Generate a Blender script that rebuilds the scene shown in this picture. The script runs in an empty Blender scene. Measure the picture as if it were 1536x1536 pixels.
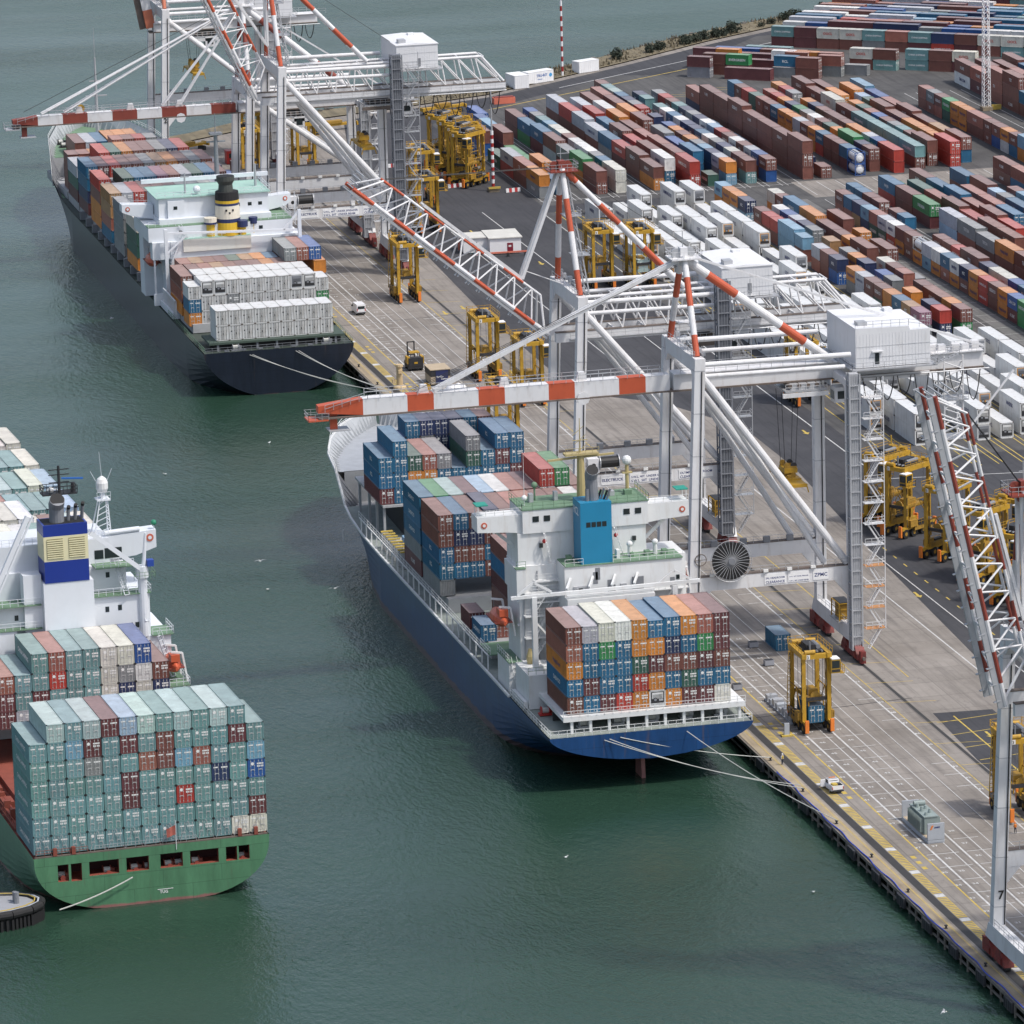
import bpy, math, random
from mathutils import Vector, Matrix
import numpy as np
R = math.radians
random.seed(7)
SC = bpy.context.scene
COL = SC.collection

# ------------------------------------------------------------ camera, light
FPX, PITCH, YAW, ROLL, CAMH = 8684.138784639978, 0.24207114, 0.23323143, -0.02729724, 251.1426569
fw = Vector((math.sin(YAW)*math.cos(PITCH), math.cos(YAW)*math.cos(PITCH), -math.sin(PITCH)))
r0 = Vector((math.cos(YAW), -math.sin(YAW), 0)); u0 = r0.cross(fw)
rt = math.cos(ROLL)*r0 + math.sin(ROLL)*u0
up = -math.sin(ROLL)*r0 + math.cos(ROLL)*u0
CAMP = Vector((0, 0, CAMH))
cd = bpy.data.cameras.new('camera'); cam = bpy.data.objects.new('camera', cd); COL.objects.link(cam)
cd.sensor_width = 36; cd.lens = FPX/1536*36; cd.clip_start = 5; cd.clip_end = 60000
mw = Matrix((rt, up, -fw)).transposed().to_4x4(); mw.translation = CAMP; cam.matrix_world = mw
SC.camera = cam

SUN = Vector((0.38, -0.36, 0.85)).normalized()
el = math.asin(SUN.z); az = math.atan2(SUN.x, SUN.y)
w = bpy.data.worlds.new('World'); SC.world = w; w.use_nodes = True
nt = w.node_tree; sky = nt.nodes.new('ShaderNodeTexSky'); sky.sky_type = 'NISHITA'; sky.sun_disc = False
sky.sun_elevation = el; sky.sun_rotation = az; sky.air_density = 1.0; sky.dust_density = 3.0; sky.ozone_density = 1.0
hs = nt.nodes.new('ShaderNodeHueSaturation'); hs.inputs['Saturation'].default_value = .78     # thin bright cloud veil: a paler sky
nt.links.new(sky.outputs[0], hs.inputs['Color']); nt.links.new(hs.outputs[0], nt.nodes['Background'].inputs[0]); nt.nodes['Background'].inputs[1].default_value = 0.15
sl = bpy.data.lights.new('sun', 'SUN'); sl.energy = 2.2; sl.angle = R(3.5); sl.color = (1, 0.955, 0.89)
so = bpy.data.objects.new('sun', sl); COL.objects.link(so); so.rotation_euler = SUN.to_track_quat('Z', 'Y').to_euler()
SC.view_settings.view_transform = 'Standard'; SC.view_settings.look = 'None'
SC.view_settings.exposure = 0.33; SC.view_settings.gamma = 1.0

# ------------------------------------------------------------ materials
def lin(r, g, b, k=1.0):
    f = lambda c: (c/255/12.92 if c < 10 else ((c/255+.055)/1.055)**2.4)*k
    return (f(r), f(g), f(b), 1)
_M = {}
def M(name, rgb, rough=.6, metal=0.0, var=.12, scale=.4, dirt=0.0, dirtcol=(.10, .05, .025), streak=1.0, bump=0.0, objspace=True):
    if name in _M: return _M[name]
    m = bpy.data.materials.new(name); m.use_nodes = True; n = m.node_tree.nodes; L = m.node_tree.links
    p = n['Principled BSDF']; p.inputs['Roughness'].default_value = rough; p.inputs['Metallic'].default_value = metal
    tc = n.new('ShaderNodeTexCoord')
    src = tc.outputs['Object']
    nz = n.new('ShaderNodeTexNoise'); nz.inputs['Scale'].default_value = scale; nz.inputs['Detail'].default_value = 6; nz.inputs['Roughness'].default_value = .65
    L.new(src, nz.inputs['Vector'])
    mr = n.new('ShaderNodeMapRange'); mr.inputs[1].default_value = .25; mr.inputs[2].default_value = .75
    mr.inputs[3].default_value = 1-var; mr.inputs[4].default_value = 1+var; L.new(nz.outputs[0], mr.inputs[0])
    mx = n.new('ShaderNodeVectorMath'); mx.operation = 'SCALE'; mx.inputs[0].default_value = rgb[:3]; L.new(mr.outputs[0], mx.inputs['Scale'])
    out = mx.outputs[0]
    if dirt > 0:
        mp = n.new('ShaderNodeMapping'); mp.inputs['Scale'].default_value = (1, 1, 1/streak); L.new(src, mp.inputs[0])
        n2 = n.new('ShaderNodeTexNoise'); n2.inputs['Scale'].default_value = .9; n2.inputs['Detail'].default_value = 8; n2.inputs['Roughness'].default_value = .7
        L.new(mp.outputs[0], n2.inputs['Vector'])
        r2 = n.new('ShaderNodeMapRange'); r2.inputs[1].default_value = .52; r2.inputs[2].default_value = .75; r2.inputs[3].default_value = 0; r2.inputs[4].default_value = dirt
        L.new(n2.outputs[0], r2.inputs[0])
        mm = n.new('ShaderNodeMix'); mm.data_type = 'RGBA'; L.new(r2.outputs[0], mm.inputs[0]); L.new(out, mm.inputs[6]); mm.inputs[7].default_value = (*dirtcol, 1)
        out = mm.outputs[2]
    L.new(out, p.inputs['Base Color'])
    if bump > 0:
        b = n.new('ShaderNodeBump'); b.inputs['Strength'].default_value = bump; L.new(nz.outputs[0], b.inputs['Height']); L.new(b.outputs[0], p.inputs['Normal'])
    _M[name] = m; return m

WHITE = M('white_crane_paint', (.66, .66, .67, 1), .5, 0, .07, .3, .42, (.33, .27, .22), 6)
WHITE2 = M('white_ship_paint', (.68, .69, .69, 1), .45, 0, .06, .3, .34, (.38, .30, .22), 6)
ORANGE = M('orange_crane_paint', (.46, .085, .035, 1), .5, 0, .10, .3, .3, (.25, .05, .03), 4)
REDBR = M('red_brown_crane_paint', (.22, .045, .03, 1), .55, 0, .12, .3, .3, (.12, .03, .02), 4)
BOGRED = M('dark_red_bogie_paint', (.17, .026, .022, 1), .6, 0, .35, 1.4, .85, (.035, .018, .014), 1)
GALV = M('galvanised_steel', (.42, .43, .45, 1), .5, .3, .12, .5)
GREY = M('grey_steel', (.20, .21, .23, 1), .55, .1, .15, .5)
DARK = M('dark_steel', (.025, .025, .028, 1), .6, 0, .3, .8)
BLACK = M('black_rubber', (.012, .012, .013, 1), .75, 0, .2, .8)
RUST = M('rusty_grimy_steel', (.13, .105, .09, 1), .75, 0, .35, .6, .6, (.10, .045, .025), 2)
YELLOW = M('machine_yellow', (.44, .255, .022, 1), .5, 0, .18, .5, .7, (.10, .055, .02), 2)
DYELLOW = M('grimy_machine_yellow', (.33, .19, .025, 1), .6, 0, .2, .6, .7, (.05, .03, .015), 2)
BOOT = M('orange_bumper', (.72, .20, .03, 1), .5, 0, .12, .8, .3, (.15, .06, .02))
GLASS = M('dark_glass', (.02, .028, .03, 1), .12, 0, .1, .5)
CABLE = M('black_cable', (.015, .015, .016, 1), .6, 0, .1, 1)
ROPE = M('pale_rope', (.50, .50, .47, 1), .8, 0, .15, 1)
GREENDK = M('green_deck_paint', (.13, .22, .14, 1), .7, 0, .2, .5, .4, (.20, .19, .16))
AQUADK = M('aqua_deck_paint', (.31, .48, .42, 1), .65, 0, .1, .4, .3, (.25, .33, .28))
REDOX = M('red_oxide_deck', (.22, .055, .035, 1), .7, 0, .2, .5, .4, (.08, .03, .02))
LIFE = M('lifeboat_orange', (.50, .10, .045, 1), .4, 0, .1, .8)
GREYDECK = M('grey_hatch_paint', (.36, .37, .38, 1), .6, 0, .12, .4, .4, (.22, .2, .18))
NAVYTX = M('navy_lettering', (.02, .035, .16, 1), .5)
BLACKTX = M('black_lettering', (.012, .012, .012, 1), .5)
WHITETX = M('white_lettering', (.75, .75, .74, 1), .5)
REDTX = M('red_lettering', (.5, .03, .02, 1), .5)
ORTX = M('orange_lettering', (.6, .18, .04, 1), .5)
REDLIGHT = M('red_paint', (.42, .03, .025, 1), .4)
TAN = M('tan_timber', (.42, .34, .24, 1), .8, 0, .15, 1.2, .3, (.2, .14, .08))

# ------------------------------------------------------------ mesh builder
SPLIT = {'railing','stairway','radar_mast','davit','hatch_cover','deck_machinery','foremast','rope_anchor','gantry_crane','hoist_rope','top_frame','deckhouse','deck_gear','deck_edge','stern_platform','top_fitting','lettering'}
class MB:
    def __init__(s): s.v = []; s.f = []; s.m = []; s.mats = []; s.prim = []
    def mi(s, mat):
        if mat not in s.mats: s.mats.append(mat)
        return s.mats.index(mat)
    def add(s, vs, fs, mat):
        o = len(s.v); s.prim.append((o, len(s.f))); s.v += [tuple(x) for x in vs]; i = s.mi(mat)
        s.f += [tuple(o+k for k in f) for f in fs]; s.m += [i]*len(fs)
    def box(s, a, b, mat):
        x0, y0, z0 = a; x1, y1, z1 = b
        s.add([(x0,y0,z0),(x1,y0,z0),(x1,y1,z0),(x0,y1,z0),(x0,y0,z1),(x1,y0,z1),(x1,y1,z1),(x0,y1,z1)],
              [(0,3,2,1),(4,5,6,7),(0,1,5,4),(1,2,6,5),(2,3,7,6),(3,0,4,7)], mat)
    def bar(s, p, q, w, h, mat, w2=None, h2=None):
        p = Vector(p); q = Vector(q); d = (q-p)
        if d.length < 1e-6: return
        d.normalize(); u = Vector((0,0,1)) if abs(d.z) < .95 else Vector((0,1,0))
        a = d.cross(u).normalized(); b = a.cross(d).normalized()
        w2 = w if w2 is None else w2; h2 = h if h2 is None else h2
        vs = [c+a*sx*ww/2+b*sz*hh/2 for c, ww, hh in ((p,w,h),(q,w2,h2)) for sx, sz in ((-1,-1),(1,-1),(1,1),(-1,1))]
        s.add(vs, [(0,1,2,3),(7,6,5,4),(0,4,5,1),(1,5,6,2),(2,6,7,3),(3,7,4,0)], mat)
    def tube(s, p, q, r, mat, r2=None, n=8, cap=True):
        p = Vector(p); q = Vector(q); d = (q-p)
        if d.length < 1e-6: return
        d.normalize(); u = Vector((0,0,1)) if abs(d.z) < .95 else Vector((1,0,0))
        a = d.cross(u).normalized(); b = a.cross(d).normalized(); r2 = r if r2 is None else r2
        vs = []
        for c, rr in ((p,r),(q,r2)):
            for k in range(n):
                t = 2*math.pi*k/n; vs.append(c+a*math.cos(t)*rr+b*math.sin(t)*rr)
        fs = [(k,(k+1)%n,n+(k+1)%n,n+k) for k in range(n)]
        fs = [tuple(reversed(f)) for f in fs]
        if cap: fs += [tuple(range(n)), tuple(range(2*n-1,n-1,-1))]
        s.add(vs, fs, mat)
    def path(s, pts, r, mat, n=5):
        for a, b in zip(pts[:-1], pts[1:]): s.tube(a, b, r, mat, n=n, cap=False)
    def striped(s, p, q, r, mats, lens, n=10, r2=None):
        p = Vector(p); q = Vector(q); T = sum(lens); t = 0
        for i, l in enumerate(lens):
            s.tube(p.lerp(q, t/T), p.lerp(q, (t+l)/T), r, mats[i % len(mats)], n=n, r2=r2); t += l
    def stripedbar(s, p, q, w, h, mats, lens):
        p = Vector(p); q = Vector(q); T = sum(lens); t = 0
        for i, l in enumerate(lens):
            s.bar(p.lerp(q, t/T), p.lerp(q, (t+l)/T), w, h, mats[i % len(mats)]); t += l
    def lathe(s, c, prof, mat, n=16, axis='z'):
        vs = []; c = Vector(c)
        for r, h in prof:
            for k in range(n):
                t = 2*math.pi*k/n; x, y = r*math.cos(t), r*math.sin(t)
                vs.append(c + (Vector((x,y,h)) if axis == 'z' else Vector((x,h,y)) if axis == 'y' else Vector((h,x,y))))
        fs = []
        for j in range(len(prof)-1):
            for k in range(n):
                f = (j*n+k, j*n+(k+1)%n, (j+1)*n+(k+1)%n, (j+1)*n+k)
                fs.append(f if axis != 'y' else tuple(reversed(f)))
        fs.append(tuple(range(n))[::-1]); fs.append(tuple(range((len(prof)-1)*n, len(prof)*n)))
        s.add(vs, fs, mat)
    def sphere(s, c, r, mat, n=12, sq=(1,1,1)):
        pr = [(max(.02, math.sin(math.pi*j/8))*r*sq[0], -math.cos(math.pi*j/8)*r*sq[2]) for j in range(9)]
        s.lathe(c, pr, mat, n)
    def prism(s, pts, z0, z1, mat, mtop=None):      # pts (x,y) counter clockwise
        n = len(pts); vs = [(x,y,z0) for x, y in pts]+[(x,y,z1) for x, y in pts]
        s.add(vs, [tuple(range(n))[::-1]]+[(k,(k+1)%n,n+(k+1)%n,n+k) for k in range(n)], mat)
        s.add([(x,y,z1) for x, y in pts], [tuple(range(n))], mtop or mat)
    def slab(s, pts, y0, y1, mat):                  # pts (x,z) outline extruded along y
        n = len(pts); vs = [(x,y0,z) for x, z in pts]+[(x,y1,z) for x, z in pts]
        s.add(vs, [tuple(range(n)), tuple(range(2*n-1,n-1,-1))]+[(k,n+k,n+(k+1)%n,(k+1)%n) for k in range(n)], mat)
    def slabx(s, pts, x0, x1, mat):                 # pts (y,z) outline extruded along x
        n = len(pts); vs = [(x0,y,z) for y, z in pts]+[(x1,y,z) for y, z in pts]
        s.add(vs, [tuple(range(n))[::-1], tuple(range(n,2*n))]+[(k,(k+1)%n,n+(k+1)%n,n+k) for k in range(n)], mat)
    def rail(s, pts, mat=None, h=1.1, step=2.0, t=.055):
        mat = mat or GALV
        for a, b in zip(pts[:-1], pts[1:]):
            a = Vector(a); b = Vector(b); L = (b-a).length; k = max(1, round(L/step))
            for i in range(k+1):
                p = a.lerp(b, i/k); s.bar(p, p+Vector((0,0,h)), t, t, mat)
            for hh in (h, h*.52): s.bar(a+Vector((0,0,hh)), b+Vector((0,0,hh)), t, t, mat)
    def stair(s, p, q, w, mat=None):                # inclined ladder with two stringers and treads
        mat = mat or WHITE2; p = Vector(p); q = Vector(q); d = q-p; side = Vector((-d.y, d.x, 0))
        side = (side.normalized() if side.length > 1e-6 else Vector((1,0,0)))*w/2
        for sg in (-1, 1):
            s.bar(p+side*sg, q+side*sg, .07, .18, mat); s.bar(p+side*sg+Vector((0,0,1)), q+side*sg+Vector((0,0,1)), .05, .05, mat)
        k = max(2, int(d.length/.7))
        for i in range(k+1):
            c = p.lerp(q, i/k); s.bar(c-side, c+side, .2, .05, mat)
    def text(s, txt, o, xd, yd, size, mat, align='L', bold=0):
        vs, fs, wd = textmesh(txt)
        o = Vector(o); xd = Vector(xd).normalized(); yd = Vector(yd).normalized()
        off = -wd*size/2 if align == 'C' else 0
        s.add([o+xd*(v[0]*size+off)+yd*v[1]*size for v in vs], fs, mat)
    def merge(s, o, mtx=None):
        for k, f in enumerate(o.f): pass
        base = len(s.v); s.v += [tuple(mtx @ Vector(v)) if mtx else v for v in o.v]
        mp = [s.mi(m) for m in o.mats]
        s.f += [tuple(base+i for i in f) for f in o.f]; s.m += [mp[i] for i in o.m]
    def mesh(s, name, smooth=False):
        me = bpy.data.meshes.new(name); me.from_pydata(s.v, [], s.f)
        for m in s.mats: me.materials.append(m)
        me.polygons.foreach_set('material_index', s.m)
        if smooth: me.polygons.foreach_set('use_smooth', [True]*len(s.f))
        me.update(); return me
    def clusters(s):                                      # pieces of this mesh that touch each other
        n = len(s.prim); bb = []
        for i, (o, fo) in enumerate(s.prim):
            e = s.prim[i+1][0] if i+1 < n else len(s.v); a = np.array(s.v[o:e]); bb.append((a.min(0)-.12, a.max(0)+.12))
        lo = np.array([b[0] for b in bb]); hi = np.array([b[1] for b in bb]); par = list(range(n))
        def find(x):
            while par[x] != x: par[x] = par[par[x]]; x = par[x]
            return x
        for i in range(n):
            t = np.nonzero(((lo[i+1:] <= hi[i]) & (hi[i+1:] >= lo[i])).all(1))[0]+i+1
            for j in t: par[find(int(j))] = find(i)
        g = {}
        for i in range(n): g.setdefault(find(i), []).append(i)
        return list(g.values())
    def part(s, idx):
        c = MB(); c.mats = s.mats
        for i in idx:
            o, fo = s.prim[i]; e, fe = s.prim[i+1] if i+1 < len(s.prim) else (len(s.v), len(s.f)); k = len(c.v)
            c.prim.append((k, len(c.f))); c.v += s.v[o:e]; c.f += [tuple(q-o+k for q in f) for f in s.f[fo:fe]]; c.m += s.m[fo:fe]
        return c
    def build(s, name, parent=None, smooth=False, **kw):
        if name in SPLIT and parent is not None:
            cl = s.clusters()
            if len(cl) > 1: return [s.part(i).build1(name, parent, smooth, **kw) for i in cl][0]
        return s.build1(name, parent, smooth, **kw)
    def build1(s, name, parent=None, smooth=False, **kw):
        o = bpy.data.objects.new(name, s.mesh(name, smooth)); COL.objects.link(o)
        if parent is not None: o.parent = parent
        tag(o, **kw); return o

_T = {}
def textmesh(txt):
    if txt not in _T:
        c = bpy.data.curves.new('lettering', 'FONT'); c.body = txt; c.size = 1; c.resolution_u = 2; c.offset = .022
        o = bpy.data.objects.new('lettering', c); COL.objects.link(o)
        dg = bpy.context.evaluated_depsgraph_get(); dg.update()
        me = bpy.data.meshes.new_from_object(o.evaluated_get(dg))
        vs = [tuple(v.co) for v in me.vertices]; fs = [tuple(p.vertices) for p in me.polygons]
        bpy.data.objects.remove(o); bpy.data.curves.remove(c); bpy.data.meshes.remove(me)
        xs = [v[0] for v in vs] or [0]; x0 = min(xs)
        _T[txt] = ([(v[0]-x0, v[1], 0) for v in vs], fs, max(xs)-x0)
    return _T[txt]

def tag(o, label=None, cat=None, group=None, kind=None):
    if label: o['label'] = label
    if cat: o['category'] = cat
    if group: o['group'] = group
    if kind: o['kind'] = kind
    return o
def empty(name, loc, rz=0, **kw):
    o = bpy.data.objects.new(name, None); COL.objects.link(o); o.location = loc; o.rotation_euler = (0,0,rz); o.empty_display_size = .5
    return tag(o, **kw)
KIDS = {}
def tree_copy(o, parent=None):
    c = o.copy(); COL.objects.link(c)
    if parent is not None: c.parent = parent
    for ch in list(o.children): tree_copy(ch, c)
    return c
# ------------------------------------------------------------ setting
WZ = -2.3
def nodes(name):
    m = bpy.data.materials.new(name); m.use_nodes = True
    return m, m.node_tree.nodes, m.node_tree.links
def water_mat():
    m, n, L = nodes('harbour_water'); p = n['Principled BSDF']
    p.inputs['IOR'].default_value = 1.333
    g = n.new('ShaderNodeNewGeometry')
    big = n.new('ShaderNodeTexNoise'); big.inputs['Scale'].default_value = .012; big.inputs['Detail'].default_value = 4
    mp0 = n.new('ShaderNodeMapping'); mp0.inputs['Rotation'].default_value = (0,0,R(18)); mp0.inputs['Scale'].default_value = (.55, 1.6, 1)
    L.new(g.outputs['Position'], mp0.inputs[0]); L.new(mp0.outputs[0], big.inputs['Vector'])
    cr = n.new('ShaderNodeValToRGB'); L.new(big.outputs[0], cr.inputs[0])
    cr.color_ramp.elements[0].position = .3; cr.color_ramp.elements[0].color = (.015, .039, .026, 1)
    cr.color_ramp.elements[1].position = .75; cr.color_ramp.elements[1].color = (.026, .060, .040, 1)
    L.new(cr.outputs[0], p.inputs['Base Color'])
    rr = n.new('ShaderNodeMapRange'); rr.inputs[1].default_value = .35; rr.inputs[2].default_value = .7; rr.inputs[3].default_value = .10; rr.inputs[4].default_value = .22
    L.new(big.outputs[0], rr.inputs[0]); L.new(rr.outputs[0], p.inputs['Roughness'])
    hs = []
    for sc, rot, st, amt in ((.42, 20, (1, .5, 1), .50), (1.25, -25, (1, .55, 1), .33), (3.0, 8, (1, .6, 1), .16)):
        mp = n.new('ShaderNodeMapping'); mp.inputs['Rotation'].default_value = (0,0,R(rot)); mp.inputs['Scale'].default_value = st
        z = n.new('ShaderNodeTexNoise'); z.inputs['Scale'].default_value = sc; z.inputs['Detail'].default_value = 3; z.inputs['Roughness'].default_value = .55
        L.new(g.outputs['Position'], mp.inputs[0]); L.new(mp.outputs[0], z.inputs['Vector'])
        a = n.new('ShaderNodeMath'); a.operation = 'MULTIPLY'; a.inputs[1].default_value = amt; L.new(z.outputs[0], a.inputs[0]); hs.append(a.outputs[0])
    s1 = n.new('ShaderNodeMath'); L.new(hs[0], s1.inputs[0]); L.new(hs[1], s1.inputs[1])
    s2 = n.new('ShaderNodeMath'); L.new(s1.outputs[0], s2.inputs[0]); L.new(hs[2], s2.inputs[1])
    gust = n.new('ShaderNodeTexNoise'); gust.inputs['Scale'].default_value = .02; gust.inputs['Detail'].default_value = 5; mpg = n.new('ShaderNodeMapping'); mpg.inputs['Rotation'].default_value = (0,0,R(12)); mpg.inputs['Scale'].default_value = (.35, 1.5, 1); L.new(g.outputs['Position'], mpg.inputs[0]); L.new(mpg.outputs[0], gust.inputs['Vector'])
    gr = n.new('ShaderNodeMapRange'); gr.inputs[1].default_value = .35; gr.inputs[2].default_value = .68; gr.inputs[3].default_value = .35; gr.inputs[4].default_value = 1.0; L.new(gust.outputs[0], gr.inputs[0])
    b = n.new('ShaderNodeBump'); L.new(gr.outputs[0], b.inputs['Strength']); b.inputs['Distance'].default_value = .62
    L.new(s2.outputs[0], b.inputs['Height']); L.new(b.outputs[0], p.inputs['Normal'])
    return m
def ground_mat(name, c1, c2, stain, sc=.06, slab=None, rough=.9):
    m, n, L = nodes(name); p = n['Principled BSDF']; p.inputs['Roughness'].default_value = rough; p.inputs['Specular IOR Level'].default_value = .3
    g = n.new('ShaderNodeNewGeometry'); P = g.outputs['Position']
    a = n.new('ShaderNodeTexNoise'); a.inputs['Scale'].default_value = sc; a.inputs['Detail'].default_value = 9; a.inputs['Roughness'].default_value = .68; L.new(P, a.inputs['Vector'])
    cr = n.new('ShaderNodeValToRGB'); cr.color_ramp.elements[0].position = .32; cr.color_ramp.elements[0].color = (*c1, 1); cr.color_ramp.elements[1].position = .68; cr.color_ramp.elements[1].color = (*c2, 1)
    L.new(a.outputs[0], cr.inputs[0]); out = cr.outputs[0]
    # tyre marks and spills: streaks along the driving direction plus round spots
    mp = n.new('ShaderNodeMapping'); mp.inputs['Scale'].default_value = (.9, .035, 1); L.new(P, mp.inputs[0])
    s = n.new('ShaderNodeTexNoise'); s.inputs['Scale'].default_value = 1; s.inputs['Detail'].default_value = 6; s.inputs['Roughness'].default_value = .7; L.new(mp.outputs[0], s.inputs['Vector'])
    r1 = n.new('ShaderNodeMapRange'); r1.inputs[1].default_value = .48; r1.inputs[2].default_value = .72; r1.inputs[4].default_value = .7; L.new(s.outputs[0], r1.inputs[0])
    k = n.new('ShaderNodeTexNoise'); k.inputs['Scale'].default_value = .5; k.inputs['Detail'].default_value = 5; k.inputs['Roughness'].default_value = .75; L.new(P, k.inputs['Vector'])
    r2 = n.new('ShaderNodeMapRange'); r2.inputs[1].default_value = .56; r2.inputs[2].default_value = .74; r2.inputs[4].default_value = .75; L.new(k.outputs[0], r2.inputs[0])
    mxx = n.new('ShaderNodeMath'); mxx.operation = 'MAXIMUM'; L.new(r1.outputs[0], mxx.inputs[0]); L.new(r2.outputs[0], mxx.inputs[1])
    mm = n.new('ShaderNodeMix'); mm.data_type = 'RGBA'; L.new(mxx.outputs[0], mm.inputs[0]); L.new(out, mm.inputs[6]); mm.inputs[7].default_value = (*stain, 1); out = mm.outputs[2]
    if slab:
        br = n.new('ShaderNodeTexBrick'); br.offset = 0; br.inputs['Scale'].default_value = 1; br.inputs['Brick Width'].default_value = slab; br.inputs['Row Height'].default_value = slab
        br.inputs['Mortar Size'].default_value = .11; br.inputs['Color1'].default_value = (1,1,1,1); br.inputs['Color2'].default_value = (.9,.9,.9,1); br.inputs['Mortar'].default_value = (.72,.72,.72,1)
        L.new(P, br.inputs['Vector']); ml = n.new('ShaderNodeMix'); ml.data_type = 'RGBA'; ml.blend_type = 'MULTIPLY'; ml.inputs[0].default_value = 1
        L.new(out, ml.inputs[6]); L.new(br.outputs[0], ml.inputs[7]); out = ml.outputs[2]
    L.new(out, p.inputs['Base Color'])
    f = n.new('ShaderNodeTexNoise'); f.inputs['Scale'].default_value = 3; f.inputs['Detail'].default_value = 4; L.new(P, f.inputs['Vector'])
    b = n.new('ShaderNodeBump'); b.inputs['Strength'].default_value = .25; b.inputs['Distance'].default_value = .05; L.new(f.outputs[0], b.inputs['Height']); L.new(b.outputs[0], p.inputs['Normal'])
    return m
WATER = water_mat()
CONC = ground_mat('quay_concrete', (.19, .17, .15), (.30, .275, .25), (.10, .09, .085), .05, 8.0)
ASPH = ground_mat('asphalt', (.040, .041, .047), (.068, .068, .074), (.025, .025, .028), .03)
YARD = ground_mat('worn_yard_asphalt', (.06, .059, .06), (.115, .112, .11), (.04, .04, .042), .06)
EDGEC = ground_mat('quay_edge_concrete', (.26, .21, .145), (.38, .32, .23), (.14, .11, .085), .12)
BANK = ground_mat('dry_grass_bank', (.12, .10, .065), (.23, .195, .13), (.07, .065, .05), .25)
ROCK = ground_mat('rock_bank', (.09, .085, .08), (.22, .21, .19), (.04, .04, .04), .7)
LINEW = M('white_road_paint', (.50, .50, .49, 1), .8, 0, .25, .8, .75, (.17, .16, .15), 1)
LINEY = M('yellow_road_paint', (.48, .35, .07, 1), .8, 0, .25, .8, .6, (.17, .15, .11), 1)
RAILM = M('dark_rail_groove', (.035, .033, .032, 1), .7, 0, .3, .5)

def sheet(name, pts, z, mat, **kw):
    b = MB(); b.add([(x, y, z) for x, y in pts], [tuple(range(len(pts)))], mat); return b.build(name, kind='structure', **kw)
sheet('water', [(-30000,-2000),(30000,-2000),(30000,60000),(-30000,60000)], WZ, WATER, label='green harbour water with fine wind ripples')
QX = 234.2
shore = [(234.2,1395),(251,1403),(263,1413.6),(276.6,1420.6),(305.7,1427.5),(331,1438.6),(349.7,1455),(376,1478),(404,1502.6),(430,1518),(460,1532),(520,1570),(800,1740),(1500,2150)]
inner = [(241,1380),(253,1388),(266,1397),(281,1403),(307,1412),(334,1423),(354,1438),(380,1458),(410,1483),(437,1502),(465,1515),(525,1553),(805,1720),(1500,2120)]
land = [(QX,560),(1500,560),(1500,2110)] + inner[::-1][1:] + [(QX,1378)]
b = MB(); b.prism([(QX,560),(1500,560)]+inner[::-1]+[(QX,1378)], -.9, 0, CONC); b.prism([(241,560),(1499,560)]+inner[::-1]+[(241,1370)], -8, -.9, DARK)
b.build('quay_apron', kind='structure', label='pale concrete quay apron along the water')
b = MB()
for (s0, s1, i0, i1) in zip(shore[:-1], shore[1:], inner[:-1], inner[1:]):
    k = 6
    for j in range(k):
        f0, f1 = j/k, (j+1)/k
        lerp = lambda A, B, t: (A[0]+(B[0]-A[0])*t, A[1]+(B[1]-A[1])*t)
        a, c = lerp(s0, s1, f0), lerp(s0, s1, f1); d, e = lerp(i0, i1, f0), lerp(i0, i1, f1)
        m0, m1 = lerp(a, d, .45), lerp(c, e, .45); h = .25+.35*math.sin(j*2.1+s0[0])
        b.add([(*a,-3.4),(*c,-3.4),(*m1,.35),(*m0,.35)], [(0,1,2,3)], ROCK)
        b.add([(*m0,.35),(*m1,.35),(*e,.25),(*d,.25)], [(0,1,2,3)], BANK)
b.build('shore_bank', kind='structure', label='rocky shore bank with dry grass on top')
b = MB(); rnd = random.Random(5)
for (s0, s1, i0, i1) in list(zip(shore[:-1], shore[1:], inner[:-1], inner[1:]))[3:11]:
    L_ = math.hypot(s1[0]-s0[0], s1[1]-s0[1])
    for k in range(int(L_*1.6)):
        t = rnd.random(); q = rnd.random()**1.3*.5; x = s0[0]+(s1[0]-s0[0])*t; y = s0[1]+(s1[1]-s0[1])*t; xi = i0[0]+(i1[0]-i0[0])*t; yi = i0[1]+(i1[1]-i0[1])*t
        px, py, pz = x+(xi-x)*q, y+(yi-y)*q, -3.2+3.5*min(1,q/.45); r = rnd.uniform(.3, .8)
        vs = [(px+r*rnd.uniform(.6,1)*sx, py+r*rnd.uniform(.6,1)*sy, pz+r*.7*sz) for sx in (-1,1) for sy in (-1,1) for sz in (-1,1)]
        b.add(vs, [(0,1,3,2),(4,6,7,5),(0,4,5,1),(2,3,7,6),(0,2,6,4),(1,5,7,3)], ROCK)
b.build('shore_rocks', kind='stuff', label='loose grey rocks lining the shore bank', cat='rocks')
b = MB()
for (s0, s1, i0, i1) in list(zip(shore[:-1], shore[1:], inner[:-1], inner[1:]))[4:11]:
    L_ = math.hypot(s1[0]-s0[0], s1[1]-s0[1])
    for k in range(int(L_*9)):
        t = rnd.random(); q = .42+.55*rnd.random(); x = s0[0]+(s1[0]-s0[0])*t; y = s0[1]+(s1[1]-s0[1])*t; xi = i0[0]+(i1[0]-i0[0])*t; yi = i0[1]+(i1[1]-i0[1])*t
        px, py = x+(xi-x)*q, y+(yi-y)*q; h = rnd.uniform(.4, 1.3)*(1 if math.sin(px*.35)+math.sin(py*.23) > -.3 else .3); an = rnd.uniform(0, 3.14); dx, dy = math.cos(an)*.35, math.sin(an)*.35
        b.add([(px-dx,py-dy,.2),(px+dx,py+dy,.2),(px+dx*.4+rnd.uniform(-.3,.3),py,.2+h)], [(0,1,2)], BANK)
b.build('dry_grass', kind='stuff', label='dry straw coloured grass along the shore', cat='grass')

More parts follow.
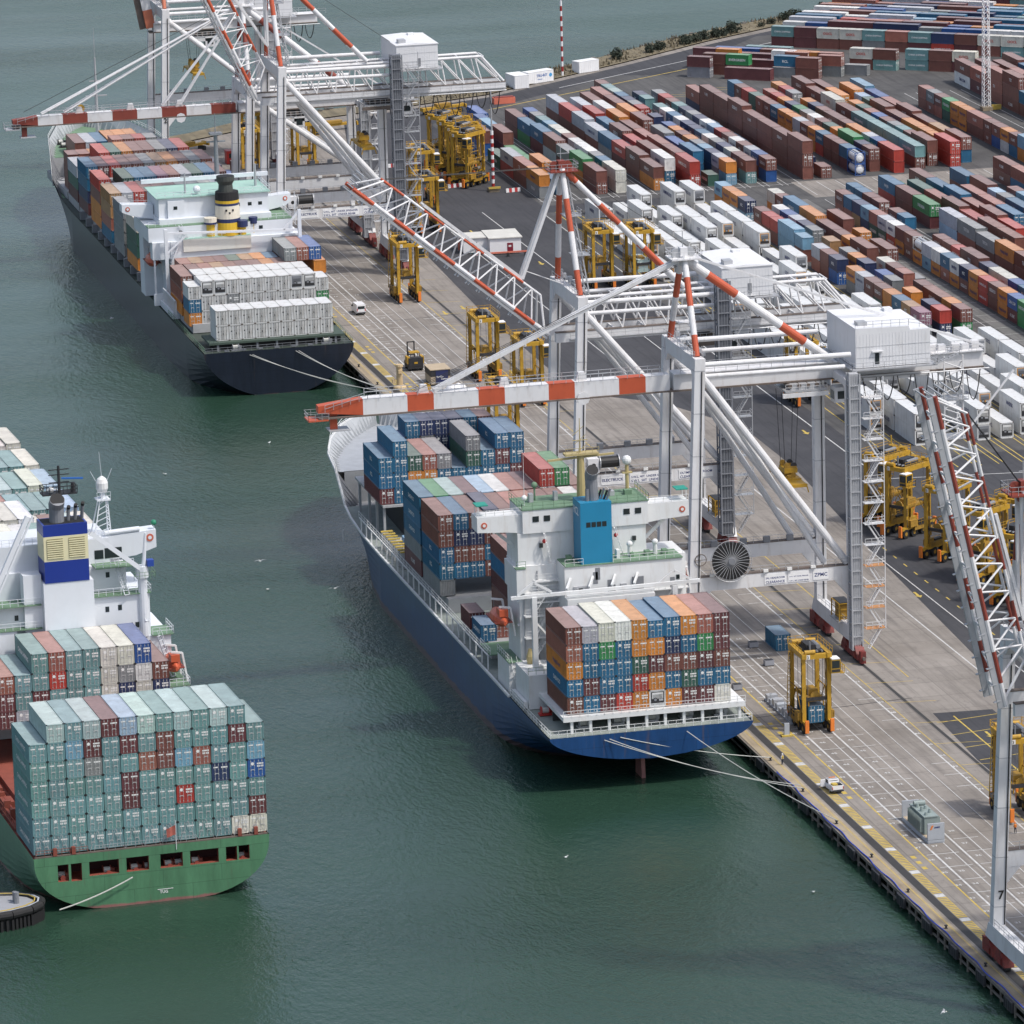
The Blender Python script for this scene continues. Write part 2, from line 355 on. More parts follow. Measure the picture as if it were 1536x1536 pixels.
asph = [(279,560),(279,770),(281,840),(282.8,860.6),(287.7,938.8),(292.9,1005.8),(293,1040),(284,1066),(270.5,1080),(270.8,1163),(273.6,1230),(277,1268),(279,1330),(292,1400)]
sheet('yard_asphalt', asph + [(307,1409),(334,1420),(354,1434.5),(380,1454.5),(410,1479),(437,1498),(465,1511),(525,1549),(805,1716),(1499,2110),(1499,560)], .004, ASPH, label='dark asphalt of the container yard')
sheet('asphalt_patch', [(266.4,838.5),(276,837.7),(276,760),(265.5,760),(264.9,811.5)], .004, ASPH, label='dark asphalt patch behind the crane rail')
sheet('stack_area', [(311.5,1272),(311.5,1387),(373,1440),(470,1400),(470,1040),(346,1040),(346,1272)], .008, YARD, label='worn asphalt under the container rows')
sheet('reefer_area', [(309,1004),(309,1264),(345.5,1264),(345.5,1039),(420,1039),(420,1004)], .0085, YARD, label='worn striped asphalt under the white refrigerated containers')
sheet('cross_stack_area', [(385,1434),(424,1486),(560,1500),(560,1400),(430,1404)], .0105, YARD, label='worn asphalt under the far container block')
sheet('cross_lane', [(373,1259),(373,1279.5),(470,1279.5),(470,1259)], .012, CONC, label='pale concrete cross lane between the container blocks')
sheet('pale_lane', [(366.5,1078),(366.5,1258),(370.6,1258),(370.6,1078)], .012, ground_mat('pale_lane_asphalt', (.13,.13,.125), (.2,.195,.19), (.06,.06,.06), .08), label='grey lane between container rows')
sheet('quay_edge', [(QX+.02,560),(QX+1.9,560),(QX+1.9,1377),(QX+.02,1377)], .004, EDGEC, label='sandy concrete strip at the edge of the quay')
sheet('crane_rail_waterside', [(236.45,560),(237.75,560),(237.75,1377),(236.45,1377)], .006, RAILM, label='dark waterside crane rail groove')
sheet('crane_rail_landside', [(264.15,560),(264.75,560),(264.75,1377),(264.15,1377)], .006, RAILM, label='dark landside crane rail groove')

HAZE = False
W = MB(); Y_ = MB(); RAILJ = []
def stripe(b, x0, x1, y0, y1, m, z=.014): b.add([(x0,y0,z),(x1,y0,z),(x1,y1,z),(x0,y1,z)], [(0,1,2,3)], m)
def dstripe(b, p, q, w, m, z=.0145):
    d = Vector((q[0]-p[0], q[1]-p[1])); d.normalize(); s = Vector((-d.y, d.x))*w/2
    b.add([(p[0]-s.x,p[1]-s.y,z),(p[0]+s.x,p[1]+s.y,z),(q[0]+s.x,q[1]+s.y,z),(q[0]-s.x,q[1]-s.y,z)], [(0,3,2,1)], m)
for x, wd in ((243.95,.30),(246.84,.16),(248.4,.28),(251.16,.16),(253.44,.12),(256.1,.12),(260.16,.26)):
    stripe(W, x-wd/2, x+wd/2, 600, 1290, LINEW)
y = 742.1-6.33*22
while y < 1290:
    stripe(W, 242.7, 247.6, y-.09, y+.09, LINEW, .0155)
    if int(y) % 3: stripe(W, 248.8, 252.6, y-.08, y+.08, LINEW, .0155)
    if int(y) % 2: stripe(W, 257.6, 261.4, y-.09, y+.09, LINEW, .0155)
    for xx in (242.75, 245.3, 249.9, 260.7):       # stencilled slot numbers
        nn = 1+int((y-602)/6.33)
        W.text(str(nn % 90+10), (xx-.6, y+3.6, .017), (1,0,0), (0,1,0), 1.0, LINEW)
    y += 6.33
stripe(Y_, 242.05, 242.3, 600, 1290, LINEY); stripe(Y_, 235.55, 235.68, 600, 1290, LINEY, .0165)
stripe(Y_, 261.35, 261.5, 640, 1290, LINEY); stripe(Y_, 269.1, 269.28, 860, 990, LINEY)
y = 748.6-11.6*12
while y < 1290:                                            # ladder walkway with white plates
    stripe(W, 237.9, 239.3, y-.75, y+.75, LINEW, .0165)
    stripe(Y_, 237.9, 238.0, y+.8, y+10.8, LINEY, .0165); stripe(Y_, 239.2, 239.3, y+.8, y+10.8, LINEY, .0165)
    for k in range(13): stripe(Y_, 238.0, 239.2, y+1.1+k*.76, y+1.5+k*.76, LINEY, .0165)
    y += 11.6
for yy in range(650, 1290, 37):
    for k in range(3): stripe(Y_, 240.2, 240.9, yy+k*2.7, yy+k*2.7+1.3, LINEY)
y = 700
while y < 1290:
    if not 995 < y < 1060: dstripe(Y_, (261.4, y), (269.2, y-1), .14, LINEY)
    y += 12.2
stripe(W, 281.0, 281.25, 700, 992, LINEW); stripe(W, 287.6, 287.8, 700, 942, LINEW); stripe(W, 305.4, 305.65, 1000, 1175, LINEW)
stripe(W, 284.5, 284.7, 1075, 1250, LINEW); stripe(W, 296.5, 296.7, 1085, 1270, LINEW); stripe(W, 309.3, 309.5, 1180, 1265, LINEW)
dstripe(W, (305, 991), (345, 985), .3, LINEW); dstripe(Y_, (312, 1178), (345.7, 1262), .25, LINEY)
for yy in range(820, 945, 6): stripe(Y_, 290.3, 290.55, yy, yy+2, LINEY)
for k in range(5): dstripe(Y_, (265.3, 833-7.2*k), (276, 835-7.2*k), .2, LINEY)
stripe(Y_, 268.9, 269.15, 780, 836, LINEY)
def arrow(x, y, s, m, b):
    b.add([(x-.22,y,.018),(x+.22,y,.018),(x+.22,y+s*2.4,.018),(x-.22,y+s*2.4,.018)], [(0,1,2,3)] if s > 0 else [(3,2,1,0)], m)
    b.add([(x-.7,y+s*2.4,.018),(x+.7,y+s*2.4,.018),(x,y+s*3.9,.018)], [(0,1,2)] if s > 0 else [(2,1,0)], m)
for x, yy in ((286.3,911),(271,826),(262.8,1105),(262.4,1074),(263.2,1166),(303,1034),(268,1170),(295,1210),(289,1250),(276,1290),(299,1106)): arrow(x, yy, -1, LINEY, Y_)
for xx in [312.3+4.55*k for k in range(8)]:
    stripe(Y_, xx, xx+.22, 995, 1264, LINEY); stripe(Y_, xx+3.4, xx+3.6, 995, 1264, LINEY, .0147)
for xx in [312.6+4.52*k for k in range(14)]:
    stripe(W, xx, xx+.14, 1276, 1384, LINEW); stripe(W, xx+3.2, xx+3.34, 1276, 1384, LINEW, .0147)
for yy in (1277.5,): stripe(W, 312, 373, yy, yy+.2, LINEW, .0155)
for xx in [346.9+4.55*k for k in range(26)]:
    if not 366 < xx < 371: stripe(W, xx, xx+.16, 1046, 1256, LINEW)
    if xx > 370: stripe(W, xx+.02, xx+.18, 1262, 1278, LINEW, .0152)
for k in range(30): stripe(W, 363.5, 371, 1050+k*6.5, 1050.15+k*6.5, LINEW, .0155)
for xx in range(434, 450, 3): stripe(W, xx, xx+.16, 1300, 1385, LINEW)
dstripe(W, (354.5,1427), (470,1505), .35, LINEW); dstripe(Y_, (330,1402), (470,1492), .4, LINEY)
for k in range(9): dstripe(Y_, (365+k*3.4, 1400+k*1.5), (371+k*3.4, 1397+k*1.5), .18, LINEY)
for yy in (846,1010,1160): RAILJ.append(yy)
W.build('white_markings', kind='structure', label='white slot lines and numbers painted on the quay and yard')
jb = MB()
for yy in RAILJ: dstripe(jb, (238, yy-1), (266, yy+2), .28, RAILM, .0125)
jb.build('expansion_joint', kind='structure', label='dark expansion joints across the quay')
Y_.build('yellow_markings', kind='structure', label='yellow lines, arrows and ladder walkway painted on the quay')

# ---- wharf front: fascia, piles, hose
PILE = M('weathered_pile', (.17, .15, .13, 1), .85, 0, .25, .8, .6, (.05, .045, .035), 3)
FEND = M('fender_rubber', (.035, .036, .042, 1), .6, 0, .3, .6, .5, (.12, .11, .10), 2)
wf = MB(); wf.box((QX-.35,560,-.55), (QX,1377,-.06), PILE); wf.box((QX-.28,560,-1.75), (QX-.02,1377,-1.55), PILE)
wharf = wf.build('wharf_front', kind='structure', label='weathered piled front of the concrete wharf')
pm = MB(); pm.tube((0,0,-7), (0,0,-.56), .2, PILE, n=7)
pmesh = pm.mesh('pile')
y = 640; i = 0
while y < 1130:
    if not (831 < y < 985):
        o = bpy.data.objects.new('pile', pmesh); COL.objects.link(o); o.location = (QX-.22+.12*(i % 3), y, 0); o.parent = wharf; i += 1
    y += 3.4 if i < 65 else 5.2
fm = MB(); fm.box((-.75,-1.7,-1.7), (-.36,1.7,-.25), FEND)
for k in (-1.2,-.4,.4,1.2): fm.box((-.82,k-.06,-1.6), (-.751,k+.06,-.35), DARK)
fmesh = fm.mesh('fender_panel'); y = 655
while y < 1120:
    if not (828 < y < 990):
        o = bpy.data.objects.new('fender_panel', fmesh); COL.objects.link(o); o.location = (QX,y,0)
        tag(o, 'dark rubber fender panel hanging on the piled wharf front', 'fender', 'fender panels along the wharf front')
    y += 12.0
bm_ = MB(); bm_.lathe((0,0,0), [(.26,0),(.26,.06),(.15,.1),(.14,.32),(.26,.4),(.27,.48),(.15,.54)], DARK, 10)
bmesh_ = bm_.mesh('bollard'); y = 664
while y < 1376:
    if not (840 < y < 985 or 1125 < y < 1330):
        o = bpy.data.objects.new('bollard', bmesh_); COL.objects.link(o); o.location = (QX+.65,y,.004)
        tag(o, 'small black mooring bollard on the quay edge', 'bollard', 'mooring bollards along the quay edge')
    y += 17.5
hose = MB(); pts = []
for k in range(0, 176): yy = 640+k; pts.append((QX-.1+.22*math.sin(yy*.5)*abs(math.sin(yy*.13)), yy, 0.10+.02*math.sin(yy)))
hose.path(pts, .085, M('blue_hose', (.02,.06,.45,1), .5), 5)
hose.build('hose', label='long blue hose lying along the edge of the quay', cat='hose')
# ------------------------------------------------------------ containers
CW, CH, CHH, L20, L40 = 2.55, 2.71, 3.03, 6.33, 12.74
PAL = dict(b=('rust brown',(.165,.062,.048)), m=('dark maroon',(.115,.036,.040)), s=('reddish brown',(.29,.105,.075)), r=('bright red',(.38,.045,.032)),
 o=('orange',(.53,.20,.036)), u=('blue',(.020,.122,.228)), n=('navy blue',(.020,.034,.095)), l=('light blue',(.16,.31,.43)), t=('teal',(.135,.262,.268)),
 g=('green',(.035,.22,.075)), d=('dark green',(.035,.10,.075)), w=('white',(.66,.66,.645)), h=('light grey',(.40,.42,.46)), k=('grey',(.21,.22,.225)),
 c=('cream white',(.56,.55,.49)), p=('dusty pink purple',(.27,.115,.17)), y=('tan',(.34,.19,.085)), e=('strong blue',(.020,.085,.27)), f=('pale teal',(.34,.455,.44)), a=('pale blue',(.30,.43,.56)))
def paint_mat(name, attr):
    m, n, L = nodes(name); p = n['Principled BSDF']; p.inputs['Roughness'].default_value = .52
    if attr: a = n.new('ShaderNodeAttribute'); a.attribute_name = 'col'; col = a.outputs['Color']; vec = n.new('ShaderNodeNewGeometry').outputs['Position']
    else:
        oi = n.new('ShaderNodeObjectInfo'); col = oi.outputs['Color']; tc = n.new('ShaderNodeTexCoord')
        sc = n.new('ShaderNodeVectorMath'); sc.operation = 'SCALE'; sc.inputs['Scale'].default_value = 1; L.new(tc.outputs['Object'], sc.inputs[0])
        cb = n.new('ShaderNodeCombineXYZ'); mu = n.new('ShaderNodeMath'); mu.operation = 'MULTIPLY'; mu.inputs[1].default_value = 300; L.new(oi.outputs['Random'], mu.inputs[0]); L.new(mu.outputs[0], cb.inputs[0]); L.new(mu.outputs[0], cb.inputs[1])
        ad = n.new('ShaderNodeVectorMath'); L.new(sc.outputs[0], ad.inputs[0]); L.new(cb.outputs[0], ad.inputs[1]); vec = ad.outputs[0]
    # sun-bleached, dusty roof sheets
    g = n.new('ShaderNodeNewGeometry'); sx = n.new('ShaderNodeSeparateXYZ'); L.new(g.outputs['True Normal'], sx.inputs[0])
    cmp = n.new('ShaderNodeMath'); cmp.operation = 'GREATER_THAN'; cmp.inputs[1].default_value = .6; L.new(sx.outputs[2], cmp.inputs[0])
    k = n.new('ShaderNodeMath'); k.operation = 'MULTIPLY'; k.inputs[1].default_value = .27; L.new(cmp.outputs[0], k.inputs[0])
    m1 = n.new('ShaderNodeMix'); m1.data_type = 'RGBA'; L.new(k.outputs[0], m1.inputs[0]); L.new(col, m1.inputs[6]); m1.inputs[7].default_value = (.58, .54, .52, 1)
    z = n.new('ShaderNodeTexNoise'); z.inputs['Scale'].default_value = .55; z.inputs['Detail'].default_value = 6; z.inputs['Roughness'].default_value = .7; L.new(vec, z.inputs['Vector'])
    mr = n.new('ShaderNodeMapRange'); mr.inputs[1].default_value = .3; mr.inputs[2].default_value = .7; mr.inputs[3].default_value = .80; mr.inputs[4].default_value = 1.15; L.new(z.outputs[0], mr.inputs[0])
    sv = n.new('ShaderNodeVectorMath'); sv.operation = 'SCALE'; L.new(m1.outputs[2], sv.inputs[0]); L.new(mr.outputs[0], sv.inputs['Scale'])
    mp = n.new('ShaderNodeMapping'); mp.inputs['Scale'].default_value = (1.6, 1.6, .5); L.new(vec, mp.inputs[0])
    z2 = n.new('ShaderNodeTexNoise'); z2.inputs['Scale'].default_value = 1; z2.inputs['Detail'].default_value = 7; z2.inputs['Roughness'].default_value = .75; L.new(mp.outputs[0], z2.inputs['Vector'])
    r2 = n.new('ShaderNodeMapRange'); r2.inputs[1].default_value = .56; r2.inputs[2].default_value = .78; r2.inputs[4].default_value = .75; L.new(z2.outputs[0], r2.inputs[0])
    m2 = n.new('ShaderNodeMix'); m2.data_type = 'RGBA'; L.new(r2.outputs[0], m2.inputs[0]); L.new(sv.outputs[0], m2.inputs[6]); m2.inputs[7].default_value = (.13, .075, .05, 1)
    L.new(m2.outputs[2], p.inputs['Base Color']); return m
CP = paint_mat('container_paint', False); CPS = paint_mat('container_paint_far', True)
ROD = M('door_rod_steel', (.50, .50, .49, 1), .5, .2, .1, 1)
STICK = M('white_door_marking', (.70, .70, .68, 1), .6)
REEF = M('white_reefer_panel', (.62, .625, .62, 1), .45, 0, .10, .5, .5, (.30, .24, .17), 4)

def cbody(L, H, front, paint=None, corr=True):      # x 0..CW, y 0..L, z 0..H
    paint = paint or CP; b = MB(); e = .09
    for x in (0, CW-.14):
        for y in (0, L-.14): b.box((x,y,0), (x+.14,y+.14,H), paint)
    for x in (0, CW-.12):
        b.box((x,.14,0), (x+.12,L-.14,.16), paint); b.box((x,.14,H-.12), (x+.12,L-.14,H), paint)
    for y in (0, L-.12):
        b.box((.14,y,0), (CW-.14,y+.12,.16), paint); b.box((.14,y,H-.14), (CW-.14,y+.12,H), paint)
    for x in (-.012, CW-.17):                         # corner castings
        for y in (-.012, L-.17):
            for z in (-.0, H-.13): b.box((x,y,z), (x+.182,y+.182,z+.142), DARK)
    if corr:
        n = int((L-.28)/.30); st = (L-.28)/n
        for xo, xi, s in ((.035,.085,1), (CW-.035,CW-.085,-1)):
            ys = []; 
            for k in range(n):
                y = .14+k*st; ys += [(xo,y),(xo,y+st*.30),(xi,y+st*.45),(xi,y+st*.80)]
            ys.append((xo,L-.14)); vs = [(x,y,.16) for x, y in ys]+[(x,y,H-.12) for x, y in ys]; q = len(ys)
            fs = [(k+1,k,q+k,q+k+1) if s > 0 else (k,k+1,q+k+1,q+k) for k in range(q-1)]; b.add(vs, fs, paint)
        n = int((L-.24)/.55); st = (L-.24)/n; ys = []
        for k in range(n):
            y = .12+k*st; ys += [(y,H-.02),(y+st*.35,H-.02),(y+st*.5,H-.055),(y+st*.85,H-.055)]
        ys.append((L-.12,H-.02)); q = len(ys); vs = [(.12,y,z) for y, z in ys]+[(CW-.12,y,z) for y, z in ys]
        b.add(vs, [(k+1,k,q+k,q+k+1) for k in range(q-1)], paint)
    else:
        b.box((.05,.1,.1), (CW-.05,L-.1,H-.03), paint)
    for y, s in ((.06,1),(L-.06,-1)):
        if s > 0 and front != 'plain': continue
        xs = []; n = 8; st = (CW-.28)/n
        for k in range(n):
            x = .14+k*st; xs += [(x,y),(x+st*.3,y),(x+st*.45,y+.05*s),(x+st*.8,y+.05*s)]
        xs.append((CW-.14,y)); q = len(xs); vs = [(x,yy,.16) for x, yy in xs]+[(x,yy,H-.14) for x, yy in xs]
        b.add(vs, [(k,k+1,q+k+1,q+k) if s > 0 else (k+1,k,q+k,q+k+1) for k in range(q-1)], paint)
    return b
def cdoor(H, side, var):                              # one leaf, hinged side -1 left / 1 right
    b = MB(); w = CW/2-.15; x0 = .145 if side < 0 else CW/2+.005; x1 = x0+w
    b.box((x0,.045,.165), (x1,.09,H-.145), CP)
    for k in range(4):
        z = .34+k*(H-.62)/4; b.box((x0+.06,.022,z), (x1-.06,.044,z+(H-.62)/4-.16), CP)
    for f in (.28,.74):
        x = x0+w*f; b.tube((x,.0,.08), (x,.0,H-.06), .028, ROD, n=5)
        for z in (.3,H*.36,H*.62,H-.34): b.box((x-.07,-.012,z), (x+.07,.021,z+.09), ROD)
    b.box((x0+w*.28,-.03,H*.40), (x0+w*.74,-.012,H*.44), ROD)
    if side > 0:
        b.box((x0+.08,.012,H*.70), (x1-.08,.0215,H*.78), STICK)
        if var: b.box((x0+.10,.012,H*.55), (x0+.5,.0215,H*.65), STICK); b.box((x0+.62,.012,H*.55), (x1-.1,.0215,H*.65), STICK)
    else:
        if var: b.lathe((x0+w*.5,.018,H*.74), [(.24,-.006),(.24,.003)], STICK, 10, 'y')
        else: b.box((x0+.1,.012,H*.72), (x0+.75,.0215,H*.79), STICK)
    return b
MESH = {}
def cm(L, H, front):
    k = (L, H, front)
    if k not in MESH: MESH[k] = cbody(L, H, front).mesh('container_body')
    return MESH[k]
for H in (CH, CHH):
    for s in (-1, 1):
        for v in (0, 1): MESH[('door',H,s,v)] = cdoor(H, s, v).mesh('door')
SEAM = M('grimy_door_seam', (.20,.19,.17,1), .7, 0, .3, 1)
def rbody(L, H):
    b = MB(); b.box((.02,.06,.12), (CW-.02,L-.06,H-.02), REEF)
    for x in (0, CW-.13):
        for y in (0, L-.13): b.box((x,y,0), (x+.13,y+.13,H), REEF)
        b.box((x,.13,0), (x+.13,L-.13,.15), REEF); b.box((x,.13,H-.08), (x+.13,L-.13,H), REEF)
    for y in (0, L-.1): b.box((.13,y,0), (CW-.13,y+.1,.15), REEF); b.box((.13,y,H-.1), (CW-.13,y+.1,H), REEF)
    for x in (-.012, CW-.16):
        for y in (-.012, L-.16):
            for z in (0, H-.13): b.box((x,y,z), (x+.172,y+.172,z+.142), RUST)
    return b
def runit(mat, H):
    b = MB(); b.box((.25,-.0,.5), (CW-.25,.058,H-.3), mat)
    b.box((.4,-.03,H*.50), (CW-.4,-.001,H-.42), GREY if mat is not DARK else REEF)
    b.box((.32,-.06,.55), (CW-.32,-.001,H*.36), DARK); b.lathe((CW*.36,-.07,H*.44), [(.34,0),(.34,.07)], DARK, 12, 'y'); b.lathe((CW*.36,-.085,H*.44), [(.22,0),(.22,.02)], GREY, 12, 'y')
    b.box((CW*.58,-.07,H*.36), (CW-.42,-.001,H*.47), GALV)
    for k in range(4): b.box((.5,-.045,H*.53+k*.16), (CW-.5,-.031,H*.53+k*.16+.06), DARK)
    return b
for H in (CH, CHH):
    for L in (L20, L40): MESH[('reef',L,H)] = rbody(L, H).mesh('reefer_body')
    MESH[('unit',H,0)] = runit(DARK, H).mesh('refrigeration_unit'); MESH[('unit',H,1)] = runit(M('orange_unit_panel', (.55,.25,.03,1), .5), H).mesh('refrigeration_unit'); MESH[('unit',H,2)] = runit(GREY, H).mesh('refrigeration_unit')
    b = MB()
    for k in range(7): b.box((.3+k*.29,.03,.2), (.3+k*.29+.16,.058,H-.2), REEF); b.box((.26+k*.29,.04,.2), (.3+k*.29,.059,H-.2), SEAM)
    b.box((CW/2-.04,.02,.15),(CW/2+.04,.05,H-.12), SEAM); b.box((.14,.02,H-.17),(CW-.14,.05,H-.11), SEAM); b.box((.14,.02,.13),(CW-.14,.05,.2), SEAM)
    for x in (.5,1.05,1.5,2.05):
        b.tube((x,.0,.1), (x,.0,H-.08), .03, GREY, n=5)
        for z in (.3,H*.37,H*.63,H-.36): b.box((x-.09,-.012,z), (x+.09,.029,z+.1), SEAM)
    b.box((.3,.012,H*.55), (.6,.03,H*.63), DARK); b.box((1.3,.012,H*.4), (1.42,.03,H*.5), DARK)
    MESH[('rdoor',H)] = b.mesh('door')

WORDS = dict(u=['RCL','RCL','DAEWOO','HANJIN'], t=['CHINA SHIPPING','CHINA SHIPPING'], g=['EVERGREEN'], o=['Hapag-Lloyd'], r=['HAMBURG SUD','HAMBURG SUD'], m=['K LINE','TEX'], w=['MAERSK','CMA CGM'], h=['MAERSK','HAMBURG SUD'],
             n=['MOL','MSC'], l=['P&O','MAERSK'], k=['TRITON'], c=['OOCL'], e=['CMA CGM'], d=['EVERGREEN'], p=['ONE'], y=['MSC'], b=['TEX','K LINE','GESEACO'], s=['TEX','K LINE'])
def letter_mesh(b, word, L, H, mat, bigface=-1):
    n = len(word); sz = min(H*.34, (L*.72)/max(1, textmesh(word)[2])); wd = textmesh(word)[2]*sz
    b.text(word, (-.02, L*.5+wd*.5, H*.5-sz*.35), (0,-1,0), (0,0,1), sz, mat)
def lettercol(k): return REDTX if k in 'cf' else (NAVYTX if k in 'whola' and k != 'o' or k == 'o' else WHITETX)
CONT = []
WN = ['zero','one','two','three','four','five','six','seven','eight','nine','ten','eleven','twelve','thirteen','fourteen','fifteen','sixteen','seventeen','eighteen','nineteen','twenty','twenty one','twenty two','twenty three','twenty four','twenty five','twenty six','twenty seven','twenty eight','twenty nine','thirty']
ON = ['nearest','second','third','fourth','fifth','sixth','seventh','eighth','ninth','tenth','eleventh','twelfth','thirteenth','fourteenth','fifteenth','sixteenth','seventeenth','eighteenth','nineteenth','twentieth','twenty first','twenty second','twenty third','twenty fourth','twenty fifth','twenty sixth','twenty seventh','twenty eighth','twenty ninth','thirtieth']
def cont(x, y, z, L, k, place, grp, H=CH, top=True, front=True, left=False, kind='dry', ang=0.0, word=None, fr=None):
    CONT.append(dict(x=x, y=y, z=z, L=L, k=k, place=place, grp=grp, H=H, top=top, front=front, left=left, kind=kind, ang=ang, word=word, fr=fr))
def bay(X0, Y0, Z0, cols, L, where, grp, ang=0.0, piv=None, pitch=2.585, fmin=0, kinds=None, gapL=False, lw=None, c0=0):
    for c, st in enumerate(cols):
        z = Z0; q = st.replace('.', '')
        hidden = len(st)-len(q)
        z += hidden*(CH+.04)
        prev = cols[c-1] if c else ''
        for t, ch in enumerate(q):
            tier = t+hidden; last = t == len(q)-1; hc = ch.isupper(); k = ch.lower(); H = CHH if hc else CH
            x, y = X0+c*pitch, Y0
            if piv: v = Matrix.Rotation(ang, 3, 'Z') @ Vector((x-piv[0], y-piv[1], 0)); x, y = v.x+piv[0], v.y+piv[1]
            kd = 'dry'
            if kinds: kd = kinds(c, tier, last, k)
            lf = c == 0 or len(prev) <= tier
            cont(x, y, z, L, k, f'column {WN[c+1+c0]} from left, tier {WN[tier+1]}, {where}', grp, H, last, tier >= fmin, lf, kd, ang, (lw or {}).get((c,tier)))
            z += H+.04
# ---- blue ship
BG = 'containers stacked on the blue ship'; NG = 'containers stacked on the dark navy ship'; GG = 'containers stacked on the green ship'
bay(203.6, 824, 9.45, ['buosb','umuuh','muugC','ruuuW','ordoO','womou','oubnU','mdbuO','mumgS','cubmM'], L40, 'stern stack of blue ship', BG, kinds=lambda c,t,l,k: 'unit' if (c,t) == (5,0) else 'dry', lw={(0,1):'DAEWOO',(0,2):'Hapag-Lloyd'})
cont(201.2, 870.5, 9.3, L20, 'u', 'low beside the orange lifeboat of the blue ship', BG, left=True, word='DAEWOO'); cont(201.2, 878.5, 9.3, L20, 'm', 'low, ahead of the low blue one on blue ship', BG, left=True)
cont(203.8, 872, 9.3, L20, 's', 'low, inboard of the low blue one on blue ship', BG)
bay(206.4, 872, 9.45, ['bbmub','bubun','mubbu','ubumb','bbusb','muubb','bmuuu','bbmum'], L40, 'stack ahead of blue ship bridge', BG, fmin=2, c0=2)
bay(201.3, 900, 9.45, ['kuubb','kubnu','kubnb','mbubN','mbubb','mbuus','ubbus','bmbub','mbubb','uubbw','mbbub'], L40, 'middle stack of blue ship', BG, fmin=1, lw={(0,1):'RCL',(0,2):'RCL'})
bay(201.2, 913.4, 9.45, ['mkuuu','ubbbg','ubbbf','bubum','ubbba','mbbuw','bbbus','bmbbm','ubbubR','bbmmuG','ubbmb'], L40, 'bay ahead of blue ship middle stack', BG, fmin=5, lw={(0,0):'K LINE',(0,2):'DAEWOO',(0,3):'DAEWOO',(0,4):'DAEWOO'})
bay(202.2, 949.5, 13.4, ['muu','uuuu','uod','uos','nuk','uu','uudk','uuu','mumu','mmuu'], L40, 'forward stack of blue ship', BG, lw={(0,1):'RCL',(0,2):'RCL',(8,3):'RCL'})
bay(205.0, 963.5, 13.4, ['uu','uue','uuuu','uukn','uunn','ueun','uuuu','mmbb'], L20, 'foremost stack of blue ship', BG, fmin=1)
# ---- navy ship
bay(205.0, 1114, 8.6, ['CC','CC','CK','CC','CK','CC','CC','CC','CC'], L20, 'white stern block of navy ship', NG, kinds=lambda c,t,l,k: 'rdoor', pitch=2.66)
RK = lambda c,t,l,k: ('unit' if l and c in (1,2,8,9) else 'rdoor') if k in 'wc' else 'dry'
bay(202.8, 1131.5, 8.2, ['ouc']+['CCC','CCC','CKC','CCC','CCC','CCC','CCW','CCC','CCC']+['ggc'], L20, 'tall white block of navy ship', NG, kinds=RK, pitch=2.64)
bay(205.4, 1138.3, 8.2, ['CCC','CCW','CCC','CCC','CCC','CCC','CCC','CCC','CCC'], L20, 'far row of white block, navy ship', NG, kinds=lambda c,t,l,k: 'rdoor', pitch=2.64, fmin=9, c0=1)
bay(202.8, 1139.5, 8.8, ['osb'], L40, 'edge stack by white block, navy ship', NG)
bay(205.6, 1145.8, 8.8, ['bbb','bbs','bby','bbb','bbm','bbb','bbo','bbb'], L20, 'brown row aft of navy ship house', NG, fmin=2, c0=1)
bay(205.0, 1152.4, 8.8, ['bbs','bby','bbb','bbm','bbd','bby','bbo','bbu'], L20, 'far brown row, navy ship', NG, fmin=9, c0=1)
bay(225.9, 1147, 8.8, ['bbbk','bmbs','bbue','bbo'][:3], L40, 'high end of brown row, navy ship', NG, fmin=3, c0=8); cont(231.8, 1146, 14.3, L40, 'o', 'outermost by the quay, brown row of navy ship', NG, front=False)
NB = [(202.4,1188.4,['oddc','mbbs','bmbb','nok','bon','bou','bbo','booo','bbko','bbkk','bbkc']), (202.4,1204.4,['kkkk','bnu','bbu','bbk','bbyo','bbkk','bbkk','bbwc','bbwc','bbbs','bbww']),
      (202.4,1220.6,['usyy','bbbh','bbbr','bbbb','bbmb','bbbm','bbkk','bbbk','bbwc','bbbw','bbuw']), (203.0,1237.6,['oobr','bbm','bbbd','bbbu','bbbu','bbbp','bbms','bbmh','bbbd','bbbu','bbbb']),
      (203.0,1254.2,['mnuu','bbmm','bbbr','bbbb','bbmb','bbbk','bbby','bbbo','bbbb','bbbk','bbbs']), (203.4,1270.5,['mdh','bbb','bbbr','bbbd','bbbo','bbbb','bbmb','bbbk','bbbn','bbbr']),
      (204.0,1286.0,['bbb','bbs','bbo','bbb','bbss','bbsb','bbbr','bbbk','bbo']), (208.0,1300.5,['bbb','bbh','bbu','bbO','bbO','bbO'])]
for i, (x, y, cs) in enumerate(NB): bay(x, y, 8.8, cs, L40 if i != 6 else L20, f'{ON[i]} bay ahead of navy ship house', NG, fmin=3)
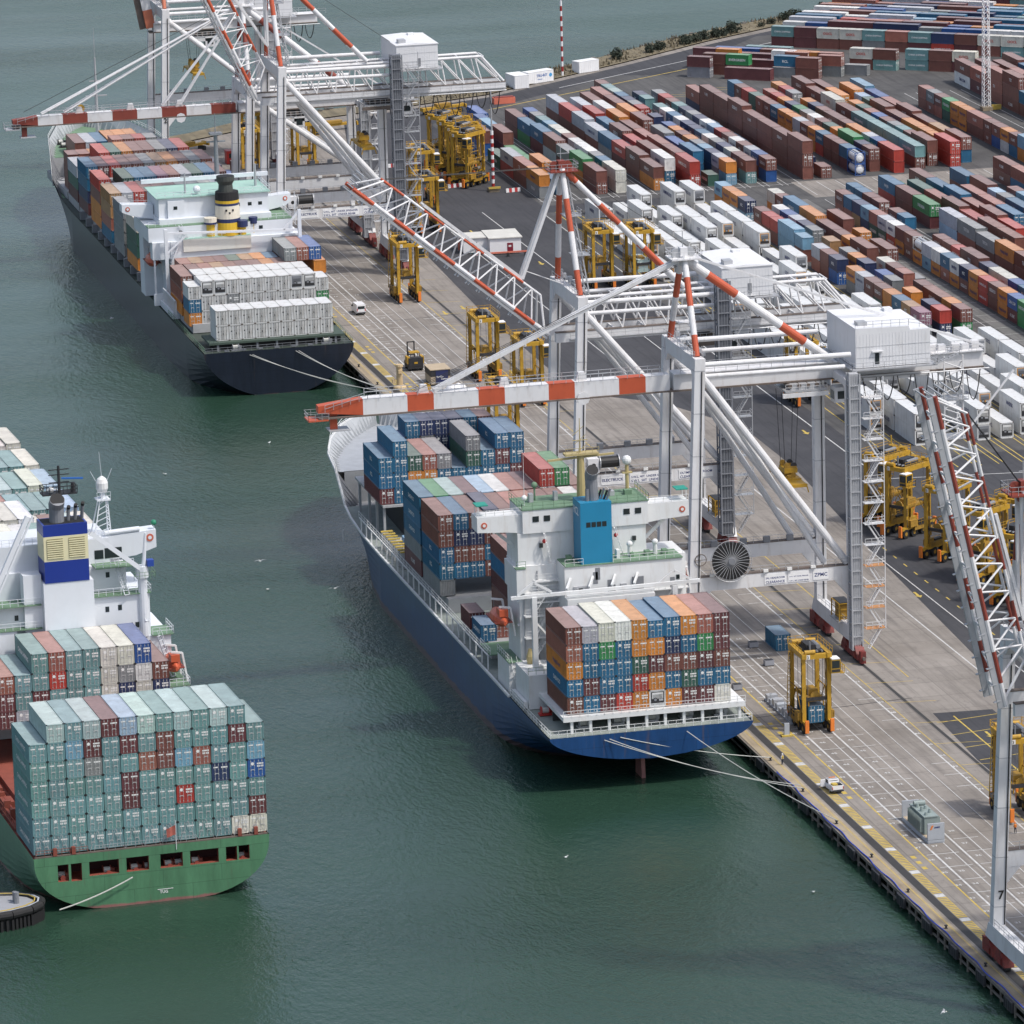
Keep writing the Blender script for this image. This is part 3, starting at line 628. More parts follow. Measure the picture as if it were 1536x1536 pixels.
# ---- green ship (turning slightly away from the quay line)
GA = R(2.4); GP = (115.35, 787.55)
gs = ['tttttt','ttttttf','tttttlt','ttttkmf','ttttttm','ttmmtma','ttttstf','ttttbbt','ttrtltf','ttttstt','tttnttf','cttttmt','cmtelt']
bay(115.55, 788.15, 6.4, gs, L40, 'stern stack of green ship', GG, GA, GP, 2.655, lw={(0,t):'CHINA SHIPPING' for t in range(6)})
g2 = ['ttmts','mtths','mmmms','tthtt','tttmtT','ttttrS','tmtttT','ttmttT','ttnccC','ttmnkC','tthcwE','ttwnb']
bay(114.95, 835.55, 6.4, g2, L40, 'second stack of green ship', GG, GA, GP, 2.655, fmin=2, lw={(4,5):'CHINA SHIPPING'})
GF = ['tttttt','ttttct','tttttc','ttmttt','tttttc','tttwtt','ttttcc','ttttwc','tttttC','tttttf','ttttct','tttttt','ttttms']
rg = random.Random(11)
for i, yy in enumerate((886,902,918,934,950,966,982,998)):
    cs = [''.join(rg.choice('tttttcwmks') for _ in range(6))+rg.choice('tttfccTCsfab') for _ in range(13)]
    if i < 2: cs = [s if q > 8 else s+rg.choice('tcw') for q, s in enumerate(cs)]
    if i > 5: cs = [s[:6] for s in cs]
    bay(115.55, yy-2.45, 6.4, cs, L40, f'{ON[i]} bay ahead of green ship house', GG, GA, GP, 2.655, fmin=6)

# ---- yard rows
def row(x, y0, upper, lower, where, grp='containers in rows in the yard', p20=6.46, p40=12.88, three=False, leftvis=False, words=True):
    y = y0; n = 0; ry = random.Random(int(x*13+y0))
    for i, ch in enumerate(upper):
        if ch == '_': y += p20; continue
        if ch in '123': continue
        nx = upper[i+1] if i+1 < len(upper) and upper[i+1] in '123' else '2'
        L = L40 if ch.isupper() else L20; n += 1; ft = i == 0 or upper[i-1] == '_'
        ks = [ch.lower()]; lo = lower[n-1] if lower and n-1 < len(lower) else ry.choice('bbmsotudleknhrow')
        ks = {'1': [ks[0]], '2': [lo, ks[0]], '3': [ks[0], ks[0], ks[0]]}[nx]; z = .01
        H = CHH if L == L40 and ry.random() < .5 else CH
        for t, k in enumerate(ks):
            nm = ['bottom','top'][t] if len(ks) == 2 else ('lone' if len(ks) == 1 else ['bottom','middle','top'][t])
            wd = None
            if words and (leftvis or t == len(ks)-1) and ry.random() < .62 and k in WORDS: wd = ry.choice(WORDS[k])
            cont(x, y+ry.uniform(-.06,.06), z, L, k, f'{nm}, {ON[n-1]} from near end, {where}', grp, H, t == len(ks)-1, ft or ry.random() < .25, leftvis, word=wd, fr='plain' if ry.random() < .55 else 'door')
            z += H+.03
        y += p40 if L == L40 else p20
A_ = 'far left yard block'
row(313.0, 1281.3, 'OSHD1_BU', 'kbrd', 'first row of '+A_, leftvis=True); row(317.6, 1284, 'U1OG1G1BLe', 'bbbbbb', 'second row of '+A_)
row(326.7, 1281.3, 'BGKBUUB', 'bomhmgb', 'third row of '+A_); row(331.3, 1281.3, 'ccukwwwbccltked1', 'chcttdthkdmmdm', 'fourth row of '+A_)
row(340.4, 1281.3, 'BBRUHHRH', 'obmkbbbb', 'fifth row of '+A_); row(344.9, 1288, 'WBRBURH', 'ubmbkb', 'sixth row of '+A_)
row(349.1, 1281.3, 'RBSSBOWB', 'rbsbbobm', 'seventh row of '+A_); row(353.5, 1281.3, 'd1_UEK_BOBS', 'uubbbb', 'eighth row of '+A_)
row(357.9, 1281.3, 'ohnlkoboe_n_rknuftb', 'lknmb', 'ninth row of '+A_); row(362.7, 1281.3, 'bbcnkwunnwuwt_tn', 'tbbhk', 'tenth row of '+A_)
row(367.6, 1281.3, 'behbwbraw nkntbrk'.replace(' ',''), 'ebbkb', 'eleventh row of '+A_); row(372.1, 1320, 'u1u1b1_a1', '', 'low row beside the tall brown wall')
row(376.5, 1281.3, 'B3B3B3B3B3B3B3S2', 's', 'tall brown wall of containers'); row(381, 1281.3, 'b1_n1__b1u1', '', 'low row behind the tall brown wall')
B_ = 'middle far yard'
row(389.3, 1288, 'ubbuobhooubsdrbu', 'mbbrobcoonbsdrbu', 'row behind the tank containers'); row(394.0, 1285, 'bnGodbwkgnors', 'bbgob', 'second row in '+B_)
row(398.8, 1281.3, 'RehObBbno_kro', 'rbbobbb', 'third row in '+B_); row(405.0, 1284.5, 'TTTTBCBB', 'bbtmrtrb', 'fourth row in '+B_)
row(408.9, 1287, 'Bbtkbesdo_OB', 'bbbbbb', 'fifth row in '+B_); row(413.4, 1283.5, 'RooOBBdaO', 'rbbobb', 'sixth row in '+B_); row(417.6, 1288, 'BYBBSEL', 'usbbsul', 'seventh row in '+B_)
row(431.4, 1249, 'bbbmLbobbSoogbks', 'ubblouwebboodsss', 'row left of the lattice light tower', leftvis=True)
row(451.0, 1332, 'U2B3S3S2B2', 'bbr', 'right edge row by the light tower', leftvis=True); row(455.8, 1330, 'SB3S2SB2', '', 'second right edge row'); row(460.5, 1330, 'UBSSB', '', 'third right edge row'); row(465.1, 1336, 'BUSUB', '', 'fourth right edge row')
D_ = 'block by pale lane'
row(371.6, 1084, 'kkogeoabronwuwho1bmwhslnub'.replace('a',''), 'kkogmobrobosoloborddnyssb', 'long row beside pale lane', leftvis=True)
row(376.4, 1098, 'bstueccnBrbb___ub_bbuu', '', 'second row of '+D_)
row(386.0, 1142, 'BOKKH_GBU', 'bbbsamb', 'third row of '+D_, p40=13.05); row(390.6, 1168, 'BBRBSDG1', '', 'fourth row of '+D_); row(395.2, 1181, 'RBSUUB', 'bbbbbb', 'fifth row of '+D_)
row(399.8, 1196, 'USSO1', 'bbbb', 'sixth row of '+D_); row(404.4, 1190, 'woUkaB', '', 'seventh row of '+D_); row(404.4, 1243.5, 'U', 'b', 'blue pair by the pale cross lane'); row(409.0, 1190, 'cwuolb', '', 'eighth row of '+D_)
row(418.0, 1240, 'SB', 'ub', 'short row in the right yard block', leftvis=True); row(422.6, 1205, 'soRbUy', '', 'second short right row')
E_ = 'block behind machine houses'
row(348.8, 1104, 'pyuobbho_nbh_lLrrb_nool', 'kkbodbhk', 'first row of '+E_); row(353.2, 1104.5, 'rn_o_ke_nok_y_knhew', 'nbk', 'second row of '+E_)
row(357.6, 1104.3, 'boBb_sbc_BobBOUbc', 'gobb', 'third row of '+E_); row(362.2, 1150, 'k1__B_o_B', '', 'fourth row of '+E_)
cont(253.4, 882, .02, L20, 'u', 'alone on the quay by the red crane bogies', 'single containers on the quay', left=True, fr='door')
for j, (k, n) in enumerate((('e','ninth'),('n','tenth'))): pass
# containers on the quay by the far cranes
for x, y, k, nm in ((240.5,1303,'n','stacked at the far end of the quay'),(243.6,1322,'n','tall dark pair by the far crane legs'),(247,1318,'e','with a blue roof at the far end of the quay'),(240,1286,'n','beside the bow of the navy ship'),(252,1330,'m','near the far crane portal')):
    cont(x, y, .02, L40, k, nm, 'single containers on the quay', left=True)
cont(243.6, 1322, CH+.06, L40, 'n', 'on top of the dark pair by the far crane legs', 'single containers on the quay', left=True)
# crosswise far block
XA = R(-38); ca, sa = math.cos(XA), math.sin(XA)
def xrow(x, y, s, where, tiers='2', front=True):
    n = 0
    for i, ch in enumerate(s):
        if ch == '_': x += ca*6.46; y += sa*6.46; continue
        if ch in '123': continue
        nt = int(s[i+1]) if i+1 < len(s) and s[i+1] in '123' else int(tiers); L = L40 if ch.isupper() else L20; n += 1; z = .01
        for t in range(nt):
            k = ch.lower() if t == nt-1 else random.Random(int(x*7+t)).choice('mmbtrbmk'); H = CHH if L == L40 else CH
            wd = random.Random(int(x*3+y)).choice(WORDS.get(k, [None])) if k in 'tgurcoe' else None
            # long side faces the camera: run along the row direction
            cont(x+ca*L, y+sa*L, z, L, k, f'{["bottom","top","third"][t]} tier, {ON[n-1]} from left, {where}', 'containers in the far crosswise block', H, t == nt-1, i == len(s)-1, front, ang=XA+math.pi/2, word=wd, fr='X')
            z += H+.03
        d = 12.88 if L == L40 else 6.46; x += ca*d; y += sa*d
def q(x, y, k): return x+.616*k, y+.788*k
xrow(389.4, 1429.9, 'm', 'front of the crosswise block'); xrow(397.6, 1423.4, 'M1', 'front of the crosswise block beside the mast')
xrow(410.5, 1422, 'u', 'blue pair in the crosswise block'); xrow(421.3, 1418.4, 's', 'red pair in the crosswise block'); xrow(428, 1417.5, 'k1', 'small grey one in the crosswise block')
xrow(394.5, 1433, 'bg_k1b', 'second crosswise row'); xrow(412.2, 1430.2, 'wos', 'second crosswise row right part'); xrow(432.1, 1425.9, 'cb', 'pair by the asphalt crossing'); xrow(444.9, 1418.6, 'tbc', 'teal pair by the asphalt crossing')
xrow(394.5, 1442.5, 'moM1s', 'third crosswise row'); xrow(399.5, 1450, 'BMa', 'fourth crosswise row', '1'); xrow(404, 1455.5, 'EBe', 'fifth crosswise row', '1')
xrow(412.5, 1456.0, 'tt', 'sixth crosswise row', '1')
xrow(423.3, 1468.3, 'tmcct st'.replace(' ','')+'nbcctbB', 'long back row of the crosswise block'); 
rx = random.Random(3)
for j in range(1, 11):
    x, y = q(425.5+j*1.1, 1471+j*1.4, j*2.75); s = ''.join(rx.choice('bsruwctknoahlore') if rx.random() < .6 else rx.choice('BMSEUWHN') for _ in range(15))
    xrow(x, y, s, f'crosswise row {WN[j]} behind the long back row', rx.choice('222')if j < 7 else '2', front=j > 8)
xrow(*q(462, 1489, 22), 'UNMBaCMBbB', 'far crosswise row by the road'); xrow(477, 1503, 'R3R3', 'tall far red stack'); xrow(489.4-5, 1485.7+4, 'M3M3M3', 'tall maroon stack at the top right corner')

FRM = M('tank_frame_blue', (.03,.09,.28,1), .5, 0, .1, .8, .3, (.1,.06,.04)); SHINE = M('white_tank_shell', (.70,.71,.72,1), .3, 0, .06, .6, .25, (.35,.33,.3), 3)
def tank(x, y, z, label, frame=None):
    c = empty('tank_container', (x,y,z), label=label, cat='tank container', group='tank containers'); frame = frame or FRM; b = MB()
    for yy in (.08, L20-.08):
        for xx in (.08, CW-.08): b.bar((xx,yy,0), (xx,yy,CH), .17, .17, frame)
        for zz in (.08, CH-.08): b.bar((.1,yy,zz), (CW-.1,yy,zz), .14, .16, frame)
        for p in ((.1,.1,.75,0),(CW-.1,.1,.75,0),(.1,CH-.1,-.75,0),(CW-.1,CH-.1,-.75,0)): b.bar((p[0],yy,p[1]+p[2]), (p[0]+(.75 if p[0] < 1 else -.75),yy,p[1]), .1, .12, frame)
    for xx in (.08, CW-.08):
        for zz in (.08, CH-.08): b.bar((xx,.1,zz), (xx,L20-.1,zz), .12, .12, frame)
    b.build('frame', c); b = MB(); m = (CW/2, 0, CH/2)
    b.lathe(m, [(.35,.12),(.85,.25),(1.08,.55),(1.14,.9),(1.14,L20-.9),(1.08,L20-.55),(.85,L20-.25),(.35,L20-.12)], SHINE, 20, 'y'); b.box((CW/2-.35,.6,CH-.14), (CW/2+.35,L20-.6,CH-.08), GALV); b.lathe((CW/2,L20/2,CH/2+1.1), [(.3,0),(.3,.2)], GALV, 10); b.build('tank_shell', c); return c
tank(389.3, 1281.4, .01, 'white tank container in a blue frame, lower of two at the lane end'); tank(389.3, 1281.4, CH+.04, 'white tank container in a blue frame, stacked on top of another')
tank(371.6, 1084+14*6.46, CH+.04, 'white tank container on a dark green box in the long lane row', M('tank_frame_white', (.55,.54,.52,1), .5)); tank(220.4, 943.2, 13.4, 'grey white tank container on deck before the blue ship forward stack', M('tank_frame_brown', (.25,.2,.17,1), .6))
def place_containers():
    inv = mw.inverted(); fx = FPX/1536
    def proj(p):
        c = inv @ Vector(p); return .5+fx*c.x/-c.z, .5-fx*c.y/-c.z, -c.z
    for c in CONT:
        u, v, d = proj((c['x'], c['y'], c['z'])); s = 0
        if c['top']: s += c['L']*CW*.22
        if c['front']: s += CW*c['H']
        if c['left']: s += c['L']*c['H']*(.22 if c['fr'] != 'X' else .95)
        c['score'] = s/d**2*(1 if -.03 < u < 1.02 and -.02 < v < 1.03 else .001)
        c['vis'] = s > 0 or 'rows' in c['grp']
    dry = sorted([c for c in CONT if c['kind'] == 'dry' and c['vis']], key=lambda c: -c['score'])
    seen = {}; single = dry[:300]
    for i, c in enumerate(single + [c for c in CONT if c['kind'] != 'dry']):
        rr = random.Random(i*31+5); nm, col = PAL[c['k']]; L, H = c['L'], c['H']
        j = rr.uniform(.88, 1.14); col = tuple(min(.9, max(.01, v*j*rr.uniform(.95,1.05))) for v in col)+(1,)
        if c['kind'] == 'dry':
            fr = c['fr'] or 'door'
            door = c['front'] and fr != 'plain'
            o = bpy.data.objects.new('shipping_container', cm(L, H, 'door' if door else 'plain'))
            lab = f"{nm} container, {c['place']}"; cat = 'container'
            var = rr.random() < .45
            kids = [MESH[('door',H,s,var)] for s in (-1,1)] if door else []
        else:
            o = bpy.data.objects.new('refrigerated_container', MESH[('reef',L,H)]); cat = 'reefer container'
            lab = f"{'grey' if c['k'] == 'k' else 'white'} refrigerated container, {c['place']}"
            kids = [MESH[('unit',H,rr.choice((0,0,2,1)) if c['grp'].startswith('white') else rr.choice((0,0,2)))]] if c['kind'] == 'unit' else ([MESH[('rdoor',H)]] if c['kind'] == 'rdoor' else [])
            if not c['front']: kids = []
        COL.objects.link(o); o.location = (c['x'], c['y'], c['z']); o.rotation_euler.z = c['ang']; o.color = col
        seen[lab] = seen.get(lab, 0)+1
        tag(o, lab, cat, c['grp'])
        for k in kids:
            d = bpy.data.objects.new(k.name.split('.')[0], k); COL.objects.link(d); d.parent = o; d.color = col
        if c['word']:
            key = ('L', c['word'], L, H, c['k'])
            if key not in MESH: b = MB(); letter_mesh(b, c['word'], L, H, lettercol(c['k'])); MESH[key] = b.mesh('lettering')
            d = bpy.data.objects.new('lettering', MESH[key]); COL.objects.link(d); d.parent = o
    for l, n in seen.items():
        if n > 1: print('DUPLABEL', n, l)
    # the remaining, smaller ones of the kind: one object
    tm = {}
    V = []; F = []; C = []; MI = []; off = 0; LT = MB()
    mats = [CPS, DARK, ROD, STICK]
    for i, c in enumerate(dry[300:]):
        rr = random.Random(i*17+3); key = (c['L'], c['H'])
        if key not in tm:
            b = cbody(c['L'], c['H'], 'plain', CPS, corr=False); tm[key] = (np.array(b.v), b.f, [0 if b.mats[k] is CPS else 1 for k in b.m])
        v, f, mi = tm[key]; a = c['ang']; x = v[:,0]*math.cos(a)-v[:,1]*math.sin(a)+c['x']; y = v[:,0]*math.sin(a)+v[:,1]*math.cos(a)+c['y']
        V.append(np.stack([x, y, v[:,2]+c['z']], 1)); F += [tuple(q+off for q in g) for g in f]; MI += mi; off += len(v)
        j = rr.uniform(.86, 1.15); col = [min(.9, u*j) for u in PAL[c['k']][1]]+[1]; C += [col]*len(v)
        if c['front'] and c['fr'] != 'plain':
            vr = rr.random() < .45
            for s in (-1, 1):
                dk = ('farD', c['H'], s, vr)
                if dk not in tm:
                    b = cdoor(c['H'], s, vr); tm[dk] = (np.array(b.v), b.f, [0 if b.mats[k] is CP else 2+(b.mats[k] is STICK) for k in b.m])
                dv, df, dm = tm[dk]; x = dv[:,0]*math.cos(a)-dv[:,1]*math.sin(a)+c['x']; y = dv[:,0]*math.sin(a)+dv[:,1]*math.cos(a)+c['y']
                V.append(np.stack([x, y, dv[:,2]+c['z']], 1)); F += [tuple(q+off for q in g) for g in df]; MI += dm; off += len(dv); C += [col]*len(dv)
        if c['word']:
            b = MB(); letter_mesh(b, c['word'], c['L'], c['H'], lettercol(c['k'])); LT.merge(b, Matrix.Translation((c['x'],c['y'],c['z'])) @ Matrix.Rotation(a, 4, 'Z'))
    V = np.concatenate(V)
    nl = len(V); V = [tuple(p) for p in V]+LT.v; F += [tuple(q+nl for q in g) for g in LT.f]
    me = bpy.data.meshes.new('far_containers'); me.from_pydata(V, [], F)
    for m in mats+LT.mats: me.materials.append(m)
    me.polygons.foreach_set('material_index', MI+[4+k for k in LT.m])
    at = me.color_attributes.new('col', 'FLOAT_COLOR', 'POINT'); at.data.foreach_set('color', np.array(C+[[1,1,1,1]]*len(LT.v), dtype=np.float32).ravel())
    me.update(); o = bpy.data.objects.new('far_containers', me); COL.objects.link(o)
    tag(o, 'hundreds of mixed colour containers filling the rows of the far yard', 'containers', None, 'stuff')
    print('containers', len(CONT), 'single', len(single), 'stuff', len(dry)-300, 'nondry', len([c for c in CONT if c['kind'] != 'dry']))
# ---- white refrigerated containers in the yard
rr = random.Random(21)
def reefrow(x, y0, y1, near2, where, skip=()):
    y = y0; n = 0
    while y < y1-13:
        if n not in skip and (n == 0 or rr.random() < .84):
            nt = near2 if n == 0 else rr.choice((1,2,2,1)); z = .01
            for t in range(nt):
                k = 'k' if rr.random() < .18 else 'w'
                cont(x, y, z, L40, k, f'{"lower" if t == 0 else "upper"}, {ON[n]} from near end, {where}', 'white refrigerated containers parked in yard rows', CHH, t == nt-1, True, False, 'unit', word=rr.choice(['MAERSK','HAMBURG SUD',None,'OOCL']))
                z += CHH+.03
        n += 1; y += 13.3 if rr.random() < .8 else 15
for i, (x, y0, y1, n2, sk) in enumerate(((314.9,1029,1250,2,(8,9,10)),(319.2,1014,1262,2,()),(323.6,1041,1262,1,()),(328.0,1060,1262,2,()),(331.5,1014,1242,2,()),(336.1,1014,1262,1,()),(340.7,1016,1262,2,()),(345.3,1016,1105,2,()),(350.0,1018,1090,1,()),(354.6,1018,1085,2,()))):
    reefrow(x, y0, y1, n2, f'reefer row {WN[i+1]} from left', sk)
# ------------------------------------------------------------ ships
def hull(stations, mats, parent, zsplit=None):
    # stations: (y, half beam at deck, z deck, half beam at water, z bottom, exponent); mats: hull, deck
    b = MB(); N = 14; rows = []
    for (y, hd, zd, hw, zb, ex) in stations:
        ring = []
        for i in range(N+1):
            u = i/N; u = u**1.15; z = zd+(zb-zd)*u
            f = max(0, min(1, (z-WZ)/(zd-WZ))) if zd > WZ else 0
            hb = hw+(hd-hw)*f**1.4; ring.append((hb*max(0, 1-u**ex)**(1/ex), y, z))
        rows.append([(-x,yy,z) for x, yy, z in ring]+[(x,yy,z) for x, yy, z in ring[::-1]])
    q = len(rows[0]); vs = [p for r in rows for p in r]; fs = []
    for j in range(len(rows)-1):
        for i in range(q-1): fs.append((j*q+i, j*q+i+1, (j+1)*q+i+1, (j+1)*q+i))
    b.add(vs, fs, mats[0])
    return b, rows
def hullmat(name, col, boot, zb, nz=.5):
    m, n, L = nodes(name); p = n['Principled BSDF']; p.inputs['Roughness'].default_value = .3
    g = n.new('ShaderNodeNewGeometry'); sx = n.new('ShaderNodeSeparateXYZ'); L.new(g.outputs['Position'], sx.inputs[0])
    z = n.new('ShaderNodeTexNoise'); z.inputs['Scale'].default_value = .25; z.inputs['Detail'].default_value = 8; z.inputs['Roughness'].default_value = .7; L.new(g.outputs['Position'], z.inputs['Vector'])
    ad = n.new('ShaderNodeMath'); ad.operation = 'MULTIPLY_ADD'; ad.inputs[1].default_value = nz*2; L.new(z.outputs[0], ad.inputs[0]); L.new(sx.outputs[2], ad.inputs[2])
    mr = n.new('ShaderNodeMapRange'); mr.inputs[1].default_value = zb+nz-.12; mr.inputs[2].default_value = zb+nz+.12; L.new(ad.outputs[0], mr.inputs[0])
    mp = n.new('ShaderNodeMapping'); mp.inputs['Scale'].default_value = (.5, .5, .12); L.new(g.outputs['Position'], mp.inputs[0])
    w = n.new('ShaderNodeTexNoise'); w.inputs['Scale'].default_value = 1.1; w.inputs['Detail'].default_value = 7; w.inputs['Roughness'].default_value = .7; L.new(mp.outputs[0], w.inputs['Vector'])
    r2 = n.new('ShaderNodeMapRange'); r2.inputs[1].default_value = .3; r2.inputs[2].default_value = .75; r2.inputs[3].default_value = .75; r2.inputs[4].default_value = 1.25; L.new(w.outputs[0], r2.inputs[0])
    mx = n.new('ShaderNodeMix'); mx.data_type = 'RGBA'; L.new(mr.outputs[0], mx.inputs[0]); mx.inputs[6].default_value = (*boot, 1); mx.inputs[7].default_value = (*col, 1)
    sv = n.new('ShaderNodeVectorMath'); sv.operation = 'SCALE'; L.new(mx.outputs[2], sv.inputs[0]); L.new(r2.outputs[0], sv.inputs['Scale'])
    # plate seams and rust runs
    br = n.new('ShaderNodeTexBrick'); br.offset = .5; br.inputs['Scale'].default_value = 1; br.inputs['Brick Width'].default_value = 9; br.inputs['Row Height'].default_value = 2.4; br.inputs['Mortar Size'].default_value = .05
    br.inputs['Color1'].default_value = (1,1,1,1); br.inputs['Color2'].default_value = (.86,.87,.88,1); br.inputs['Mortar'].default_value = (.6,.6,.62,1)
    cb = n.new('ShaderNodeCombineXYZ'); sm = n.new('ShaderNodeMath'); L.new(sx.outputs[0], sm.inputs[0]); L.new(sx.outputs[1], sm.inputs[1]); L.new(sm.outputs[0], cb.inputs[0]); L.new(sx.outputs[2], cb.inputs[1]); L.new(cb.outputs[0], br.inputs['Vector'])
    ml = n.new('ShaderNodeMix'); ml.data_type = 'RGBA'; ml.blend_type = 'MULTIPLY'; ml.inputs[0].default_value = .8; L.new(sv.outputs[0], ml.inputs[6]); L.new(br.outputs[0], ml.inputs[7])
    mp2 = n.new('ShaderNodeMapping'); mp2.inputs['Scale'].default_value = (1.2, 1.2, .09); L.new(g.outputs['Position'], mp2.inputs[0])
    w2 = n.new('ShaderNodeTexNoise'); w2.inputs['Scale'].default_value = 1; w2.inputs['Detail'].default_value = 5; w2.inputs['Roughness'].default_value = .6; L.new(mp2.outputs[0], w2.inputs['Vector'])
    r3 = n.new('ShaderNodeMapRange'); r3.inputs[1].default_value = .61; r3.inputs[2].default_value = .75; r3.inputs[4].default_value = .55; L.new(w2.outputs[0], r3.inputs[0])
    m3 = n.new('ShaderNodeMix'); m3.data_type = 'RGBA'; L.new(r3.outputs[0], m3.inputs[0]); L.new(ml.outputs[2], m3.inputs[6]); m3.inputs[7].default_value = (.11,.075,.06,1)
    L.new(m3.outputs[2], p.inputs['Base Color']); return m
def deckcap(rows, zoff, mat, b, inset=.25, z=None, lining=None):
    def at(r, zz):                                        # half beam of the hull section at a height
        h = r[len(r)//2:][::-1]
        for p, q_ in zip(h[:-1], h[1:]):
            if p[2] >= zz >= q_[2]: return p[0]+(q_[0]-p[0])*((p[2]-zz)/max(1e-6, p[2]-q_[2]))
        return h[0][0]
    L_ = [(-max(.02, at(r, z if z is not None else 1e9)-inset), r[0][1], r[0][2]+zoff if z is None else z) for r in rows]; R_ = [(-a, b_, c_) for a, b_, c_ in L_]
    if lining:                                            # inner face of the bulwark with its ribs
        for S_, k in ((L_, 0), (R_, -1)):
            T_ = [(r[k][0]+(inset if k == 0 else -inset), r[k][1], r[k][2]+.05) for i, r in enumerate(rows)]
            for i in range(len(rows)-1):
                b.add([S_[i], S_[i+1], T_[i+1], T_[i]], [(0,1,2,3)], lining)
                for t in (0, .2, .4, .6, .8):
                    p = Vector(S_[i]).lerp(Vector(S_[i+1]), t); q_ = Vector(T_[i]).lerp(Vector(T_[i+1]), t); s_ = .6 if k == 0 else -.6
                    b.add([p, p+Vector((s_,0,0)), q_, p+Vector((0,.12,0)), p+Vector((s_,.12,0)), q_+Vector((0,.12,0))], [(0,1,2),(5,4,3),(1,4,5,2)], lining)
    n = len(rows); b.add(L_+R_, [(n+i, n+i+1, i+1, i) for i in range(n-1)], mat)
def window_strip(b, x0, x1, y, z, n, w=.8, h=.7, mat=None):
    for i in range(n):
        x = x0+(x1-x0)*(i+.5)/n; b.box((x-w/2,y-.03,z), (x+w/2,y+.02,z+h), mat or GLASS)
def winch(b, x, y, z, mat, s=1):
    b.box((x-1.2*s,y-.8*s,z), (x+1.2*s,y+.8*s,z+.3), mat); b.tube((x-.7*s,y,z+.9*s), (x+.7*s,y,z+.9*s), .55*s, ROPE, n=10)
    for k in (-.75,.75): b.tube((x+k*s-.06,y,z+.9*s), (x+k*s+.06,y,z+.9*s), .85*s, mat, n=12)
    b.box((x+.85*s,y-.4*s,z+.3), (x+1.5*s,y+.4*s,z+1.2*s), mat)
def lifeboat(par, x, y, z, L=7.5):
    b = MB(); n = 12; rows = []
    for i in range(9):
        t = i/8*2-1; s = max(.12, (1-abs(t)**2.6)); yy = y+t*L/2
        rows.append([(x+1.35*s*math.cos(a), yy, z+1.3*(s**.6)*math.sin(a)*(1.15 if math.sin(a) > 0 else .8)) for a in [2*math.pi*k/n for k in range(n)]])
    vs = [p for r in rows for p in r]; b.add(vs, [(j*n+k, j*n+(k+1)%n, (j+1)*n+(k+1)%n, (j+1)*n+k) for j in range(8) for k in range(n)]+[tuple(range(n)), tuple(range(8*n+n-1, 8*n-1, -1))], LIFE)
    b.box((x-.7,y-L*.42,z+1.0), (x+.7,y-L*.15,z+2.1), LIFE); b.box((x-1.42,y-L*.4,z-.1), (x+1.42,y+L*.4,z+.05), REDBR)
    o = b.build('lifeboat', par, smooth=False)
    d = MB()
    for k in (-.33,.33):
        d.bar((x+1.9,y+k*L,z-2.4), (x+1.2,y+k*L,z+2.2), .3, .35, WHITE2); d.bar((x+1.2,y+k*L,z+2.2), (x-.6,y+k*L,z+2.5), .25, .3, WHITE2); d.tube((x-.2,y+k*L,z+2.4), (x-.2,y+k*L,z+1.2), .04, GREY, n=4)
    d.build('davit', par); return o

def build_each(mbx, name, root, nv=8, nf=6, shift=True):
    o = root.location if shift else Vector((0,0,0))
    for k in range(len(mbx.v)//nv):
        c = MB(); c.mats = mbx.mats; c.v = [(x-o.x, y-o.y, z-o.z) for x, y, z in mbx.v[k*nv:(k+1)*nv]]; c.f = [tuple(i-k*nv for i in f) for f in mbx.f[k*nf:(k+1)*nf]]; c.m = mbx.m[k*nf:(k+1)*nf]; c.build(name, root)
# ======== blue ship: transom 821, hull x 199.8..232.2
BL = empty('container_ship', (216, 821, -3), label='blue hulled container ship with white bridge and blue funnel at the quay', cat='ship')
BLM = hullmat('blue_hull_paint', (.012, .056, .17), (.125, .072, .078), -1.1, 1.1)
st = [(821,16.1,6.8,16.1,2.3,1.75),(828,16.2,6.8,16.2,1.0,2.0),(836,16.25,6.8,16.2,-1.2,2.3),(846,16.3,6.9,16.3,-4.5,3),(858,16.3,7,16.3,-9,5),(872,16.3,7,16.3,-11,9),(940,16.2,7,16.2,-11,9),(955,16.0,7,14.6,-11,7),(966,15.6,7.3,12,-11,5),(973,15.1,7.8,9.6,-11,4),(979,15.4,13.0,7.8,-11,3),(988,14.8,14.0,5.2,-11,2.6),(996,12.6,14.8,2.9,-11,2.3),(1004,8.8,15.4,1.2,-11,2),(1010,4.2,15.8,.4,-11,2),(1014,.5,16.0,.12,-11,2)]
b, rows = hull(st, (BLM,), BL)
r = rows[0]; q = len(r); b.add(r, [tuple(range(q))], BLM)
hb = b
deckcap(rows[:10], -.12, M('grey_green_deck', (.24,.27,.25,1), .7, 0, .2, .5, .4, (.16,.13,.10)), b); deckcap(rows[10:], 0, M('pale_forecastle_deck', (.33,.35,.38,1), .7, 0, .12, .6, .3, (.25,.24,.23)), b, .18, 12.6, M('pale_grey_bulwark', (.40,.42,.44,1), .6, 0, .1, .5)); b.box((-13.8,979,6.9), (13.8,979.3,12.6), GREYDECK); deckcap(rows[8:11], 0, GREYDECK, b, .18, 6.9, GREY)
SHIP = lambda mbx, name, par, ox=216, oy=821, oz=WZ: None
def shipbuild(mbx, name, root, ang=0, base=None, smooth=False, **kw):
    # vertices are given in world coordinates; store them relative to the ship's root
    o = root.location; mbx.v = [(x-o.x, y-o.y, z-o.z) for x, y, z in mbx.v]; return mbx.build(name, root, smooth, **kw)
hb.v = [(x+216, y, z) for x, y, z in hb.v]; hb.tube((199.55,969,2.4),(199.55,969,4.6), .12, WHITETX, n=4); hullo = shipbuild(hb, 'hull', BL, smooth=False)
b = MB()                                                  # white bulwark rim and rails along the left side and stern
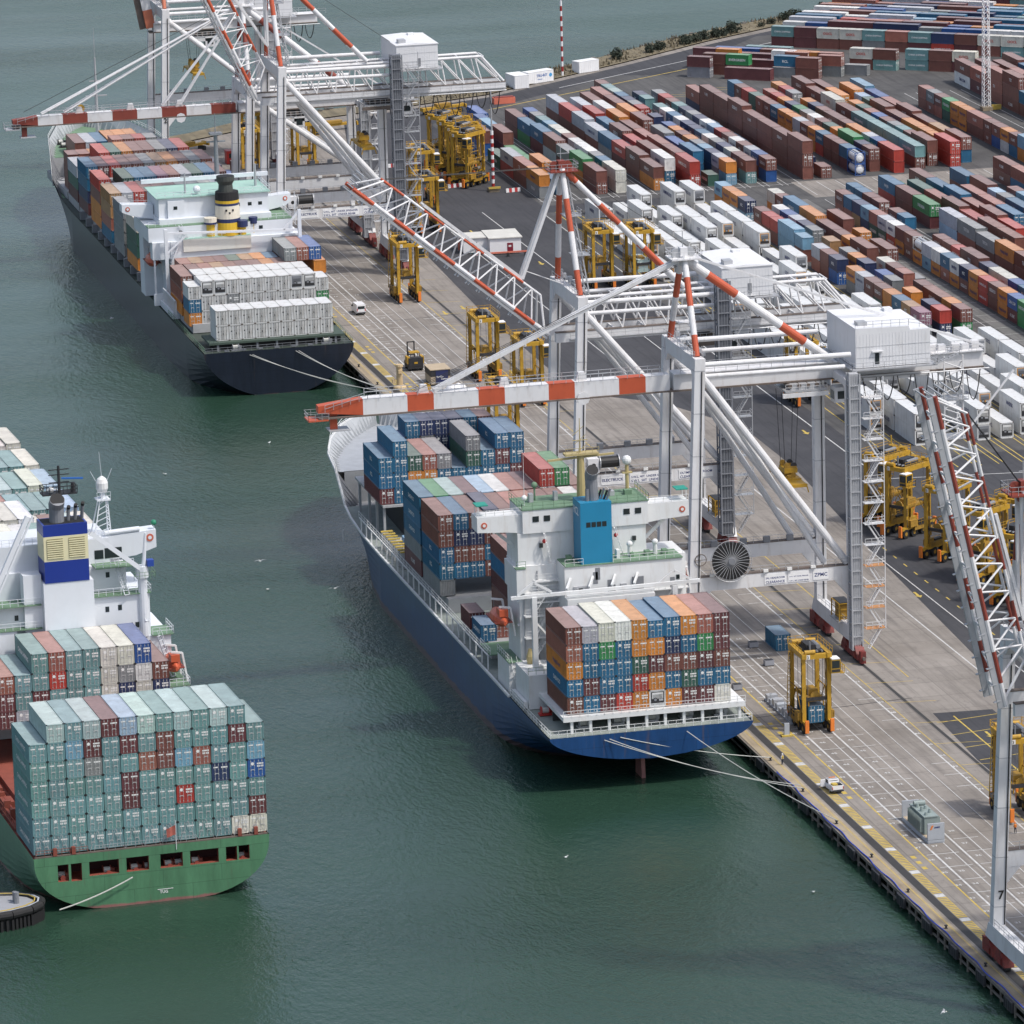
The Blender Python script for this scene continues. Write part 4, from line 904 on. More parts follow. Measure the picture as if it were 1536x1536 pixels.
rim = [(216-rw[0][0]*-1, rw[0][1], rw[0][2]) for rw in rows]; rimR = [(216+rw[-1][0], rw[-1][1], rw[-1][2]) for rw in rows]
for L_ in (rim, rimR):
    for a, c in zip(L_[3:-1], L_[4:]): b.bar((a[0],a[1],a[2]+.05), (c[0],c[1],c[2]+.05), .35, .35, WHITE2)
    b.rail(L_[9:], WHITE2, 1.0, 1.6, .07); b.rail([(p[0]+(.2 if p[0] < 216 else -.2), p[1], p[2]) for p in L_[:4]], WHITE2, 1.1, 1.6, .07)
    for k in range(24):                                    # lashing bridges posts along the side
        y = 862+k*4.1
        if y < 960: b.bar((200.2 if L_ is rim else 231.8, y, 7), (200.2 if L_ is rim else 231.8, y, 9.2), .2, .22, WHITE2)
    b.bar(((200.25 if L_ is rim else 231.75),862,9.3), ((200.25 if L_ is rim else 231.75),958,9.3), .18, .16, WHITE2)
    b.rail([((200.15 if L_ is rim else 231.85),862,9.4), ((200.15 if L_ is rim else 231.85),899,9.4), ((200.15 if L_ is rim else 231.85),958,9.4)], WHITE2, 1.1, 2.4, .05)
b.rail([(200.1,821.2,6.8),(231.9,821.2,6.8)], WHITE2, 1.1, 1.3, .07)
shipbuild(b, 'railing', BL)
b = MB()                                                  # stern container platform on pillars
b.box((202.6,823,8.75), (231.4,838,9.35), WHITE2); b.bar((202.6,822.9,9.05), (231.4,822.9,9.05), .3, .75, WHITE2)
for k in range(10): b.bar((204+k*2.95,823.3,6.7), (204+k*2.95,823.3,8.8), .42, .5, WHITE2)
b.box((203,831,6.7), (231,831.3,8.75), DARK); b.rail([(202.6,822.7,9.4),(231.4,822.7,9.4)], WHITE2, 1.0, 1.3, .07)
for k in range(5): winch(b, 206.5+k*5.4, 826, 6.75, GALV, .8)
shipbuild(b, 'stern_platform', BL)
b = MB()                                                  # hatch coamings and covers
for y0, y1 in ((868.5,886),(898.5,927)): b.box((202.3,y0,6.9), (229.8,y1,9.25), GREYDECK)
b.box((207,952,6.9), (226,974,13.2), DARK); b.box((202.6,949,12.9), (230.4,972,13.3), GREYDECK)
for x in (203,229.8):
    for y in (950,956,962,970): b.bar((x,y,6.9), (x,y,13), .4, .5, GREYDECK)
for k in range(4): b.box((203+k*6.8,929+.4*k,7), (209.2+k*6.8,945,8.4+.25*(k%2)), GREYDECK)
for k, m in enumerate(((.22,.36,.5),(.03,.14,.4),(.3,.5,.52))): b.box((204.2+k*2.7,936,8.41+.25*0), (206.7+k*2.7,942,9.6), M('open_hold_box_%d' % k, (*m,1), .6, 0, .15, .8, .4))
for k in range(9):
    b.box((201.2,929+k*1.9,7), (202.4,929.7+k*1.9,9.8), GREYDECK); b.box((201.1,929+k*1.9,9.8), (203.2,929.5+k*1.9,10.0), LINEY)
shipbuild(b, 'hatch_cover', BL)
b = MB(); b.box((216.0,988,12.6), (216.6,988.5,20), WHITE2); b.bar((214.6,988.2,18.6), (218,988.2,18.6), .2, .2, WHITE2)
winch(b, 211, 985, 12.6, GREY, 1.2); winch(b, 221, 985, 12.6, GREY, 1.2); shipbuild(b, 'foremast', BL)
# superstructure
b = MB()
b.box((202.5,849,6.8), (229.4,857,26.8), WHITE2); b.box((201.9,848,22.6), (203.4,856,26.6), WHITE2); b.box((200.4,848.4,6.8),(202.5,856,11.6), WHITE2)
b.box((208.6,844,6.8), (227.5,850,27.4), WHITE2)
b.prism([(202.6,849.6),(223.2,849.6),(223.2,857),(202.6,857)], 26.8, 31.9, WHITE2); b.box((203.4,849.3,31.9), (223.6,857.6,35.6), WHITE2)
for z in (17.2,21,24.2): b.box((202.2,849.3,z), (229.9,849.95,z+.22), WHITE2)
b.box((201,838,6.8), (206,846.5,12.2), WHITE2); b.box((206.2,839.5,6.8),(209,846,13.5), WHITE2)
sup = shipbuild(b, 'deckhouse', BL)
b = MB()
b.box((203.3,849.2,35.6), (223.7,857.7,35.75), GREENDK); b.box((208.7,843.8,27.4), (227.6,849.2,27.55), GREENDK); b.box((201.8,847.9,26.6), (203.4,849.2,26.75), GREENDK)
b.box((196.5,838,9.9),(206,849,10.05), GREENDK) if False else b.box((200.6,862.2,9.2),(207,869.5,9.35), GREENDK)
b.box((200.3,848.2,11.6), (202.5,856.2,11.75), GREENDK)
build_each(b, 'deck', BL)
for s, x0, x1 in ((-1,203.4,196.3),(1,223.6,230.4)):       # bridge wings
    b = MB()
    b.slab([(x0,31.9),(x0,34.9),(x1,34.9),(x1,32.5),(x0+s*2.2,32.2)] if s > 0 else [(x0,31.9),(x0+s*2.2,32.2),(x1,32.5),(x1,34.9),(x0,34.9)], 850, 853.6, WHITE2)
    b.slabx([(852,26),(853.2,26),(853.2,32),(852,32)], x0+s*.05, x0+s*.3, WHITE2); b.bar((x0,852.6,28.6), (x0+s*4,852.6,32.2), .3, .5, WHITE2)
    b.box((min(x1,x1-s*1.9),850.3,36.6), (max(x1,x1-s*1.9),852.8,36.75), M('green_canopy', (.02,.26,.20,1), .5))
    for yy in (850.4,852.7): b.bar((x1-s*.3,yy,34.9), (x1-s*.3,yy,36.6), .1, .1, WHITE2)
    b.lathe((x1-s*1.1,849.98,33.6), [(.5,-.06),(.5,.01)], M('lifebuoy_red', (.5,.12,.07,1), .5), 12, 'y'); b.lathe((x1-s*1.1,849.9,33.6), [(.25,-.04),(.25,.0)], WHITE2, 10, 'y')
    b.rail([(x1,850.1,34.9),(x0,850.1,35.0)], WHITE2, 1, 1.5, .06); shipbuild(b, 'bridge_wing', BL)
b = MB(); window_strip(b, 204.6, 208.2, 849.25, 33.7, 2, 1.0, .9, GLASS); window_strip(b, 219.2, 222.9, 849.25, 33.7, 2, 1.0, .9, GLASS)
for x, z in ((206,29.5),(221,29.4),(204.2,24.5),(205.5,20.5),(203.8,14),(226.5,24)): b.box((x,849.2 if 208 > x or z > 27.5 else 843.9,z), (x+.55,849.9,z+.7), GLASS)
build_each(b, 'window', BL)
b = MB()
for (x0,y0,z0,x1,y1,z1) in ((207.5,849,27.5,206.6,849,31.9),(219.2,849,27.5,217.9,849,31.9),(205.2,848.4,17.2,207.5,848.4,21)): b.stair((x0,y0-.6,z0), (x1,y1-.4,z1), .8)
b.stair((201.6,846.8,8), (201.2,848.6,11.6), .9)
for z in (15.4,18.9,22.6):
    b.box((203,847.4,z), (208.6,849,z+.14), WHITE2); b.rail([(203,847.5,z+.14),(208.6,847.5,z+.14)], WHITE2, 1.1, 1.1, .06); b.box((222.5,843.2,z),(227.6,844,z+.14), WHITE2); b.rail([(222.5,843.3,z+.14),(227.6,843.3,z+.14)], WHITE2, 1.1, 1.1, .06)
    b.stair((204.4,847.8,z-3.3), (206.6,847.8,z), .7); b.stair((224,843.6,z-3.3),(226.4,843.6,z), .7)
b.rail([(200.4,848.3,11.75),(200.4,856,11.75)], WHITE2, 1.1, 1.2, .06)
b.rail([(203.3,849.2,35.75),(223.7,849.2,35.75),(223.7,857.6,35.75)], GREENDK, 1.1, 1.7, .06); b.rail([(203.3,849.2,35.75),(203.3,857.6,35.75)], GREENDK, 1.1, 1.7, .06)
b.rail([(208.7,843.9,27.5),(211.6,843.9,27.5)], WHITE2, 1.1, 1.2); b.rail([(216.4,843.9,27.5),(227.6,843.9,27.5)], WHITE2, 1.1, 1.4)
b.box((204.4,847.6,21), (208.6,850,21.2), WHITE2); b.rail([(204.4,847.7,21.2),(208.6,847.7,21.2)], WHITE2, 1.1, 1.2); b.box((204.8,847.8,24.3), (208.6,850,24.5), WHITE2); b.rail([(204.8,847.9,24.5),(208.6,847.9,24.5)], WHITE2, 1.1, 1.2)
b.rail([(201.9,848,26.75),(203.4,848,26.75)], GREENDK, 1.1, 1.1, .06); b.rail([(200.7,862.3,9.3),(200.7,869,9.3)], WHITE2, 1.1, 1.2); b.rail([(201,838.2,12.3),(206,838.2,12.3)], GREENDK, 1.1, 1.2, .06)
shipbuild(b, 'stairway', BL)
b = MB()                                                    # store crane gantry behind the house
b.bar((199.2,841,24.0), (229.5,841,24.3), .5, .5, WHITE2); b.bar((208,840.4,23.7), (222,840.4,23.7), .3, .35, WHITE2); b.box((208,840,21.8), (222,842,23.2), WHITE2)
for x in (202.9,225.4):
    b.bar((x,841,12), (x,841,23.9), .8, .8, WHITE2); b.bar((x-2.6,841,24.3), (x,841,26.2), .25, .35, WHITE2); b.bar((x,841,26.2), (x+2.8,841,24.5), .25, .35, WHITE2); b.bar((x,841,20), (x+4.2,843.5,15), .3, .3, WHITE2)
for k in range(4): b.bar((209.5+k*3.6,843.8,25.6), (208.4+k*3.6,842,24.4), .3, .4, WHITE2)
shipbuild(b, 'gantry_crane', BL)
b = MB(); FB = M('funnel_blue', (.012,.20,.36,1), .45, 0, .06, .4)
b.box((211.4,844.2,27.4), (216.4,848.8,37.3), FB)
for k in range(4): b.box((212.3+k*.85,844.17,33.4), (213.0+k*.85,844.21,34.2), GLASS)
b.text('RCL', (211.37,848.3,35.1), (0,-1,0), (0,0,1), 1.7, WHITETX)
fn = shipbuild(b, 'funnel', BL)
b = MB(); b.tube((213.9,846.2,37.3), (213.7,846.2,41.6), 1.0, GREY, .95, 14); b.tube((213.7,846.0,41.2), (213.7,845.0,42.3), 1.0, GREY, 1.0, 14); b.tube((213.7,845.0,42.31), (213.7,844.96,42.35), .94, BLACK, .94, 14)
b.tube((212.9,845.6,37.3),(212.9,845.6,39.2), .3, GREY); 
for k in range(4): b.tube((214.9+.35*k,846.6-.4*k,37.3), (215.3+.4*k,846.2-.4*k,38.8+.3*(k%2)), .18, GREY if k % 2 else DARK, n=7)
fnp = b; o = BL.location; b.v = [(x-o.x,y-o.y,z-o.z) for x,y,z in b.v]; b.build('exhaust_pipe', fn)
b = MB(); MY = M('mast_buff', (.42,.34,.16,1), .55, 0, .1, .5)
b.tube((213.6,852,35.7), (213.6,852,43.2), .75, MY, .55, 10); b.bar((208.3,852,42.6), (219,852,43.0), .35, .3, MY); b.box((211,851.2,43.2), (216.4,853,43.5), MY); b.rail([(211,851.2,43.5),(216.4,851.2,43.5)], MY, .9, 1.1, .06)
b.tube((213.6,852.2,43.5), (213.6,852.2,49), .14, MY, .06, 6); b.bar((212.4,852.1,45.5), (214.8,852.1,45.5), .12, .12, MY)
for k in range(3): b.bar((213-.3*k,852.1,43.5+k*1.4), (214.2+.3*(2-k),852.1,44.9+k*1.4), .08, .08, MY)
for x, z in ((221.8,35.7),(206.8,35.7)):
    b.tube((x,855,z), (x,855,z+(4.5 if x > 215 else 2.0)), .3 if x > 215 else .15, MY if x > 215 else GREENDK, n=8)
b.sphere((221.8,855,41), .75, WHITE2); b.bar((221,855,39), (222.6,855,39), .8, .2, MY); b.sphere((206.8,855,38.2), .5, GREENDK)
b.tube((204.4,852,35.7), (204.4,852,44), .06, WHITE2, .03, 5); b.sphere((204.4,852,37), .45, WHITE2)
shipbuild(b, 'radar_mast', BL)
lifeboat(BL, 200.1-216, 853-821, 20.8, 8); lifeboat(BL, 229.4-216, 856-821, 25.0, 8)
b = MB()                                                    # doors, pipes, vents, lamps on the white walls
rg = random.Random(8)
for k in range(26):
    x = 209.2+rg.random()*17.5; z = 8+rg.random()*17; s_ = rg.choice((0,1,2))
    if s_ == 0: b.box((x,843.95,z), (x+.75,844.0-.005,z+1.9), GREY)
    elif s_ == 1: b.tube((x,843.85,z), (x,843.85,min(27,z+rg.uniform(2,9))), .09, GALV, n=5)
    else: b.box((x,843.6,z), (x+.9,843.995,z+.6), GALV)
for x in (203.2,205.4,222.4,226.8): b.tube((x,848.8,9), (x,848.8,26), .12, GALV, n=5)
for x, z in ((205.6,35.75),(209.6,35.75),(218.6,35.75),(221,35.75),(209.6,27.55),(217.6,27.55),(219.8,27.55),(222.2,27.55),(225,27.55)): b.box((x,846.2 if z < 30 else 853.5,z), (x+rg.uniform(.5,1.2),847.3 if z < 30 else 854.6,z+rg.uniform(.6,1.6)), rg.choice((WHITE2,GALV,GREENDK)))
for x in (219.9,224): b.tube((x,847,27.55),(x,847,29.4), .35, WHITE2, n=8); b.sphere((x,847,29.5), .5, WHITE2, 8)
b.box((219.4,843.7,19.5),(221.2,843.99,25), GREY); b.box((210,843.7,20.6),(212.4,843.99,24.2), GALV)
for x, z in ((206.7,30.6),(218.2,30.6),(204.0,22.2)): b.sphere((x,848.9,z), .35, REDLIGHT, 8)
SPLIT.add('wall_fitting'); shipbuild(b, 'wall_fitting', BL)
b = MB(); b.slabx([(826,-4),(830,-4),(829.6,1.5),(826.4,1.5)], 215.6, 216.2, M('worn_red_rudder', (.26,.12,.11,1), .7, 0, .2, .6)); shipbuild(b, 'rudder', BL)
b = MB(); b.box((202.4,846.0,7.2),(204.0,848,12), WHITE2)
b.box((200.3,838.6,6.8),(200.9,846.5,7.9), WHITE2); winch(b, 202.6, 834.5, 6.8, REDLIGHT, .8); b.lathe((203,848-3,12.2), [(.5,0),(.6,1.2),(.25,2.4)], MY, 8)
for k in range(5): b.box((203.2+k*.1,840.2+k*1.1,12.2),(203.9+k*.1,840.8+k*1.1,13.0), WHITE2)
shipbuild(b, 'deck_machinery', BL)

SHIPGREY = M('pale_grey_bulwark', (.40,.42,.44,1), .6, 0, .1, .5)
# ======== navy ship: transom 1111, hull x 201.6..232.4, bow near 1345
NV = empty('container_ship', (217, 1111, -3), label='dark navy hulled container ship with a black, white and yellow round funnel', cat='ship')
NVM = hullmat('navy_hull_paint', (.012,.017,.030), (.16,.065,.06), -2.35, .5)
st = [(1111,15.3,6.8,15.3,-3.2,1.75),(1118,15.4,6.8,15.4,-5,2.2),(1130,15.5,7,15.4,-9,4),(1150,15.5,7,15.5,-11,8),(1270,15.4,7,15.2,-11,8),(1288,15.2,7.4,13,-11,6),(1299,14.8,9.0,10.6,-11,4),(1304,14.3,14.2,9.2,-11,3),(1318,12.4,15.2,5.2,-11,2.4),(1330,8.6,16.2,2.4,-11,2),(1340,3.6,17,.7,-11,2),(1344,.4,17.4,.1,-11,2)]
b, rows = hull(st, (NVM,), NV); r = rows[0]; b.add(r, [tuple(range(len(r)))], NVM)
deckcap(rows[:6], -.1, M('dark_green_deck', (.045,.06,.05,1), .7, 0, .25, .5), b, .25, 6.75); deckcap(rows[5:8], 0, GREENDK, b, .2, 6.75, GREY); deckcap(rows[7:], 0, GREENDK, b, .2, 13.2, SHIPGREY); b.box((-14,1304,6.75), (14,1304.3,13.2), GREYDECK); b.v = [(x+217,y,z) for x,y,z in b.v]; shipbuild(b, 'hull', NV)
b = MB(); rim = [(217+rw[0][0], rw[0][1], rw[0][2]) for rw in rows]; rimR = [(217+rw[-1][0], rw[-1][1], rw[-1][2]) for rw in rows]
for L_ in (rim, rimR): b.rail(L_[6:], WHITE2, 1.0, 1.8, .07); b.rail([(p[0]+(.25 if p[0] < 217 else -.25),p[1],p[2]) for p in L_[:4]], GREENDK, 1.1, 1.8, .06)
b.rail([(201.9,1111.2,6.8),(232.1,1111.2,6.8)], GREY, 1.0, 1.6, .06); shipbuild(b, 'railing', NV)
b = MB(); GD2 = M('dark_green_platform', (.05,.075,.06,1), .7, 0, .2, .5)
b.box((203.2,1112.4,8.15), (230.9,1121,8.55), GD2); b.box((203.6,1114.6,6.75), (230.4,1114.9,8.15), DARK); b.rail([(203.2,1112.5,8.55),(205,1112.5,8.55)], GD2, .9, 1, .05)  # dark wall added for the shade in the open gap below the platform
for k in range(7): b.bar((205+k*4,1112.9,6.7), (205+k*4,1112.9,8.2), .4, .5, GREY)
for x in (208.5,227): winch(b, x, 1112.6, 6.75, GREY, .8)
for k in range(6): b.box((206+k*3.4,1111.25,6.9), (207+k*3.4,1111.6,7.2), GREY)
shipbuild(b, 'stern_platform', NV)
b = MB()
for y0, y1 in ((1131,1145),(1145.4,1160),(1187.6,1202),(1203.6,1218),(1219.6,1234),(1236.6,1251),(1253.2,1268),(1269.6,1284),(1285.4,1299),(1299.8,1314)): b.box((203.4,y0,6.9), (230.6,y1,8.7), GREYDECK)
for k in range(10):
    y = 1186.6+k*8.05; b.box((201.9,y,7), (203.2,y+.8,8.8), GREY)
shipbuild(b, 'hatch_cover', NV)
b = MB(); SHW = M('cool_white_paint', (.66,.69,.73,1), .45, 0, .04, .3, .12, (.38,.34,.3), 6)
b.box((204.6,1160,7), (232,1176,20.2), SHW); b.box((200.8,1160.2,16.6), (204.6,1163,20.2), SHW); b.box((200.8,1171,7), (204.6,1176,20.2), SHW); b.box((200.8,1160.2,7),(204.6,1161,9.4), SHW); b.box((200.2,1161,20.2), (230.6,1178,23.2), SHW); b.box((203,1163,23.2), (226.6,1178,24.4), SHW); b.box((203.2,1164.5,24.4), (226.4,1178,28.6), SHW)
b.box((207.2,1159.6,18), (221.5,1163,20.6), M('off_white_paint', (.62,.62,.58,1), .5, 0, .05, .4, .3, (.4,.34,.26), 4)); b.box((205,1163.9,24.4),(208.5,1166,28.0), SHW); b.bar((201.2,1160.6,7),(201.2,1160.6,17), .35,.35, SHW)
shipbuild(b, 'deckhouse', NV)
b = MB(); b.box((202.6,1164,28.6), (226.8,1178.4,28.75), AQUADK); b.box((200.2,1161,23.2), (203,1164.4,23.35), GREENDK); b.box((226.6,1161,23.2), (230.6,1176,23.35), GREENDK); b.box((207.2,1159.6,20.6),(221.5,1163,20.72), AQUADK)
b.box((203,1161,23.2),(226.6,1164.2,23.33), GREENDK); build_each(b, 'deck', NV)
for s, x0, x1 in ((-1,203,196.4),(1,226.6,232.2)):
    b = MB()
    b.slab([(x0,23.4),(x0,26.4),(x1,26.8),(x1,25.2),(x0+s*4.5,24.3)] if s > 0 else [(x0,23.4),(x0+s*4.5,24.3),(x1,25.2),(x1,26.8),(x0,26.4)], 1170, 1173, SHW)
    b.lathe((x1-s*1.2,1169.98,25.8), [(.5,-.05),(.5,.02)], M('lifebuoy_red', (.5,.12,.07,1)), 12, 'y'); b.lathe((x1-s*1.2,1169.9,25.8), [(.27,-.03),(.27,.0)], SHW, 10, 'y')
    b.rail([(x1,1170.1,26.7),(x0,1170.1,26.5)], SHW, .9, 1.5); shipbuild(b, 'bridge_wing', NV)
b = MB(); b.bar((202,1178,29.9), (229,1178,29.9), .8, .8, SHW); shipbuild(b, 'awning_beam', NV)
b = MB()
for x, z, yy in ((206.2,26.2,1163.88),(219.5,25.9,1164.48),(222,25.9,1164.48),(224.2,25.9,1164.48),(206.6,21.6,1160.98),(223.5,21.5,1160.98)): b.box((x,yy-.02,z), (x+.8,yy+.1,z+.7), GLASS)
build_each(b, 'window', NV)
b = MB()
b.rail([(202.7,1164.1,28.75),(226.8,1164.1,28.75),(226.8,1178,28.75)], SHW, 1.1, 1.8, .06); b.rail([(200.3,1161.1,23.35),(206,1161.1,23.35)], SHW, 1.1, 1.5); b.rail([(224,1161.1,23.35),(230.5,1161.1,23.35),(230.5,1170,23.35)], SHW, 1.1, 1.5); b.rail([(207.3,1159.7,20.7),(221.4,1159.7,20.7)], SHW, 1.1, 2)
b.stair((208.5,1160.4,20.6), (206.6,1160.4,23.4), .8, SHW); b.stair((204.5,1159.5,16), (206.4,1159.5,20.2), .8, SHW)
shipbuild(b, 'stairway', NV)
b = MB(); FW = M('funnel_cream', (.66,.62,.52,1), .5, 0, .06, .5, .35, (.35,.25,.14), 3); FY = M('funnel_yellow', (.62,.40,.03,1), .45, 0, .08, .5); FN = M('funnel_navy', (.02,.03,.10,1), .45)
c = (217.2,1162.2,20.7)
for r0_, z0_, r1_, z1_, m in ((2.75,0,2.65,2.7,FY),(2.65,2.7,2.65,3.5,FN),(2.65,3.5,2.5,6.2,FW),(2.5,6.2,2.5,6.7,FN),(2.5,6.7,2.5,7.3,FY),(2.5,7.3,2.4,9.0,BLACK)): b.lathe(c, [(r0_,z0_),(r1_,z1_)], m, 24)
for k in (-.7,0,.7): b.box((c[0]+k-.18,c[1]-2.62,c[2]+4.6+abs(k)*.8), (c[0]+k+.18,c[1]-2.3,c[2]+5.0+abs(k)*.8), BLACK)
fn = shipbuild(b, 'funnel', NV)
b = MB(); b.lathe((c[0]-.2,c[1],c[2]+9), [(1.6,0),(1.45,1.5),(1.9,2.3),(1.9,3.2)], M('sooty_grey', (.05,.055,.05,1), .7), 16); b.lathe((c[0]-.2,c[1],c[2]+12.2), [(1.75,0),(1.75,.06)], BLACK, 16); o = NV.location; b.v = [(x-o.x,y-o.y,z-o.z) for x,y,z in b.v]; b.build('exhaust_pipe', fn)
for x, y, rr_, top, m in ((213.3,1161,1.35,24.6,FW),(219.9,1160.4,1.15,23.7,FN),(222.4,1161.6,.95,24.0,FN)): b = MB(); b.tube((x,y,20.7), (x,y,top-1.3), rr_*.65, FY, n=12); b.tube((x,y,top-1.3), (x,y,top-.9), rr_, FN, n=14); b.tube((x,y,top-.9), (x,y,top), rr_, m, n=14); shipbuild(b, 'ventilator', NV)
b = MB(); b.sphere((211.6,1166,29.8), .8, SHW)
b.tube((209.5,1168,28.7),(209.5,1168,33), .25, GALV, .15); b.bar((208.6,1168,32.2),(210.4,1168,32.2), .2, .2, GALV); b.tube((225,1171,28.7), (225,1171,33.4), .3, GALV, .2, 8)
b.tube((218.6,1180,28.6), (218.6,1180,38.5), .55, GREY, .4, 10); b.bar((216.6,1180,37), (220.6,1180,37), .3, .3, GREY); b.box((217.3,1179,38.5), (219.9,1181,38.9), GREY); b.rail([(217.3,1179,38.9),(219.9,1179,38.9)], GREY, .9, .9); b.tube((218.6,1180,38.9),(218.6,1180,43), .12, GREY, .05, 6)
shipbuild(b, 'radar_mast', NV)
b = MB(); b.tube((217,1322,14), (217,1322,33), .5, GALV, .2, 8); b.bar((214.5,1322,24), (219.5,1322,24), .25, .3, GALV); b.bar((215.5,1322,27.5), (218.5,1322,27.5), .2, .25, GALV); b.tube((217,1322,33),(217,1322,40), .07, GALV, .04, 5)
b.bar((205.5,1299,8.7),(205.5,1299,12.5),.4,.6,WHITE2); b.bar((205.5,1299,12.4),(209.5,1303,13.6),.4,.5,WHITE2)
for k in range(8): winch(b, 208+(k%4)*5.5, 1317+4*(k//4), 13.2, GREY if k % 2 else DARK, .8)
shipbuild(b, 'foremast', NV)
b = MB()
b.bar((203.4,1158.6,22.4), (232,1158.6,21.2), .4, .45, SHW); 
for x in (203.4,231.6): b.bar((x,1158.6,9), (x,1158.6,25.5 if x > 220 else 23.2), .7, .7, SHW)
b.bar((231.6,1158.6,25.2), (228.2,1158.6,21.5), .4, .4, SHW); b.bar((203.4,1158.6,18),(207.6,1158.6,21.6), .3, .3, SHW); b.tube((231,1160,22),(231,1160,29), .08, SHW, n=5)
shipbuild(b, 'gantry_crane', NV)
lifeboat(NV, 201.6-217, 1166-1111, 15.4+3, 7.5)
b = MB(); b.box((202,1146,6.9), (205,1160,8.2), SHW); 
for k in range(9): b.box((202.2,1144+k*1.7,8.2),(202.5,1144.3+k*1.7,11.0), SHW)
b.bar((202.3,1144,11),(202.3,1158,11),.25,.3,SHW); b.sphere((204.2,1153,9.4), .8, SHW); b.sphere((204.2,1150.6,9.4), .7, SHW); shipbuild(b, 'deck_machinery', NV)

# ======== green ship, turning: local frame x 0..34.7 (from its left stern corner), y forward
GR = empty('container_ship', (115.35, 787.55, -2.3), GA, label='green hulled container ship with wide stern at the left edge, white house and striped funnel', cat='ship')
GRM = hullmat('green_hull_paint', (.080,.200,.108), (.26,.12,.11), -1.9, .55)
hbm = 17.35; gz = lambda z: z+3
st = [(5.0,hbm,5.4,hbm,-5,2.4),(14,hbm,5.4,hbm,-8,3.2),(30,hbm,5.4,hbm,-11,6),(60,hbm,5.4,hbm,-11,9),(215,hbm,5.4,hbm,-11,9)]
b, rows = hull([(0,hbm,5.4,hbm,-3.6,2.5)]+st, (GRM,), GR)
# transom with mooring openings: plate below, segments between the openings, plate above
r = rows[0]; low = [(x,z) for x, y, z in r if z < 1.55]; zlo, zhi = 1.5, 4.1
def edge_x(z): 
    u = (5.4-z)/9.0; return hbm*max(0, 1-u**2.5)**(1/2.5)
ex = edge_x(zlo); lowp = [(-ex,zlo)]+[p for p in low]+[(ex,zlo)]
b.add([(x,0,z) for x, z in lowp], [tuple(range(len(lowp)))], GRM)
b.add([(-edge_x(zhi),0,zhi),(edge_x(zhi),0,zhi),(hbm,0,5.4),(-hbm,0,5.4)], [(0,1,2,3)], GRM)
ops = [(3.44,5.02,1.6),(5.37,6.95,1.5),(8.05,12.4,2.0),(13.5,16.8,2.0),(18.5,21.8,2.0),(22.9,27.1,2.0),(28.2,29.85,2.0),(30.1,31.7,2.0)]
xs = None; 
for (a, c, zb) in ops+[(34.7,34.7,2)]:
    a -= hbm; c -= hbm; zc = 2.8
    sL = [(-edge_x(z),0,z) for z in (zhi,3.4,zc,2.1,zlo)] if xs is None else [(xs,0,zhi),(xs,0,zlo)]
    sR = [(edge_x(z),0,z) for z in (zlo,2.1,zc,3.4,zhi)] if a > 17 else [(a,0,zlo),(a,0,zhi)]
    pg = sL+sR; b.add(pg, [tuple(range(len(pg)))], GRM)
    if c > a:
        b.add([(a,0,zlo),(c,0,zlo),(c,0,zb),(a,0,zb)], [(0,1,2,3)], GRM)
        for (p, q_) in (((a,zb),(c,zb)),((c,zb),(c,zhi)),((c,zhi),(a,zhi)),((a,zhi),(a,zb))): b.add([(p[0],0,p[1]),(q_[0],0,q_[1]),(q_[0],.9,q_[1]),(p[0],.9,p[1])], [(0,1,2,3)], REDOX)
    xs = c
deckcap(rows, -.15, REDOX, b, .1); b.v = [(x+hbm,y,gz(z)) for x,y,z in b.v]; b.build('hull', GR)
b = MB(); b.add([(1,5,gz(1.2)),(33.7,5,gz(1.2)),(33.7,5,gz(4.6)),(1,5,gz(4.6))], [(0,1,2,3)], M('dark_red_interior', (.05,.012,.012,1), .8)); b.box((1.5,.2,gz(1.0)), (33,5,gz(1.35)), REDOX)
for x in (4.3,11,15,17,20,21.5,24,30.8): winch(b, x, 2.2, gz(1.35), REDOX, .75); b.lathe((x,.5,gz(1.9)), [(.42,0),(.42,.25)], REDBR, 10, 'y')
b.build('mooring_deck', GR)
for k in range(13):
    x = .3+k*2.655; b = MB()
    for s in (1,): b.bar((x+.1,.35,gz(5.6)), (x+1.27,.3,gz(8.6)), .05, .05, GALV); b.bar((x+2.45,.35,gz(5.6)), (x+1.27,.3,gz(8.6)), .05, .05, GALV); b.build('lashing_rod', GR)
b = MB(); b.box((.2,.1,gz(5.3)), (34.5,.5,gz(5.55)), RUST)
for k in (3.2,5.9,30.4,32.8): b.box((k-.28,.0,gz(5.5)), (k+.28,.45,gz(6.6)), REDOX)
b.rail([(.4,.2,gz(5.55)),(8,.2,gz(5.55))], REDOX, .9, 1.2, .06); b.rail([(9,.25,gz(5.55)),(24,.25,gz(5.55))], GALV, .8, 1.5, .05)
for k in range(7):
    y = 15+k*4.6
    b.box((.5,y,gz(5.3)),(2.2,y+3.2,gz(6.0+.5*(k%3))), REDOX); b.box((.4,y+3.3,gz(5.3)),(1.4,y+3.8,gz(7.6)), REDOX); b.tube((1.2,y,gz(6.9)),(1.2,y+3,gz(6.9)), .18, REDBR, n=6)
b.box((2.6,14.5,gz(5.3)), (32,46,gz(5.65)), REDOX)
for k in range(5): b.box((3+k*6,15,gz(5.65)), (8.4+k*6,45,gz(6.7)), REDOX)
b.bar((.3,14,gz(5.9)), (.3,60,gz(5.9)), .25, .3, REDOX); b.rail([(.35,14,gz(5.6)),(.35,60,gz(5.6))], REDOX, 1.1, 2, .07)
b.build('hatch_cover', GR)
b = MB(); X = lambda x: x-115.7+2.6; # house block placed from its world outline (rotation shifts it by about 2.6 m)
HY = 62
